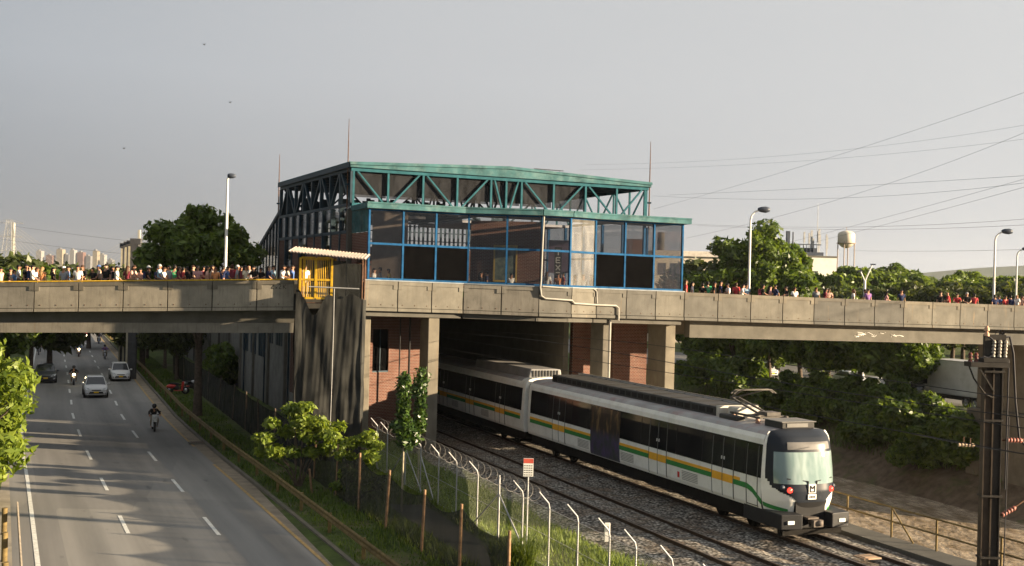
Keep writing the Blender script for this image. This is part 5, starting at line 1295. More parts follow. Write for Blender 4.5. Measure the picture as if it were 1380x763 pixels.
def car(pos, rz, label, paint, L_=3.7, W=1.62, Hh=1.50, rear=False, group=None, sedan=False, cat='car', hatch=.15):
    o = empty('car', pos, rz, label, cat, group)
    hl, w = L_ / 2, W / 2
    st_ = [(-hl, .60, .27, .52), (-hl + .05, .78, .22, .62), (-hl + .22, .92, .2, .72), (-hl + .6, .98, .19, .83), (-hl + 1.0, 1.0, .19, .93), (-.1, 1.0, .19, .96), (hl - .6, 1.0, .19, .98), (hl - .18, .95, .22, .96), (hl - .04, .86, .26, .85), (hl, .76, .3, .7)]
    vs = []; fs = []
    for y, f, zb_, zt_ in st_:
        x = w * f; zm = zb_ + (zt_ - zb_) * .45
        vs += [(-x * .93, y, zb_), (-x, y, zm), (-x * .985, y, zt_ - .07), (-x * .9, y, zt_), (-x * .4, y, zt_ + .03), (x * .4, y, zt_ + .03), (x * .9, y, zt_), (x * .985, y, zt_ - .07), (x, y, zm), (x * .93, y, zb_)]
    n = 10
    for j in range(len(st_) - 1):
        for i in range(n): fs.append((j * n + i, j * n + (i + 1) % n, (j + 1) * n + (i + 1) % n, (j + 1) * n + i))
    fs += [tuple(range(n)), tuple(reversed(range((len(st_) - 1) * n, len(st_) * n)))]
    mb = MB(); mb.add(vs, fs, True)
    yb0, yb1, yt0, yt1 = -hl + .92, hl - hatch, -hl + 1.72, hl - (.95 if sedan else .55)
    g0, g1, zg0, zg1 = w * .90, w * .72, .90, Hh - .06
    B = [(-g0, yb0, zg0), (g0, yb0, zg0), (g0, yb1, zg0), (-g0, yb1, zg0), (-g1, yt0, zg1), (g1, yt0, zg1), (g1, yt1, zg1), (-g1, yt1, zg1)]
    mb.hexa(B); mb.hexa(B[4:] + [(-g1 * .75, yt0 + .25, Hh), (g1 * .75, yt0 + .25, Hh), (g1 * .75, yt1 - .2, Hh), (-g1 * .75, yt1 - .2, Hh)])
    body = mb.build('body', paint, o, bevel=.025)
    def face(a, b, c_, d, ins, off, name, m, parent=body):
        P = [V(B[i]) for i in (a, b, c_, d)]; ce = sum(P, V((0, 0, 0))) / 4; nn = (P[1] - P[0]).cross(P[3] - P[0]).normalized()
        if nn.dot(ce - V((0, 0, 1.1))) < 0: nn = -nn
        Q = [p.lerp(ce, ins) + nn * off for p in P]; Q2 = [q - nn * (off + .02) for q in Q]
        return MB().hexa(Q2 + Q).build(name, m, parent)
    face(0, 1, 5, 4, .09, .014, 'windscreen', m_vglass); face(3, 2, 6, 7, .12, .014, 'rear_window', m_vglass)
    for s, q in ((-1, (0, 3, 7, 4)), (1, (1, 2, 6, 5))):
        face(*q, .14, .014, 'side_window', m_vglass)
        mb = MB(); mb.ball((s * (w + .1), yb0 + .35, .98), .1, .06, .075, 8, 6); mb.box(min(s * (w - .1), s * (w + .06)), max(s * (w - .1), s * (w + .06)), yb0 + .34, yb0 + .38, .93, .97); mb.build('mirror', paint, body)
        mb = MB()
        for yy in (-.15, .75): mb.box(min(s * (w - .01), s * (w + .006)), max(s * (w - .01), s * (w + .006)), yy, yy + .015, .35, .93)
        mb.box(min(s * w, s * (w + .02)), max(s * w, s * (w + .02)), .45, .62, .82, .85); mb.build('door_seams', m_trim, body)
        mb = MB(); mb.add([(s * w * .50, -hl + .00, .60), (s * w * .86, -hl + .13, .60), (s * w * .93, -hl + .42, .77), (s * w * .62, -hl + .10, .72)], [(0, 1, 2, 3)]); mb.add([(s * w * .50, -hl + .05, .59), (s * w * .86, -hl + .2, .59), (s * w * .9, -hl + .5, .76), (s * w * .62, -hl + .2, .71)], [(0, 1, 2, 3)])
        hlm = MB(); P = [V((s * w * .46, -hl - .012, .56)), V((s * w * .84, -hl + .09, .60)), V((s * w * .95, -hl + .34, .77)), V((s * w * .60, -hl + .06, .70))]
        hlm.hexa([p + V((0, .06, -.01)) for p in P] + [p + V((0, -.012, .02)) for p in P]); hlm.build('headlight', m_lens, body)
        tl = MB(); tl.box(min(s * w * .72, s * w * .93), max(s * w * .72, s * w * .93), hl - .13, hl + .015, .68, .92); tl.build('tail_light', M['redpaint'], body)
        ar = MB()
        for yy in (-hl + .62, hl - .62): ar.lathe([(.36, -.012), (.36, .012), (0, .012), (0, -.012)], (s * (w * .99), yy, .30), 18, 'x')
        ar.build('wheel_arch', m_trim, body)
        for yy in (-hl + .62, hl - .62): add_wheel(o, s * (w - .075), yy, .29, None, s < 0)
    mb = MB(); mb.prism([(-w * .62, .33), (w * .62, .33), (w * .52, .47), (-w * .52, .47)], -hl - .025, -hl + .15, 'xz'); mb.prism([(-w * .36, .56), (w * .36, .56), (w * .40, .62), (-w * .40, .62)], -hl - .02, -hl + .1, 'xz'); mb.box(-w * .9, w * .9, -hl + .12, hl - .1, .155, .2); mb.build('grille', m_trim, body)
    mb = MB()
    for s in (-1, 1): mb.lathe([(0, -.02), (.06, -.01), (.07, .05)], (s * w * .74, -hl + .02, .38), 10, 'y')
    mb.build('fog_lamp', m_chrome, body)
    mb = MB(); mb.box(-.17, .17, -hl - .045, -hl - .026, .38, .50); mb.box(-.17, .17, hl + .006, hl + .02, .60, .72); mb.build('number_plate', m_plate, body)
    return o
def paint(n, c, r=.28): return plain(n, c, r, .05, 1, coat=.6)
VR = TRACK_ROT + .01
car(ground(128, 533.5), VR, 'silver hatchback driving towards the camera in the middle lane, nearest of the cars', paint('silver car paint', (.50, .50, .49)), 3.75, 1.72, 1.52, group='cars on the road')
car(ground(161, 512), VR, 'white hatchback driving towards the camera in the lane beside the verge', paint('white car paint', (.72, .72, .71)), 3.6, 1.66, 1.55, group='cars on the road')
car(ground(61, 514), VR, 'dark grey sedan in the left lane, partly hidden by the leafy tree', paint('dark grey car paint', (.075, .08, .09)), 4.1, 1.78, 1.5, group='cars on the road', sedan=True)
# far bank cars
def hw_pos(px, c, z=0.0): Y = along(px, c); return V((cx(c, Y), Y, z))
car(hw_pos(1241, 60.0), VR + math.pi, 'silver car seen from behind on the far highway beside the box truck', paint('pale silver paint', (.45, .45, .45)), 4.0, 1.75, 1.7, group='cars on the far highway')
car(hw_pos(1190, 61), VR, 'white car behind the tree trunks on the far highway, left of the silver car', paint('white paint far car', (.68, .68, .67)), 4.1, 1.72, 1.5, group='cars on the far highway', sedan=True)
car(hw_pos(1030, 62), VR, 'white car showing between dark trees above the train roof', paint('white paint second far car', (.6, .6, .6)), 4.2, 1.72, 1.5, group='cars on the far highway', sedan=True)
car(hw_pos(1150, 64), VR, 'pale grey car behind the trees on the far highway, above the train front', paint('grey paint far car', (.45, .46, .47)), 4.2, 1.72, 1.5, group='cars on the far highway', sedan=True)
car(hw_pos(950, 63), VR, 'pale car deep among the trees right of the station columns', paint('pale paint far car', (.5, .5, .5)), 4.2, 1.72, 1.5, group='cars on the far highway', sedan=True)
# box truck
tp = hw_pos(1292, 60.5); o = empty('box_truck', tp, VR + math.pi, 'grey box truck on the far highway left of the catenary pole', 'truck')
m_box = plain('grey truck box', (.46, .46, .45), .6, .12, .7, dirt=(.2, .19, .17), dirt_amt=.4)
mb = MB(); mb.box(-1.2, 1.2, -1.9, 4.2, 1.0, 3.75); bx = mb.build('cargo_box', m_box, o, bevel=.03)
mb = MB(); mb.box(-1.23, 1.23, -1.93, 4.23, 3.751, 3.82); mb.box(-1.23, 1.23, -1.93, 4.23, .93, .999); mb.build('edge_rail', M['galv'], bx)
mb = MB(); mb.box(-1.18, -.02, 4.201, 4.22, 1.05, 3.7); mb.box(.02, 1.18, 4.201, 4.22, 1.05, 3.7); mb.build('rear_door', m_box, bx)
mb = MB(); mb.prism([(-2.1, .75), (-3.7, .75), (-3.75, 1.5), (-3.45, 2.55), (-2.1, 2.65)], -1.05, 1.05, 'yz'); cb2 = mb.build('cab', M['white'], o, bevel=.05)
mb = MB(); mb.prism([(-3.72, 1.62), (-3.46, 2.45), (-3.50, 2.45), (-3.76, 1.62)], -.9, .9, 'yz'); mb.build('windscreen', m_vglass, cb2)
mb = MB()
for s in (-1, 1): xa, xb = sorted((s * 1.04, s * 1.065)); mb.prism([(-2.35, 1.6), (-3.45, 1.6), (-3.25, 2.35), (-2.35, 2.4)], xa, xb, 'yz')
mb.build('side_window', m_vglass, cb2)
mb = MB(); mb.box(-.9, .9, -3.5, 4.0, .55, .9); mb.build('chassis', M['black'], o)
WT = wheel_mesh(.45, .28)
for y in (-2.9, 2.3, 3.3):
    for s in (-1, 1): add_wheel(o, s * .95, y, .45, WT, s < 0)
# ------------------------------------------------------------------ people
def skin_mesh(name, verts, edges, radii, mat_, sub=1, extra=None):
    me = bpy.data.meshes.new(name); me.from_pydata([tuple(v) for v in verts], edges, []); o = bpy.data.objects.new(name, me); COL.objects.link(o)
    sk = o.modifiers.new('s', 'SKIN'); sk.use_smooth_shade = True
    for i, r in enumerate(radii): me.skin_vertices[0].data[i].radius = r if isinstance(r, tuple) else (r, r)
    me.skin_vertices[0].data[0].use_root = True
    if sub: sb_ = o.modifiers.new('u', 'SUBSURF'); sb_.levels = sub; sb_.render_levels = sub
    dg = bpy.context.evaluated_depsgraph_get(); res = bpy.data.meshes.new_from_object(o.evaluated_get(dg)); bpy.data.objects.remove(o); bpy.data.meshes.remove(me)
    if extra:
        import bmesh
        m2 = extra.mesh('x', mat_); bm = bmesh.new(); bm.from_mesh(res); bm.from_mesh(m2); bm.to_mesh(res); bm.free()
    res.name = name; res.materials.clear(); res.materials.append(mat_); return res
def hand(mb, wrist, d, palm_n, thumb_side):
    wrist, d, n = V(wrist), V(d).normalized(), V(palm_n).normalized(); s = d.cross(n).normalized() * thumb_side
    c = wrist + d * .045; 
    mb.hexa([c - d * .05 - s * .022 - n * .012, c - d * .05 + s * .022 - n * .012, c + d * .045 + s * .038 - n * .011, c + d * .045 - s * .038 - n * .011, c - d * .05 - s * .022 + n * .012, c - d * .05 + s * .022 + n * .012, c + d * .045 + s * .038 + n * .011, c + d * .045 - s * .038 + n * .011])
    for i, l in enumerate((.062, .075, .07, .052)):
        b = c + d * .04 + s * (.028 - .019 * i); mb.tube([b, b + d * l * .5 + n * .006, b + d * l * .85 + n * .022, b + d * l * .95 + n * .04], [.009, .0085, .008, .006], 6)
    b = c - d * .02 + s * .024; mb.tube([b, b + s * .026 + d * .02, b + s * .036 + d * .05 + n * .012], [.011, .010, .007], 6)
SKIN = [plain('brown skin', (.26, .13, .08), .55, .08), plain('tan skin', (.36, .19, .12), .55, .08), plain('light skin', (.46, .27, .185), .55, .08)]
HAIRM = {'black': plain('black hair', (.012, .010, .009), .5), 'brown': plain('brown hair', (.05, .025, .014), .5), 'grey': plain('grey hair', (.36, .35, .34), .6), 'blond': plain('fair hair', (.22, .14, .06), .55)}
def figure(pose):
    """joints of a 1.70 m figure facing -y; returns body, top, trousers, hair short, hair long, cap meshes"""
    J = dict(pel=(0, 0, .95), sp=(0, .01, 1.12), ch=(0, .0, 1.32), nk=(0, .0, 1.455), hd0=(0, -.012, 1.53), hd1=(0, -.014, 1.60), hd2=(0, -.005, 1.665),
             lh=(.09, 0, .90), rh=(-.09, 0, .90), lk=(.1, -.01, .49), rk=(-.1, -.01, .49), la=(.1, .02, .08), ra=(-.1, .02, .08), lt=(.11, -.13, .03), rt=(-.11, -.13, .03),
             ls=(.175, .0, 1.39), rs=(-.175, .0, 1.39), le=(.225, .03, 1.11), re=(-.225, .03, 1.11), lw=(.235, -.05, .87), rw=(-.235, -.05, .87))
    if pose == 'lean': J.update(le=(.26, -.10, 1.14), re=(-.26, -.10, 1.14), lw=(.12, -.30, 1.08), rw=(-.12, -.32, 1.08), ch=(0, -.03, 1.32), nk=(0, -.05, 1.45), hd0=(0, -.08, 1.52), hd1=(0, -.085, 1.59), hd2=(0, -.075, 1.655), ls=(.175, -.03, 1.385), rs=(-.175, -.03, 1.385))
    if pose == 'walk': J.update(lk=(.1, -.16, .51), la=(.1, -.14, .09), lt=(.11, -.29, .06), rk=(-.1, .08, .49), ra=(-.1, .27, .12), rt=(-.11, .14, .03), le=(.22, .14, 1.12), lw=(.23, .12, .88), re=(-.22, -.10, 1.13), rw=(-.22, -.28, 1.0))
    if pose == 'phone': J.update(le=(.24, -.04, 1.12), lw=(.10, -.24, 1.30), re=(-.23, .03, 1.11), rw=(-.24, -.03, .87))
    if pose == 'ride': J.update(pel=(0, .05, .80), sp=(0, .06, .96), ch=(0, .01, 1.16), nk=(0, -.02, 1.30), hd0=(0, -.06, 1.38), hd1=(0, -.065, 1.45), hd2=(0, -.055, 1.515), lh=(.1, .0, .78), rh=(-.1, 0, .78), lk=(.19, -.38, .70), rk=(-.19, -.38, .70), la=(.17, -.22, .28), ra=(-.17, -.22, .28), lt=(.18, -.37, .25), rt=(-.18, -.37, .25),
                              ls=(.175, -.01, 1.235), rs=(-.175, -.01, 1.235), le=(.31, -.22, 1.05), re=(-.31, -.22, 1.05), lw=(.30, -.46, 1.0), rw=(-.30, -.46, 1.0))
    order = ['pel', 'sp', 'ch', 'nk', 'hd0', 'hd1', 'hd2', 'lh', 'lk', 'la', 'lt', 'rh', 'rk', 'ra', 'rt', 'ls', 'le', 'lw', 'rs', 're', 'rw']
    rad = dict(pel=(.135, .105), sp=(.12, .095), ch=(.145, .105), nk=(.052, .055), hd0=(.062, .075), hd1=(.076, .094), hd2=(.066, .08), lh=(.085, .09), rh=(.085, .09), lk=.058, rk=.058, la=.04, ra=.04, lt=.035, rt=.035, ls=.055, rs=.055, le=.04, re=.04, lw=.028, rw=.028)
    E_ = [('pel', 'sp'), ('sp', 'ch'), ('ch', 'nk'), ('nk', 'hd0'), ('hd0', 'hd1'), ('hd1', 'hd2'), ('pel', 'lh'), ('lh', 'lk'), ('lk', 'la'), ('la', 'lt'), ('pel', 'rh'), ('rh', 'rk'), ('rk', 'ra'), ('ra', 'rt'), ('ch', 'ls'), ('ls', 'le'), ('le', 'lw'), ('ch', 'rs'), ('rs', 're'), ('re', 'rw')]
    ix = {n_: i for i, n_ in enumerate(order)}
    ex = MB()
    for s, e_, w_ in ((1, 'le', 'lw'), (-1, 're', 'rw')):
        d = V(J[w_]) - V(J[e_]); hand(ex, J[w_], d if pose != 'ride' else V((0, -.4, -.3)), (-s, 0, 0) if pose in ('stand', 'walk', 'phone') else (0, 0, -1), s * (1 if pose in ('stand', 'walk', 'phone') else -1))
    h = V(J['hd1']); ex.tube([h + V((0, -.085, .02)), h + V((0, -.112, -.018)), h + V((0, -.092, -.03))], [.008, .016, .012], 6)
    for s in (-1, 1): ex.ball((h.x + s * .079, h.y + .012, h.z - .005), .012, .022, .033, 8, 6)
    body = skin_mesh('person', [J[n_] for n_ in order], [(ix[a], ix[b]) for a, b in E_], [rad[n_] for n_ in order], SKIN[1], 1, ex)
    # clothing shells
    g = .018
    o1 = ['pel2', 'sp', 'ch', 'nk2', 'ls', 'le2', 'rs', 're2']
    J2 = dict(J); J2['pel2'] = V(J['pel']) + V((0, 0, -.03)); J2['nk2'] = V(J['ch']).lerp(V(J['nk']), .72)
    J2['le2'] = V(J['ls']).lerp(V(J['le']), .75 if pose != 'ride' else 1.0); J2['re2'] = V(J['rs']).lerp(V(J['re']), .75 if pose != 'ride' else 1.0)
    r1 = dict(pel2=(.155, .125), sp=(.142, .115), ch=(.165, .123), nk2=(.085, .075), ls=.075, rs=.075, le2=.064, re2=.064); E1 = [('pel2', 'sp'), ('sp', 'ch'), ('ch', 'nk2'), ('ch', 'ls'), ('ls', 'le2'), ('ch', 'rs'), ('rs', 're2')]
    if pose == 'ride': o1 += ['lw', 'rw']; r1.update(lw=.045, rw=.045); E1 += [('le2', 'lw'), ('re2', 'rw')]
    i1 = {n_: i for i, n_ in enumerate(o1)}
    top = skin_mesh('shirt', [J2[n_] for n_ in o1], [(i1[a], i1[b]) for a, b in E1], [r1[n_] for n_ in o1], M['white'], 1)
    o2 = ['pel', 'lh', 'lk', 'la2', 'rh', 'rk', 'ra2']; J2['la2'] = V(J['lk']).lerp(V(J['la']), .93); J2['ra2'] = V(J['rk']).lerp(V(J['ra']), .93)
    r2 = dict(pel=(.148, .118), lh=(.1, .105), rh=(.1, .105), lk=.074, rk=.074, la2=.058, ra2=.058); E2 = [('pel', 'lh'), ('lh', 'lk'), ('lk', 'la2'), ('pel', 'rh'), ('rh', 'rk'), ('rk', 'ra2')]; i2 = {n_: i for i, n_ in enumerate(o2)}
    tro = skin_mesh('trousers', [J2[n_] for n_ in o2], [(i2[a], i2[b]) for a, b in E2], [r2[n_] for n_ in o2], M['white'], 1)
    hp = V(J['hd1']); hs_ = MB(); hs_.ball((hp.x, hp.y + .018, hp.z + .028), .09, .104, .098, 14, 8, -.15); hs_.ball((hp.x, hp.y + .045, hp.z - .02), .078, .075, .085, 12, 8)
    hl_ = MB(); hl_.ball((hp.x, hp.y + .02, hp.z + .028), .095, .108, .10, 14, 8, -.2); hl_.tube([(hp.x, hp.y + .06, hp.z + .03), (hp.x, hp.y + .085, hp.z - .12), (hp.x, hp.y + .11, hp.z - .28), (hp.x, hp.y + .115, hp.z - .38)], [.085, .095, .085, .04], 12)
    cp_ = MB(); cp_.ball((hp.x, hp.y + .01, hp.z + .035), .096, .112, .098, 14, 8, 0.0); cp_.prism([(hp.x - .07, hp.y - .09), (hp.x + .07, hp.y - .09), (hp.x + .05, hp.y - .17), (hp.x - .05, hp.y - .17)], hp.z + .03, hp.z + .042, 'xy')
    he = MB(); he.ball((hp.x, hp.y + .005, hp.z + .005), .135, .155, .145, 16, 10)
    bp_ = MB(); q = V(J['ch']); bp_.hexa([q + V((x, y, z)) for z in (-.28, .1) for x, y in ((-.13, .11), (.13, .11), (.12, .25), (-.12, .25))])
    return dict(body=body, top=top, tro=tro, short=hs_.mesh('hair', HAIRM['black']), long=hl_.mesh('hair', HAIRM['black']), cap=cp_.mesh('cap', M['white']), helmet=he.mesh('helmet', m_trim), bag=bp_.mesh('backpack', M['black']))
FIG = {p: figure(p) for p in ('stand', 'lean', 'walk', 'phone', 'ride')}
PAL = dict(white=(.68, .67, .64), black=(.014, .014, .015), blue=(.05, .12, .34), navy=(.018, .028, .09), denim=(.07, .17, .36), green=(.02, .36, .13), red=(.50, .025, .03), pink=(.55, .26, .26), peach=(.60, .33, .24), orange=(.55, .20, .05), maroon=(.20, .02, .04), grey=(.26, .27, .29), cream=(.60, .54, .40), lightblue=(.25, .42, .56), yellow=(.62, .42, .05), beige=(.42, .33, .26), purple=(.22, .09, .30), teal=(.05, .22, .24))
def desat(c, f=.18): g_ = sum(c) / 3; return tuple(v * (1 - f) + g_ * f for v in c)
CLOTH = {n_: plain(n_ + ' cloth', desat(c), .85, .15, 9) for n_, c in PAL.items()}
JEANS = [plain('dark jeans', (.03, .04, .07), .85), plain('black trousers', (.015, .015, .016), .85), plain('khaki trousers', (.18, .14, .09), .85)]
def person(pos, rz, pose, top, hair='black', style='short', label='', group=None, sc=1.0, bag=False, capc=None, seed=0, helmet=None):
    r = random.Random(seed); f = FIG[pose]
    o = inst('person', f['body'], None, pos, rz, [SKIN[r.choice((0, 1, 1, 2))]]); o.scale = (sc, sc, sc); tag(o, label, 'person', group)
    inst('shirt', f['top'], o, mats=[CLOTH[top]]); inst('trousers', f['tro'], o, mats=[r.choice(JEANS)])
    if helmet: inst('helmet', f['helmet'], o, mats=[helmet])
    elif style == 'cap': inst('hair', f['short'], o, mats=[HAIRM[hair]]); inst('cap', f['cap'], o, mats=[CLOTH[capc or 'white']])
    elif style != 'bald': inst('hair', f[style], o, mats=[HAIRM[hair]])
    if bag: inst('backpack', f['bag'], o, mats=[CLOTH[r.choice(('black', 'navy', 'maroon'))]])
    return o
NAMEC = dict(denim='denim', lightblue='light blue')
# left span of the overpass: px, shirt, style, hair, facing ('r','l','c','a'), pose, height, cap colour
LEFT = [(1, 'peach', 'short', 'black', 'r', 'stand', .97), (14, 'black', 'short', 'black', 'r', 'walk', .95), (19.5, 'denim', 'short', 'black', 'r', 'stand', .9), (25, 'white', 'short', 'black', 'r', 'walk', 1.05), (35, 'black', 'short', 'black', 'r', 'stand', 1.06), (39.5, 'navy', 'short', 'black', 'r', 'walk', 1.03),
        (44, 'white', 'short', 'black', 'r', 'walk', 1.03), (50, 'white', 'long', 'brown', 'r', 'stand', .97), (57, 'orange', 'long', 'blond', 'a', 'stand', .98), (72, 'black', 'long', 'black', 'r', 'walk', .97), (86, 'grey', 'cap', 'grey', 'c', 'stand', .99), (91.5, 'denim', 'short', 'black', 'r', 'walk', 1.0), (105, 'white', 'long', 'black', 'c', 'stand', 1.02), (112, 'black', 'long', 'brown', 'c', 'lean', 1.03),
        (126, 'black', 'short', 'black', 'c', 'lean', .95), (135, 'beige', 'cap', 'black', 'l', 'lean', 1.04), (143, 'black', 'long', 'black', 'c', 'stand', 1.06), (151.5, 'pink', 'long', 'black', 'r', 'walk', 1.0), (157.5, 'white', 'short', 'black', 'r', 'walk', .99), (172, 'maroon', 'long', 'brown', 'a', 'stand', 1.0), (179, 'peach', 'long', 'brown', 'r', 'lean', 1.02), (190, 'peach', 'short', 'black', 'c', 'lean', .93), (200, 'black', 'cap', 'black', 'r', 'walk', .99),
        (211, 'navy', 'short', 'black', 'r', 'lean', .97), (215, 'lightblue', 'short', 'grey', 'r', 'walk', 1.04), (220, 'white', 'long', 'brown', 'r', 'lean', .96), (228, 'grey', 'short', 'black', 'l', 'stand', 1.0), (235, 'green', 'short', 'black', 'a', 'lean', 1.04), (242, 'maroon', 'long', 'black', 'r', 'walk', .97), (247, 'red', 'short', 'black', 'a', 'stand', .96), (254, 'black', 'short', 'black', 'l', 'lean', .97), (260, 'black', 'short', 'brown', 'r', 'walk', 1.01), (267, 'pink', 'long', 'black', 'c', 'lean', .99),
        (273, 'maroon', 'short', 'black', 'r', 'lean', 1.0), (279.5, 'peach', 'long', 'black', 'r', 'stand', .98), (286, 'beige', 'short', 'black', 'r', 'walk', 1.02), (290.5, 'orange', 'long', 'brown', 'c', 'stand', .94), (300, 'navy', 'short', 'black', 'a', 'lean', .99), (307, 'blue', 'short', 'black', 'r', 'walk', .97), (313, 'red', 'short', 'brown', 'a', 'stand', 1.04), (320, 'grey', 'short', 'grey', 'r', 'stand', 1.01), (325, 'black', 'short', 'black', 'r', 'walk', .98), (330.5, 'cream', 'long', 'black', 'r', 'stand', .99), (337.5, 'grey', 'bald', 'grey', 'l', 'lean', 1.02),
        (343, 'black', 'long', 'black', 'c', 'lean', .98), (352, 'black', 'short', 'black', 'c', 'lean', .94), (362, 'navy', 'long', 'black', 'r', 'walk', .97), (368, 'lightblue', 'short', 'black', 'r', 'walk', 1.0), (380.5, 'white', 'short', 'black', 'r', 'lean', 1.0), (388, 'cream', 'long', 'brown', 'r', 'walk', .98), (394, 'blue', 'short', 'black', 'r', 'stand', 1.0)]
RIGHT = [(924, 'red', 'short', 'brown', 'r', 'stand', 1.03), (933, 'white', 'long', 'black', 'r', 'stand', .97), (947, 'black', 'short', 'black', 'a', 'stand', .95), (954, 'green', 'short', 'black', 'a', 'lean', 1.02), (963, 'black', 'short', 'black', 'r', 'stand', 1.0), (971, 'navy', 'short', 'black', 'r', 'stand', 1.05), (982, 'white', 'short', 'black', 'l', 'lean', .98), (992, 'red', 'short', 'brown', 'a', 'walk', 1.02), (1000, 'white', 'short', 'black', 'r', 'lean', .97), (1006, 'lightblue', 'long', 'black', 'c', 'stand', 1.0),
         (1027, 'black', 'short', 'black', 'r', 'lean', 1.0), (1038, 'pink', 'long', 'black', 'r', 'stand', .96), (1045, 'navy', 'short', 'black', 'l', 'walk', 1.0), (1061, 'black', 'short', 'black', 'l', 'lean', .97), (1071, 'white', 'long', 'brown', 'c', 'stand', .94), (1100, 'grey', 'long', 'brown', 'c', 'stand', .98), (1112, 'maroon', 'long', 'black', 'r', 'lean', .96), (1117, 'peach', 'short', 'brown', 'c', 'lean', .95), (1150, 'white', 'long', 'brown', 'l', 'stand', .97), (1166, 'grey', 'long', 'black', 'l', 'walk', .98), (1170, 'purple', 'short', 'black', 'c', 'stand', .99),
         (1194, 'pink', 'long', 'black', 'r', 'lean', .93), (1215, 'navy', 'short', 'black', 'c', 'stand', 1.03), (1268, 'black', 'short', 'brown', 'c', 'stand', 1.02), (1279, 'red', 'bald', 'grey', 'l', 'lean', 1.02), (1290, 'red', 'short', 'brown', 'c', 'lean', .97), (1303, 'black', 'short', 'grey', 'c', 'lean', 1.03), (1313.5, 'red', 'short', 'black', 'a', 'stand', .99), (1341, 'navy', 'short', 'black', 'a', 'walk', .98), (1348, 'blue', 'short', 'black', 'l', 'lean', .97), (1355.5, 'red', 'long', 'brown', 'c', 'stand', .96), (1363, 'navy', 'short', 'black', 'a', 'lean', 1.0), (1371, 'white', 'bald', 'grey', 'l', 'stand', 1.03), (1378, 'peach', 'short', 'brown', 'l', 'walk', .98)]
FACE = {'r': math.pi / 2, 'l': -math.pi / 2, 'c': 0, 'a': math.pi}
TURN = {'r': 'facing right', 'l': 'facing left', 'c': 'facing us', 'a': 'facing away'}
def desc(e):
    h = {'short': f'{e[3]}-haired', 'long': f'long {e[3]}-haired', 'cap': 'capped', 'bald': 'bald'}[e[2]]
    return h, NAMEC.get(e[1], e[1])
def crowd(lst, place, where, group):
    seen = {}
    for i, e in enumerate(lst):
        h, c = desc(e)
        nb = lambda j: NAMEC.get(lst[j][1], lst[j][1])
        if 0 < i < len(lst) - 1: t_ = f'{h} person in {c}, {TURN[e[4]]}, between {nb(i-1)} and {nb(i+1)} tops, {where}'
        elif i == 0: t_ = f'{h} person in {c}, {TURN[e[4]]}, leftmost of the crowd {where}'
        else: t_ = f'{h} person in {c}, {TURN[e[4]]}, rightmost of the crowd {where}'
        assert t_ not in seen and len(t_.split()) <= 17, t_
        if len(t_.split()) > 16: t_ = t_.replace('facing the camera', 'facing camera')
        if len(t_.split()) > 16: t_ = t_.replace('seen from behind', 'from behind')
        assert len(t_.split()) <= 16, t_
        seen[t_] = 1
        p = place(e[0], i)
        r = random.Random(i * 7 + int(e[0]))
        person(p, FACE[e[4]] + r.uniform(-.3, .3), e[5], e[1], e[3], e[2], t_, group, e[6], bag=(e[4] in 'ra' and r.random() < .22), seed=i + int(e[0]), capc={135: 'blue', 86: 'white', 200: 'white'}.get(e[0]))
def pl_left(px, i):
    Y = 61.45 + [.1, 1.2, .5, 1.9, .3, 1.5][i % 6]; x = at(px, 368, Y).x; return V((x, Y, lerp_table(ZB, px) + .62))
crowd(LEFT, pl_left, 'left span', 'people crossing the left span of the overpass')
def pl_right(px, i):
    a_, _ = ray(px, 390); d_ = .62 + [.1, .9, .4, 1.4][i % 4]; q0 = P0 + nr * d_; s_ = (a_ * q0.y - q0.x) / (dr.x - a_ * dr.y); q = q0 + dr * s_
    return V((q.x, q.y, zb(px) + .60))
crowd(RIGHT, pl_right, 'right span', 'people on the right span of the overpass')
INS = [(504, 'white', 'short', 'black', 'r', 'stand', .95, 'person in white looking out of the leftmost station window'), (512, 'grey', 'short', 'black', 'l', 'stand', .99, 'person in grey in the leftmost station window, behind the one in white'), (525, 'yellow', 'short', 'black', 'l', 'lean', .95, 'person in yellow at the right side of the leftmost station window'),
       (648, 'black', 'long', 'black', 'r', 'stand', .95, 'long haired person in black in the station window left of the framed picture'), (656, 'navy', 'short', 'black', 'l', 'stand', .97, 'person in navy in the station window just below the framed picture'), (689, 'white', 'short', 'black', 'c', 'stand', .92, 'person in white in the station window right of the framed picture'),
       (737, 'white', 'long', 'brown', 'a', 'stand', 1.0, 'person in white below the black banner in the station window'), (752, 'orange', 'long', 'brown', 'c', 'stand', .96, 'person in orange right of the black banner in the station window'), (759, 'maroon', 'short', 'black', 'l', 'stand', 1.0, 'dark haired person in maroon standing behind the one in orange inside the station'), (775, 'black', 'short', 'black', 'r', 'stand', .93, 'person in black at the left of the brightest dusty station window'), (786, 'grey', 'long', 'brown', 'c', 'stand', .95, 'person in grey in the middle of the brightest dusty station window'), (797, 'red', 'short', 'black', 'l', 'stand', .97, 'person in red at the right of the brightest dusty station window')]
for i, e in enumerate(INS):
    f = front(e[0]); Y = f.y + .75 + .5 * (i % 2); x = at(e[0], 375, Y).x
    person(V((x, Y, 8.22)), FACE[e[4]] + .2 * (i % 3 - 1), e[5], e[1], e[3], e[2], e[7], 'people inside the station', e[6], seed=i + 50)
q = at(408, 370, 60.75); person(V((q.x, 61.5, 8.2)), 0.6, 'stand', 'white', 'black', 'short', 'person in white on the overpass seen through the bars of the yellow cage', 'people crossing the left span of the overpass', 1.0, seed=5)
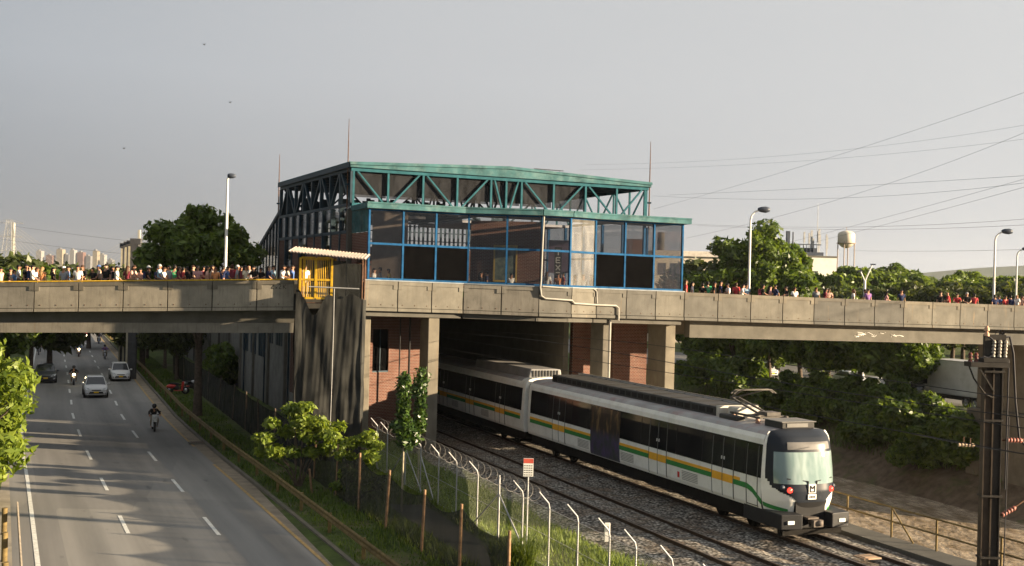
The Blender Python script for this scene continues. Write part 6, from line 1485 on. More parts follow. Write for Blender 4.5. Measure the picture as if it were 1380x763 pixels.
# ------------------------------------------------------------------ motorcycles and riders
WB = wheel_mesh(.30, .10)
def motorbike(pos, rz, label, paint_, scooter=False, lit_=True, group='motorcycles on the road'):
    o = empty('motorcycle', pos, rz, label, 'motorcycle', group)
    add_wheel(o, 0, -.62, .30, WB); add_wheel(o, 0, .62, .30, WB)
    mb = MB(); mb.tube([(-.09, -.62, .30), (-.09, -.42, .86)], .025, 7); mb.tube([(.09, -.62, .30), (.09, -.42, .86)], .025, 7); mb.bar((-.09, -.44, .8), (.09, -.44, .8), .06, .06); mb.build('fork', m_chrome, o)
    mb = MB(); mb.tube([(-.36, -.32, 1.0), (-.2, -.38, .98), (0, -.42, .92), (.2, -.38, .98), (.36, -.32, 1.0)], .02, 7); mb.tube([(.36, -.32, 1.0), (.26, -.3, 1.0)], .028, 7)
    for s in (-1, 1): mb.tube([(s * .22, -.38, .98), (s * .3, -.42, 1.14)], .01, 5); mb.ball((s * .31, -.42, 1.16), .055, .02, .04, 8, 6)
    mb.build('handlebar', m_trim, o)
    mb = MB(); mb.ball((0, .1, .48), .17, .3, .18, 12, 8); mb.bar((0, -.4, .75), (0, .6, .62), .07, .08); mb.bar((0, .1, .4), (0, .62, .30), .2, .05); mb.build('engine', m_trim, o)
    if scooter:
        mb = MB(); mb.hexa([(-.17, -.42, .28), (.17, -.42, .28), (.17, -.30, .28), (-.17, -.30, .28), (-.15, -.56, .95), (.15, -.56, .95), (.14, -.36, .98), (-.14, -.36, .98)]); mb.box(-.16, .16, -.3, .25, .24, .3); mb.ball((0, .45, .58), .2, .42, .17, 12, 8); mb.prism([(-.1, -.66), (.1, -.66), (.08, -.9), (-.08, -.9)], .60, .66, 'xy'); mb.build('fairing', paint_, o, bevel=.02)
    else:
        mb = MB(); mb.ball((0, -.12, .82), .15, .26, .13, 12, 8); mb.ball((0, .55, .74), .12, .26, .08, 10, 6); mb.lathe([(.33, -.06), (.35, 0), (.33, .06)], (0, -.62, .31), 16, 'x'); mb.build('fuel_tank', paint_, o)
    mb = MB(); mb.ball((0, .28, .80), .15, .42, .075, 12, 8); mb.build('seat', M['black'], o)
    mb = MB(); mb.lathe([(0, -.05), (.08, -.04), (.1, .0), (.07, .1)], (0, -.56, .86), 14, 'y'); mb.build('headlight', m_lit if lit_ else m_lens, o)
    mb = MB(); mb.tube([(.16, .1, .32), (.2, .75, .40)], [.035, .05], 8); mb.build('exhaust', m_chrome, o)
    mb = MB(); mb.box(-.09, .09, .86, .88, .5, .62); mb.build('number_plate', m_plate, o)
    return o
HB = plain('glossy black helmet', (.015, .015, .017), .2, .1, coat=.5); HWt = plain('white helmet', (.6, .6, .6), .25, .1)
BIKES = [(207, 580, 'black', 'pale scooter ridden in the near right lane, closest of the motorcycles', paint('pale scooter paint', (.62, .62, .60)), True, False, 'rider in black on the pale scooter in the near right lane', HB),
         (99, 518, 'black', 'dark motorcycle with lit headlamp left of the silver hatchback', paint('dark bike paint', (.03, .03, .035)), False, True, 'rider in black on the motorcycle left of the silver hatchback', HB),
         (106, 480.5, 'denim', 'dark motorcycle with lit headlamp in the middle lane beyond the cars', paint('brown bike paint', (.10, .04, .03)), False, True, 'rider in blue on the motorcycle beyond the cars in the middle lane', HB),
         (141, 483.5, 'purple', 'motorcycle in the right lane behind the white hatchback, ridden by someone in purple', paint('grey bike paint', (.2, .2, .22)), False, False, 'rider in purple behind the white hatchback', HB),
         (95, 463, 'black', 'distant dark motorcycle just below the overpass girder, left of the others', paint('black bike paint', (.02, .02, .02)), False, False, 'distant rider in black just below the overpass girder, left of the others', HB),
         (117, 460, 'maroon', 'distant motorcycle with bright headlamp on the dashed line below the girder', paint('red bike paint', (.25, .04, .03)), False, True, 'distant rider in maroon behind a bright headlamp below the girder', HB),
         (133, 463, 'navy', 'distant motorcycle in the right lane just below the girder', paint('blue bike paint', (.03, .07, .16)), False, False, 'distant rider in navy in the right lane just below the girder', HB)]
for i, b in enumerate(BIKES):
    p = ground(b[0], b[1]); motorbike(p, VR, b[3], b[4], b[5], b[6])
    person(p, VR, 'ride', b[2], 'black', 'short', b[7], 'motorcycle riders', 1.0, seed=i + 90, helmet=b[8])
p = ground(52, 478); motorbike(p, VR, 'dark motorcycle at the left road edge under the hanging branches', paint('charcoal bike paint', (.04, .04, .045)), False, False)
person(p, VR, 'ride', 'grey', 'black', 'short', 'rider in grey at the left road edge under the hanging branches', 'motorcycle riders', 1.0, seed=99, helmet=HB)
p = ground(239, 531, .1); motorbike(p, VR + 1.2, 'red and white motorcycle parked on the grass verge behind the guardrail', paint('bright red bike paint', (.55, .04, .03)), True, False, None)
p = ground(246, 529, .1); motorbike(p + V((.6, .6, 0)), VR + 1.35, 'grey motorcycle parked on the grass verge beside the red one', paint('silver bike paint', (.45, .45, .46)), False, False, None)
# ------------------------------------------------------------------ vegetation
def tz(px, c): Y = along(px, c); return V((cx(c, Y), Y, bank_z(c, Y)))
def mk(name, seed, rx, rz, zc, leaf, n, m, clumps=26, shape='round', tr=.18, inner=.3, limbs=8, cr=.36, bark=None, z0=-.3):
    cm, cs = crown_mesh('crown', seed, rx, rz, zc, leaf, n, m, clumps, shape, inner, cr); return trunk_mesh('trunk', seed, tr, zc, cs, bark, z0, limbs), cm
T = {}
T['big'] = mk('a', 1, 3.5, 3.4, 10.2, .22, 26000, L_DARK, 80, tr=.26, limbs=16, cr=.24)
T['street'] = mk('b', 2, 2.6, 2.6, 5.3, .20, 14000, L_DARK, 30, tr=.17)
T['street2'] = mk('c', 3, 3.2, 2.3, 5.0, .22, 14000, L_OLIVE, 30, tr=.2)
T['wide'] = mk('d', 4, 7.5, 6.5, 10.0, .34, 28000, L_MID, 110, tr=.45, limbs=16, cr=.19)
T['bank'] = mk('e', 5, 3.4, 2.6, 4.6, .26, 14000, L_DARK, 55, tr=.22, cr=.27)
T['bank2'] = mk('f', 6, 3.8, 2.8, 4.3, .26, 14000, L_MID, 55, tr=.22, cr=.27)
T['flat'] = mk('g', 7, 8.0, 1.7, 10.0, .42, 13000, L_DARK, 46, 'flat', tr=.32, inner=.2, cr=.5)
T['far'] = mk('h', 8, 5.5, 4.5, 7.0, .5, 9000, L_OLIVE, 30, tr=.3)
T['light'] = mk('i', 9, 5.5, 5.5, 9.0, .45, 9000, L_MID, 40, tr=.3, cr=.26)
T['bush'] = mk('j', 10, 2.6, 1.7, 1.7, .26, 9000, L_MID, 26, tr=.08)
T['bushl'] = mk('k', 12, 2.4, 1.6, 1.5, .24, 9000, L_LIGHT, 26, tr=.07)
def plant(kind, pos, label, cat='tree', group=None, rz=0, sc=1.0, name='tree'):
    return tree(name, label, cat, pos, T[kind][0], T[kind][1], group, rz, sc)
p = ground(266, 560, .1); plant('big', p, 'tall dark green tree rising above the left span of the overpass beside the street lamp', rz=.6)
G = 'trees beside the road under the overpass'
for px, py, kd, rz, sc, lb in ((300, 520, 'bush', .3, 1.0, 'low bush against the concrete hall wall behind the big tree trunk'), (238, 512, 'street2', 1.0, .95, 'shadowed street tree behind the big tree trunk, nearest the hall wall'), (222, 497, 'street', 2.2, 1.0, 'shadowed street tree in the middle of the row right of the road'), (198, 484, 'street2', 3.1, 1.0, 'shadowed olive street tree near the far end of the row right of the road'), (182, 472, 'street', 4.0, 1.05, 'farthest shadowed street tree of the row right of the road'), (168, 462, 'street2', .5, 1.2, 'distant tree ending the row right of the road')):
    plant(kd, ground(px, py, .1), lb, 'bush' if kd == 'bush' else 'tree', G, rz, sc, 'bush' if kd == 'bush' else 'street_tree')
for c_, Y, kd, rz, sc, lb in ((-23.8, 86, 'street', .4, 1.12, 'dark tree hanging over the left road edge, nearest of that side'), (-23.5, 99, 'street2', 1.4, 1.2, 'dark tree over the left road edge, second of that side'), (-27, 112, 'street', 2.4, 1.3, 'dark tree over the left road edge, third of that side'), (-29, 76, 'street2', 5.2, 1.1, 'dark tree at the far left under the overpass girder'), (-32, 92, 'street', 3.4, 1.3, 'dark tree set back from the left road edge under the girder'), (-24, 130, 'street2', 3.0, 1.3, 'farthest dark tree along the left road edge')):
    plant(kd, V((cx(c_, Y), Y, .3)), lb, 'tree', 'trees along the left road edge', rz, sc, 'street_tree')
# leafy tree close by at the left edge
cm, cs = crown_mesh('crown', 21, 2.25, 3.1, 3.9, .17, 9000, L_LIGHT, 56, 'round', .35, .3)
tm = trunk_mesh('trunk', 21, .14, 4.0, cs, None, -.4, 12)
pl_ = V((-20.6, 46.5, .0)); tree('leafy_tree', 'bright leafy tree at the left edge of the road in front of the overpass', 'tree', pl_, tm, cm)
cm, cs = crown_mesh('crown', 23, 2.0, 1.5, 1.5, .17, 3500, L_LIGHT, 18); tm = trunk_mesh('trunk', 23, .08, 1.5, cs, None, -.3, 6)
tree('leafy_bush', 'bright green bush under the leafy tree at the left edge', 'bush', V((-21.2, 45.2, .4)), tm, cm)
# two bright shrubs and clipped saplings beside the netting tower
def small(name, label, px, py, z0, rx, rz, zc, leaf, n, m, seed, clumps=22, cat='shrub', tr=.05, cr=.36, group=None, bark=None):
    cm, cs = crown_mesh('crown', seed, rx, rz, zc, leaf, n, m, clumps, 'round', .25, cr); tm = trunk_mesh('trunk', seed, tr, zc, cs, bark, -.2, 8, .15)
    return tree(name, label, cat, ground(px, py, z0), tm, cm, group)
def spray(label, px, py, pts, leaf, dens, seed):
    rs = np.random.RandomState(seed); cs = [np.array([x + rs.normal() * .08, rs.normal() * .35, z]) for x, z, r in pts]; rr = [r for _, _, r in pts]
    cm = np_mesh('crown', leaf_verts(rs, cs, rr, [int(dens * r * r) for r in rr], leaf, .5, .6), 4, L_LIGHT); mb = MB()
    for c, r in list(zip(cs, rr))[::2]:
        mb.tube([(rs.normal() * .08, 0, -.2), (c[0] * .35, c[1] * .4, c[2] * .5), V(c) + V((0, 0, -.1))], [.05, .035, .012], 6)
    tree('shrub', label, 'shrub', ground(px, py, .1), mb.mesh('trunk', M['bark']), cm, None)
spray('large yellow green shrub in front of the netting tower', 403, 655, [(-1.55, 2.1, .5), (-1.2, 2.75, .42), (-1.0, 1.55, .5), (-.55, 2.3, .5), (-.3, 3.35, .5), (.05, 2.85, .6), (.35, 3.5, .42), (.35, 2.2, .55), (.85, 2.75, .55), (1.3, 2.3, .55), (1.65, 2.6, .4), (1.1, 1.7, .5), (.55, 1.5, .45), (-.2, 1.5, .45), (-1.7, 1.5, .35), (1.75, 1.9, .35)], .14, 1150, 31)
spray('smaller yellow green shrub right of the netting tower by the concrete column', 480, 672, [(0, .5, .45), (.4, .9, .5), (-.35, 1.0, .45), (.1, 1.5, .5), (-.55, 1.75, .42), (.55, 1.8, .45), (.3, 2.4, .48), (.65, 2.75, .38), (-.2, 2.3, .4), (.9, 2.2, .3), (.85, .5, .4), (1.2, .9, .35), (-.7, .55, .35)], .13, 1150, 33)
def topiary(px, py, ztop_px, zbot_px, r, seed, label, extra=None):
    b = ground(px, py, .1); z1 = at(px, ztop_px, b.y).z; z0 = at(px, zbot_px, b.y).z; rs = np.random.RandomState(seed); cs = []
    nseg = 9
    for i in range(nseg): cs.append(np.array([rs.normal() * .04, rs.normal() * .04, z0 + (z1 - z0) * (i + .5) / nseg - b.z]))
    rr = [r * (.85 + .3 * rs.random()) for _ in cs]
    if extra:
        for dx, dz, r2 in extra: cs.append(np.array([dx, 0, z0 - b.z + dz])); rr.append(r2)
    vs = leaf_verts(rs, cs, rr, [150] * len(cs), .10, .3, 1.0); cm = np_mesh('crown', vs, 4, L_COFFEE)
    tm = MB().tube([(0, 0, -.2), (.02, 0, z0 - b.z), (0, 0, z1 - b.z - .2)], [.045, .035, .015], 7).mesh('trunk', M['bark_pale'])
    tree('clipped_sapling', label, 'sapling', b, tm, cm, 'column shaped saplings by the fence')
topiary(541, 690, 505, 598, .33, 41, 'slim column shaped sapling with a bushy base, left one of the pair by the fence', [(.25, .55, .42), (-.25, .7, .35), (.1, .25, .4), (.45, .3, .33), (.2, .0, .3)])
topiary(563, 655, 501, 582, .36, 43, 'slim column shaped sapling without bushy base, right one of the pair by the fence')
bl = []
for _ in range(420):
    a_, l, sx, sy = RNG.uniform(0, 6.3), RNG.uniform(.7, 1.35), RNG.uniform(-.6, .6), RNG.uniform(-.4, .4); ca, sa = math.cos(a_), math.sin(a_); w_ = .017; P = []
    for f, h, ww in ((0, 0, 1), (.18, .55, 1), (.42, .85, .75), (.75, .86, .15)):
        c0 = (sx + ca * f * l * .8, sy + sa * f * l * .8, h * l); P.append(((c0[0] - sa * w_ * ww, c0[1] + ca * w_ * ww, c0[2]), (c0[0] + sa * w_ * ww, c0[1] - ca * w_ * ww, c0[2])))
    for (p, q), (r, t_) in zip(P, P[1:]): bl += [p, q, t_, r]
cm = np_mesh('blades', np.array(bl), 4, L_GRASSL)
gp = ground(690, 775, .1); o = inst('long_grass_clump', cm, None, gp); tag(o, 'bright clump of long arching grass at the foot of the fence', 'grass clump')
# far bank of the river
GB = 'trees along the far river bank'
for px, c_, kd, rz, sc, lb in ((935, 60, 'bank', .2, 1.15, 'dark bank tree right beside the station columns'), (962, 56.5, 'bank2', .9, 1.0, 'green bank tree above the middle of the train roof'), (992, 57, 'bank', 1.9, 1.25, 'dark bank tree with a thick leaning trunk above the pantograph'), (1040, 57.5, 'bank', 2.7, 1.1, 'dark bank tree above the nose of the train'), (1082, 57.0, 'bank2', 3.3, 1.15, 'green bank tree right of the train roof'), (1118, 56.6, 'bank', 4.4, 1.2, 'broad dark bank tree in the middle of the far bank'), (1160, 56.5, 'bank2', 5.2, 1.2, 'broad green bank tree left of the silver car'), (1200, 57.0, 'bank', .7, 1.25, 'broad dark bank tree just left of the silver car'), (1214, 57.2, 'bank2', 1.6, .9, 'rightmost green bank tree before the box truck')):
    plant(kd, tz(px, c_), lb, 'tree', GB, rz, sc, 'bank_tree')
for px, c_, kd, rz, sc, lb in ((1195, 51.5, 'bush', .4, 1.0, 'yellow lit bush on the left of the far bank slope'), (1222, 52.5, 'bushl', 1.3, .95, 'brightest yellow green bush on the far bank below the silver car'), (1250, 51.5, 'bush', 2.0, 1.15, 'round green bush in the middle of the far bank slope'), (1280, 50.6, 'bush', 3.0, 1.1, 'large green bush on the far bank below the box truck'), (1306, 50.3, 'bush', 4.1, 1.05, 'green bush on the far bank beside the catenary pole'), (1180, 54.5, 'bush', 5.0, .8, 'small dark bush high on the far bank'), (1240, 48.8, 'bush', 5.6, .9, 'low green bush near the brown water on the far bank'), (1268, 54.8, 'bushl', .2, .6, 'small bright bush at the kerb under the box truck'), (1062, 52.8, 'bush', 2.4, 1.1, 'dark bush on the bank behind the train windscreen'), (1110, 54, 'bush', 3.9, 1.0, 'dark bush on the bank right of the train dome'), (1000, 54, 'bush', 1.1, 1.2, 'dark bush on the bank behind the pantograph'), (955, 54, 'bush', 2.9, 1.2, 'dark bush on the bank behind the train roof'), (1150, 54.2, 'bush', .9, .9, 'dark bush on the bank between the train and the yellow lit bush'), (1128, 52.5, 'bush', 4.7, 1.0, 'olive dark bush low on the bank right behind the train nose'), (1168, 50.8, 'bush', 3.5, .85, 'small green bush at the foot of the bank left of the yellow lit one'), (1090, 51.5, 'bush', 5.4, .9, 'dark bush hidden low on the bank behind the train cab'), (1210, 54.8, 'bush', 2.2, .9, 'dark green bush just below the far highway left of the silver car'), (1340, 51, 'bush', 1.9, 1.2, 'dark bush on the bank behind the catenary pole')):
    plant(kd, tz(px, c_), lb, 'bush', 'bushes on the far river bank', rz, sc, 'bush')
# tall trees above the right span
def tall(kd, px, Y, ztop_px, label, rz=0, name='tree', wsc=1.0):
    h0 = {'wide': 16.8, 'flat': 12.2, 'far': 11.4, 'light': 14.6, 'bank': 7.4, 'bank2': 7.3, 'big': 13.8}[kd]
    t_ = at(px, ztop_px, Y); s_ = (t_.z - .2) / h0; plant(kd, V((t_.x, Y, 0)), label, 'tree', 'tall trees beyond the overpass', rz, (s_ * wsc, s_ * wsc, s_), name)
tall('wide', 1008, 132, 300, 'broad bright green tree right of the station, biggest tree beyond the right span', .5)
tall('light', 1052, 138, 318, 'yellow green tree top at the right flank of the big broad tree', 1.0, wsc=.8)
tall('far', 955, 140, 352, 'lower green tree at the left foot of the big broad tree', 2.0)
tall('flat', 1132, 190, 356, 'flat topped dark tree right of the white building', .3)
tall('far', 1098, 180, 385, 'low dark tree in front of the white building', 1.4)
tall('light', 1196, 260, 348, 'pale hazy tree in the distance between flat topped trees', 1.2)
tall('flat', 1275, 200, 361, 'widest flat topped acacia beyond the right span', 2.2, 'acacia_tree')
tall('flat', 1180, 170, 383, 'low flat topped acacia behind the white lamp fork', 3.2, 'acacia_tree')
tall('flat', 1232, 160, 378, 'bright low acacia crown left of the widest acacia', 4.0, 'acacia_tree')
tall('flat', 1300, 150, 384, 'bright low acacia crown above people in red', 5.0, 'acacia_tree')
tall('flat', 1352, 175, 368, 'dark acacia between the two right lamps', .9, 'acacia_tree')
tall('far', 1385, 165, 380, 'dark tree at the right edge behind the last lamp', 1.9)
tall('far', 1150, 150, 388, 'dark tree filling the gap below the flat topped trees', 2.7)
tall('far', 1215, 185, 386, 'dark tree between the two low acacias', 3.7)
for px, c_, sc, lb in ((1255, 84, 1.0, 'dark tree beyond the far highway above the box truck cab'), (1285, 86, 1.1, 'dark tree beyond the far highway above the box truck'), (1318, 84, 1.05, 'dark tree beyond the far highway behind the catenary pole top'), (1352, 87, 1.1, 'dark tree beyond the far highway right of the catenary pole'), (1225, 88, 1.1, 'dark tree beyond the far highway above the silver car')):
    plant('street2', tz(px, c_), lb, 'tree', 'trees beyond the far highway', px * .37, sc * 1.25, 'bank_tree')
# leafless tree
rs_ = random.Random(5); b0 = at(1362, 385, 190); o = empty('bare_tree', V((b0.x, 190, 0)), 0, 'leafless grey tree with thin branches left of the last lamp', 'tree'); mb = MB()
mb.tube([(0, 0, -.2), (.1, 0, 4), (0, 0, 8)], [.3, .25, .18], 7)
for i in range(26):
    a = rs_.uniform(-1.4, 1.4); l = rs_.uniform(3, 7.5); z = rs_.uniform(5, 8.2); q = V((0, 0, z)); q1 = q + V((math.sin(a) * l * .5, rs_.uniform(-1, 1), l * .42)); q2 = q1 + V((math.sin(a + .3) * l * .5, rs_.uniform(-1, 1), l * .35)); mb.tube([q, q1, q2], [.09, .06, .02], 5)
mb.build('trunk', plain('grey bare bark', (.2, .18, .16), .9), o)
# left background greenery
for px, Y, py, kd, rz, lb in ((8, 95, 352, 'light', .2, 'bright shrubby tree behind the crowd at the far left'), (45, 105, 350, 'light', 1.5, 'bright shrubby tree behind the crowd, second from the far left'), (70, 112, 358, 'far', 2.5, 'bright low tree behind the crowd left of the distant towers'), (-20, 100, 345, 'far', 3.0, 'tree at the far left edge behind the crowd'), (195, 120, 360, 'far', .8, 'dark low tree right of the concrete gantry'), (122, 150, 366, 'far', 1.8, 'low tree behind the crowd below the distant towers')):
    h0 = {'far': 11.4, 'light': 14.6}[kd]; t_ = at(px, py, Y); s_ = t_.z / h0; plant(kd, V((t_.x, Y, 0)), lb, 'tree', 'trees behind the left span', rz, s_ )
# woods filling the horizon
vs = []; rs2 = np.random.RandomState(77); cs = []; rr = []; cn = []
for i in range(520):
    Y = 260 + 900 * rs2.random() ** 1.4; px = rs2.uniform(-60, 1450); a_ = (px - PX0) / FPX
    if 30 < px < 190 and Y < 700: continue
    h = rs2.uniform(3, 6.5) + .003 * Y; cs.append(np.array([a_ * Y, Y, h * .55])); rr.append(h * .75); cn.append(70)
o = inst('distant_woods', np_mesh('distant_woods', leaf_verts(rs2, cs, rr, cn, 1.1), 4, L_OLIVE)); tag(o, 'dark distant woods along the horizon', 'woods', None, 'stuff')
# grass
def grass(name, label, areas, dens, h, mat_, seed):
    rs = np.random.RandomState(seed); out = []
    for f, y0, y1, c0, c1 in areas:
        n = int(abs(y1 - y0) * abs(c1 - c0) * dens); Y = rs.uniform(y0, y1, n); c = rs.uniform(c0, c1, n)
        x = np.array([f(ci, yi) for ci, yi in zip(c, Y)]); z = np.array([terrain_z(xx - SL * (yy - 43.5)) for xx, yy in zip(x, Y)])
        hh = h * (.4 + rs.random(n)) * (1 + .6 * np.sin(x * 1.3) * np.cos(Y * .9)); a = rs.uniform(0, 2 * np.pi, n); w_ = .018 + .02 * rs.random(n); le = hh * .5
        p = np.stack([x, Y, z - .02], 1); d = np.stack([np.cos(a), np.sin(a), 0 * a], 1); q = np.stack([-np.sin(a), np.cos(a), 0 * a], 1)
        out.append(np.stack([p - d * w_[:, None], p + d * w_[:, None], p + q * le[:, None] + np.array([0, 0, 1]) * hh[:, None]], 1).reshape(-1, 3))
    o = inst(name, np_mesh(name, np.concatenate(out), 3, mat_)); return tag(o, label, 'grass', None, 'stuff')
grass('verge_grass', 'green grass on the verge between the guardrail and the netting', [(road_x, 32, 75, 3.75, 6.3), (road_x, 75, 150, 3.75, 6.6)], 85, .17, L_GRASS, 1)
grass('fence_grass', 'grass growing on both sides of the chain link fence', [(cx, 30, 70, -1.5, 2.6), (cx, 30, 48, -4.6, -3.2), (cx, 48, 62, -4.6, -1.5)], 110, .22, L_GRASSL, 2)
grass('left_bank_grass', 'bright grass on the bank left of the road', [(road_x, 30, 60, -13, -8.35)], 110, .2, L_GRASSL, 3)
grass('far_bank_grass', 'grass on the upper slope of the far river bank', [(cx, 82, 135, 49.5, 57.1)], 34, .55, L_GRASS, 4)
# ------------------------------------------------------------------ far structures
# white building with rooftop telecom gear and a water tower
Y = 250.; b0, b1 = at(1060, 345, Y), at(1129, 345, Y); zt1 = at(1100, 347, Y).z
o = empty('white_building', ((b0.x + b1.x) / 2, Y, 0), .12, 'plain white building with telecom masts on its roof beyond the big tree', 'building'); w2 = (b1.x - b0.x) / 2
mb = MB(); mb.box(-w2, w2, 0, 14, -.5, zt1); wl = mb.build('wall', M['white_plaster'], o)
mb = MB(); mb.box(-w2 - .1, w2 + .1, -.1, 14.1, zt1 + .002, zt1 + .35); mb.build('coping', M['conc_dark'], o)
mb = MB(); zq = at(1098, 375, Y).z; xq = at(1098, 370, Y).x - (b0.x + b1.x) / 2; mb.box(xq - .7, xq + .7, -.04, .1, zq, zq + 1.5); wi = mb.build('window', m_vglass, o); mb = MB(); mb.box(xq - .8, xq + .8, -.12, -.045, zq - .12, zq - .002); mb.build('sill', M['conc'], wi)
mb = MB(); mb.box(-w2 + .5, w2 * .25, 1, 8, zt1 + .35, zt1 + 2.0); mb.box(-w2 + .2, w2 * .5, .5, .7, zt1 + .4, zt1 + 1.1)
for i in range(9): x = -w2 + .6 + i * .75; mb.box(x, x + .1, .6, .75, zt1 + 1.0, zt1 + 2.6)
mb.box(-w2 + .4, w2 * .4, .55, .8, zt1 + 2.6, zt1 + 2.8); mb.build('roof_platform', M['lamp_head'], o)
mb = MB()
for i, (x, h, r) in enumerate(((-.2, 5.2, .16), (.7, 5.8, .2), (1.3, 4.2, .35), (1.9, 5.6, .2), (2.4, 6.2, .16), (2.9, 5.0, .22), (3.6, 5.0, .14), (4.1, 4.2, .2), (4.6, 4.6, .14), (-1.3, 5.4, .16))):
    mb.tube([(x, 1.5 + (i % 3), zt1 + .3), (x, 1.5 + (i % 3), zt1 + h)], .06, 5); mb.box(x - r, x + r, 1.3 + (i % 3), 1.5 + (i % 3), zt1 + h - 2.3, zt1 + h)
mb.tube([(1.6, 1.5, zt1), (1.6, 1.5, zt1 + 11.5)], [.1, .04], 5); mb.build('antenna_rack', plain('pale antenna grey', (.34, .34, .34), .5, .2), o)
mb = MB(); x = at(1066, 325, Y).x - (b0.x + b1.x) / 2; mb.box(x - .35, x + .35, 2, 2.7, 0, at(1066, 311, Y).z); mb.tube([(x + 1.0, 2, 0), (x + 1.0, 2, at(1066, 312, Y).z)], .15, 6); mb.build('chimney', M['lamp_head'], o)
Y = 300.; c_ = at(1140.5, 322, Y); zt2, zb2 = at(1140.5, 311.5, Y).z, at(1140.5, 328, Y).z; rt = 11.3 * Y / FPX
o = empty('water_tower', (c_.x, Y, 0), 0, 'cream round water tank on four thin legs', 'water tower')
m_tank = plain('cream tank paint', (.58, .52, .42), .5, .1, .6, dirt=(.4, .3, .2), dirt_amt=.35)
mb = MB(); h_ = zt2 - zb2; mb.lathe([(0, -1.3), (rt * .5, -1.0), (rt, 0), (rt, h_ * .72), (rt * .85, h_ * .9), (rt * .4, h_), (0, h_ + .15)], (0, 0, zb2), 24); mb.build('tank', m_tank, o)
mb = MB()
for i in range(4):
    a = math.pi / 4 + i * math.pi / 2 + .3; x, y = rt * .97 * math.cos(a), rt * .97 * math.sin(a); mb.tube([(x * 1.05, y * 1.05, -.5), (x, y, zb2 + .4)], .13, 6)
mb.lathe([(rt * 1.02, 0), (rt * 1.15, 0), (rt * 1.15, .12), (rt * 1.02, .12)], (0, 0, zb2 - .05), 20); mb.tube([(0, 0, zt2), (0, 0, zt2 + 1.0)], .06, 5); mb.build('leg_frame', plain('tower leg steel', (.3, .24, .2), .6), o)
# beige industrial building seen through and beside the glazing
Y = 200.; a_, b_ = at(880, 350, Y), at(985, 350, Y); o = empty('beige_building', ((a_.x + b_.x) / 2, Y, 0), .05, 'low beige industrial building right behind the station glazing', 'building'); w2 = (b_.x - a_.x) / 2; z2 = at(940, 346, Y).z
mb = MB(); mb.box(-w2, w2, 0, 25, -.5, z2); mb.build('wall', M['beige_wall'], o)
mb = MB(); mb.box(-w2 - .3, w2 + .3, -.4, 25.2, z2 + .002, z2 + .9); mb.build('roof', plain('pale roof sheet', (.55, .50, .44), .7), o)
mb = MB()
for i in range(6): mb.box(-w2 + .8 + i * 2.1, -w2 + 2.2 + i * 2.1, -.04, .1, z2 - 3.2, z2 - 1.2)
mb.build('window_row', m_vglass, o)
mb = MB(); xx = at(893, 330, Y).x - (a_.x + b_.x) / 2; mb.lathe([(.7, 0), (.62, z2 + 4), (0, z2 + 4)], (xx, 2, 0), 14); mb.build('chimney', M['conc'], o)
# white forked lamp behind the right span
q = at(1165, 396, 120); o = empty('forked_lamp', (q.x, 120, 0), 0, 'white pole forking into two arms in front of the low acacias', 'lamp post'); z9 = at(1165, 378, 120).z
mb = MB(); mb.tube([(0, 0, 0), (0, 0, z9)], [.18, .13], 8); mb.tube([(0, 0, z9 - .1), (-.45, 0, z9 + .9)], .07, 6); mb.tube([(0, 0, z9 - .1), (.7, 0, z9 + 1.6)], .07, 6); mb.build('pole', M['lamp_pole'], o)
mb = MB(); mb.box(-.75, -.3, -.1, .1, z9 + .88, z9 + 1.0); mb.box(.55, 1.05, -.1, .1, z9 + 1.58, z9 + 1.7); mb.build('lamp_head', M['lamp_head'], o)
# concrete gantry frames behind the left span
Y = 108.; g0 = at(166, 352, Y); o = empty('concrete_gantry', (g0.x, Y, 0), 0, 'row of tall narrow dark concrete frames behind the crowd, left of the big tree', 'gantry')
mgan = plain('dark gantry concrete', (.07, .07, .075), .8, .2); mgl = plain('pale gantry edge', (.42, .38, .28), .8)
for i, (px, py, Yg, hw_) in enumerate(((165.5, 329, 122, .17), (171, 327, 118, .18), (176, 325.5, 113, .2), (182.5, 323, 106, .26))):
    q = at(px, py, Yg); z = q.z; x, y = q.x - g0.x, Yg - Y
    mb = MB(); mb.m = 0; mb.box(x - hw_, x + hw_, y, y + .4, -.2, z); mb.box(x - hw_ * 1.8, x + hw_ * 1.8, y - .02, y + .42, z - .4, z + .1)
    if i < 3: mb.m = 1; mb.box(x - hw_, x - hw_ * .1, y - .03, y - .005, -.2, z - .46)
    mb.build('post', [mgan, mgl], o)
q = at(183, 324, 106); q2 = at(166, 330, 122); q3 = at(184, 331, 107); q4 = at(207, 331, 108); D_ = V((g0.x, Y, 0))
mb = MB(); mb.bar(q2 - D_, q - D_, .2, .2); mb.bar(q3 - D_, q4 - D_, .3, .5); mb.build('beam', mgan, o)
# cable stayed bridge far away on the left
Y = 520.; o = empty('cable_stayed_bridge', (at(100, 372, Y).x, Y, 0), 0, 'distant pale cable stayed bridge with two slim pylons behind the left span', 'bridge'); x_ = at(100, 372, Y).x; mp_ = plain('pale pylon', (.34, .33, .29), .7)
for px, py in ((18.5, 300), (188, 310)):
    q = at(px, py, Y); mb = MB(Matrix.Translation((-x_, -Y, 0))); mb.box(q.x - .45, q.x + .45, Y - .8, Y + .8, -.5, q.z); py_ = mb.build('pylon', mp_, o)
    mb = MB(Matrix.Translation((-x_, -Y, 0)))
    for s in (-1, 1):
        for j in range(9):
            mb.tube([(q.x, Y, q.z - 1 - j * 1.1), (q.x + s * (6 + 3.6 * (8 - j)), Y, 7.5)], .055, 4)
    mb.build('stay_cable', mp_, o)
mb = MB(); mb.box(-70, 75, -5, 5, 6.2, 7.4); mb.build('deck', M['conc'], o)
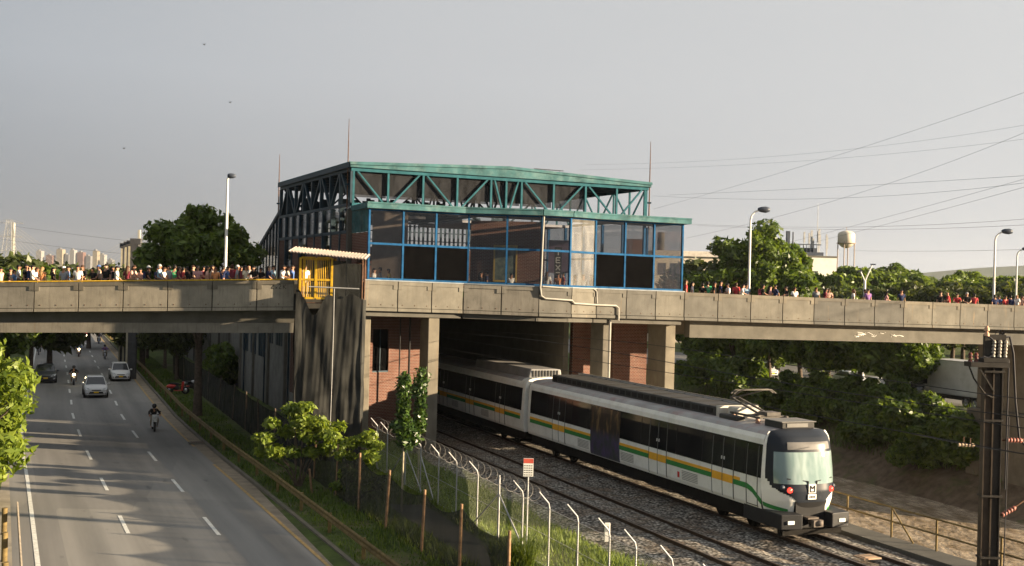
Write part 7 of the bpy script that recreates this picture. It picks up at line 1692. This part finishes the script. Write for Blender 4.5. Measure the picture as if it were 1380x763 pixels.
# lattice pylon
Y = 430.; q = at(13, 297, Y); o = empty('lattice_pylon', (q.x, Y, 0), 0, 'thin grey lattice transmission pylon at the far left', 'pylon'); mb = MB(); h = q.z
for s in (-1, 1):
    for t_ in (-1, 1): mb.bar((s * 3.4, t_ * 3.4, 0), (s * .8, t_ * .8, h), .16, .16)
for i in range(10):
    f0, f1 = i / 10, (i + 1) / 10; a_, b_ = 3.4 - 2.6 * f0, 3.4 - 2.6 * f1
    for t_ in (-1, 1): mb.bar((-a_, t_ * a_, h * f0), (b_, t_ * b_, h * f1), .1, .1); mb.bar((a_, t_ * a_, h * f0), (-b_, t_ * b_, h * f1), .1, .1); mb.bar((-b_, t_ * b_, h * f1), (b_, t_ * b_, h * f1), .1, .1)
for z in (h - 1, h - 6, h - 11): mb.bar((-5, 0, z), (5, 0, z), .2, .2); mb.bar((-5, 0, z), (0, 0, z + 1.5), .1, .1); mb.bar((5, 0, z), (0, 0, z + 1.5), .1, .1)
mb.build('lattice', M['galv'], o)
# distant apartment towers
TWR = [(66, 344, 9, 'brick red'), (80, 336, 8, 'cream'), (88, 343, 9, 'grey'), (97, 337, 6, 'pale'), (108, 340, 8, 'brick red'), (118, 345, 8, 'grey'), (128, 338, 6, 'cream'), (137, 343, 7, 'pale'), (52, 338, 7, 'pale'), (148, 350, 6, 'grey')]
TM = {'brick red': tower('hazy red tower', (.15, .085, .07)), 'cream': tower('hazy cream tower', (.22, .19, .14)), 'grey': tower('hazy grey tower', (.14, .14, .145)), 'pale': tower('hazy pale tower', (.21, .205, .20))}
seen = {}
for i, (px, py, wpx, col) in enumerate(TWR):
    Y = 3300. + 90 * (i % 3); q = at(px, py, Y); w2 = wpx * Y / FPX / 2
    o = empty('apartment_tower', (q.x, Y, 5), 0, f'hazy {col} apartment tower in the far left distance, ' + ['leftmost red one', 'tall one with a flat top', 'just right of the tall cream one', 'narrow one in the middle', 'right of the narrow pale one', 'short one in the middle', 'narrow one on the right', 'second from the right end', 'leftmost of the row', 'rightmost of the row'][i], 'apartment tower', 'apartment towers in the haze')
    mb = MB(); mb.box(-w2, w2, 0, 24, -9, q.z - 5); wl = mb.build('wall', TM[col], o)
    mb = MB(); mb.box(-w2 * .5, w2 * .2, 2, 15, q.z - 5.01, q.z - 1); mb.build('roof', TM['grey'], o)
# birds
for px, py, lb in ((275, 60, 'tiny dark bird high in the sky, left of the station'), (310, 138, 'tiny dark bird lower in the sky, above the left street lamp'), (167, 200, 'tiny dark bird left of the big tree')):
    q = at(px, py, 110); o = MB(); o.ball((0, 0, 0), .06, .16, .06, 8, 6); o.add([(0, -.06, 0), (0, .08, 0), (-.16, .06, .07), (-.3, .1, .03), (-.16, -.04, .07)], [(0, 1, 2, 4), (2, 3, 4)]); o.add([(0, -.06, 0), (0, .08, 0), (.16, .06, .07), (.3, .1, .03), (.16, -.04, .07)], [(0, 1, 2, 4), (2, 3, 4)]); o = o.build('bird', M['black'], None); o.location = q; tag(o, lb, 'bird', 'birds in the sky')
# hills far away
def hills(name, Y0, pts, m):
    vs = []; fs = []; n = len(pts)
    for px, py in pts:
        q = at(px, py, Y0); vs += [(q.x, Y0 - 90, -5), (q.x, Y0, q.z), (q.x, Y0 + 500, -5)]
    for i in range(n - 1):
        for j in range(2): a = 3 * i + j; fs.append((a, a + 3, a + 4, a + 1))
    MB().add(vs, fs, True).build(name, m, kind='structure')
mh = plain('forested hill', (.05, .07, .045), .95, .3, .01)
hills('hills', 3600, [(850, 388), (950, 386), (1050, 384), (1150, 376), (1230, 369), (1320, 361), (1400, 357), (1500, 355), (1620, 360)], mh)
hills('hills', 3700, [(-150, 352), (0, 348), (40, 352), (90, 357), (150, 360), (220, 362), (330, 366), (420, 372), (520, 380)], mh)
mb = MB(); mb.box(-3600, 3600, -70, 4700, -10, 165)
t = NT('evening haze'); vol = t.n('VolumePrincipled'); t.put(vol.inputs['Color'], (.75, .78, .84, 1)); vol.inputs['Density'].default_value = .00007; vol.inputs['Anisotropy'].default_value = .3
t.t.links.new(vol.outputs[0], t.out.inputs['Volume'])
HAZE = mb.build('haze', t.mat); tag(HAZE, 'thin grey haze filling the valley air', 'haze', None, 'stuff')
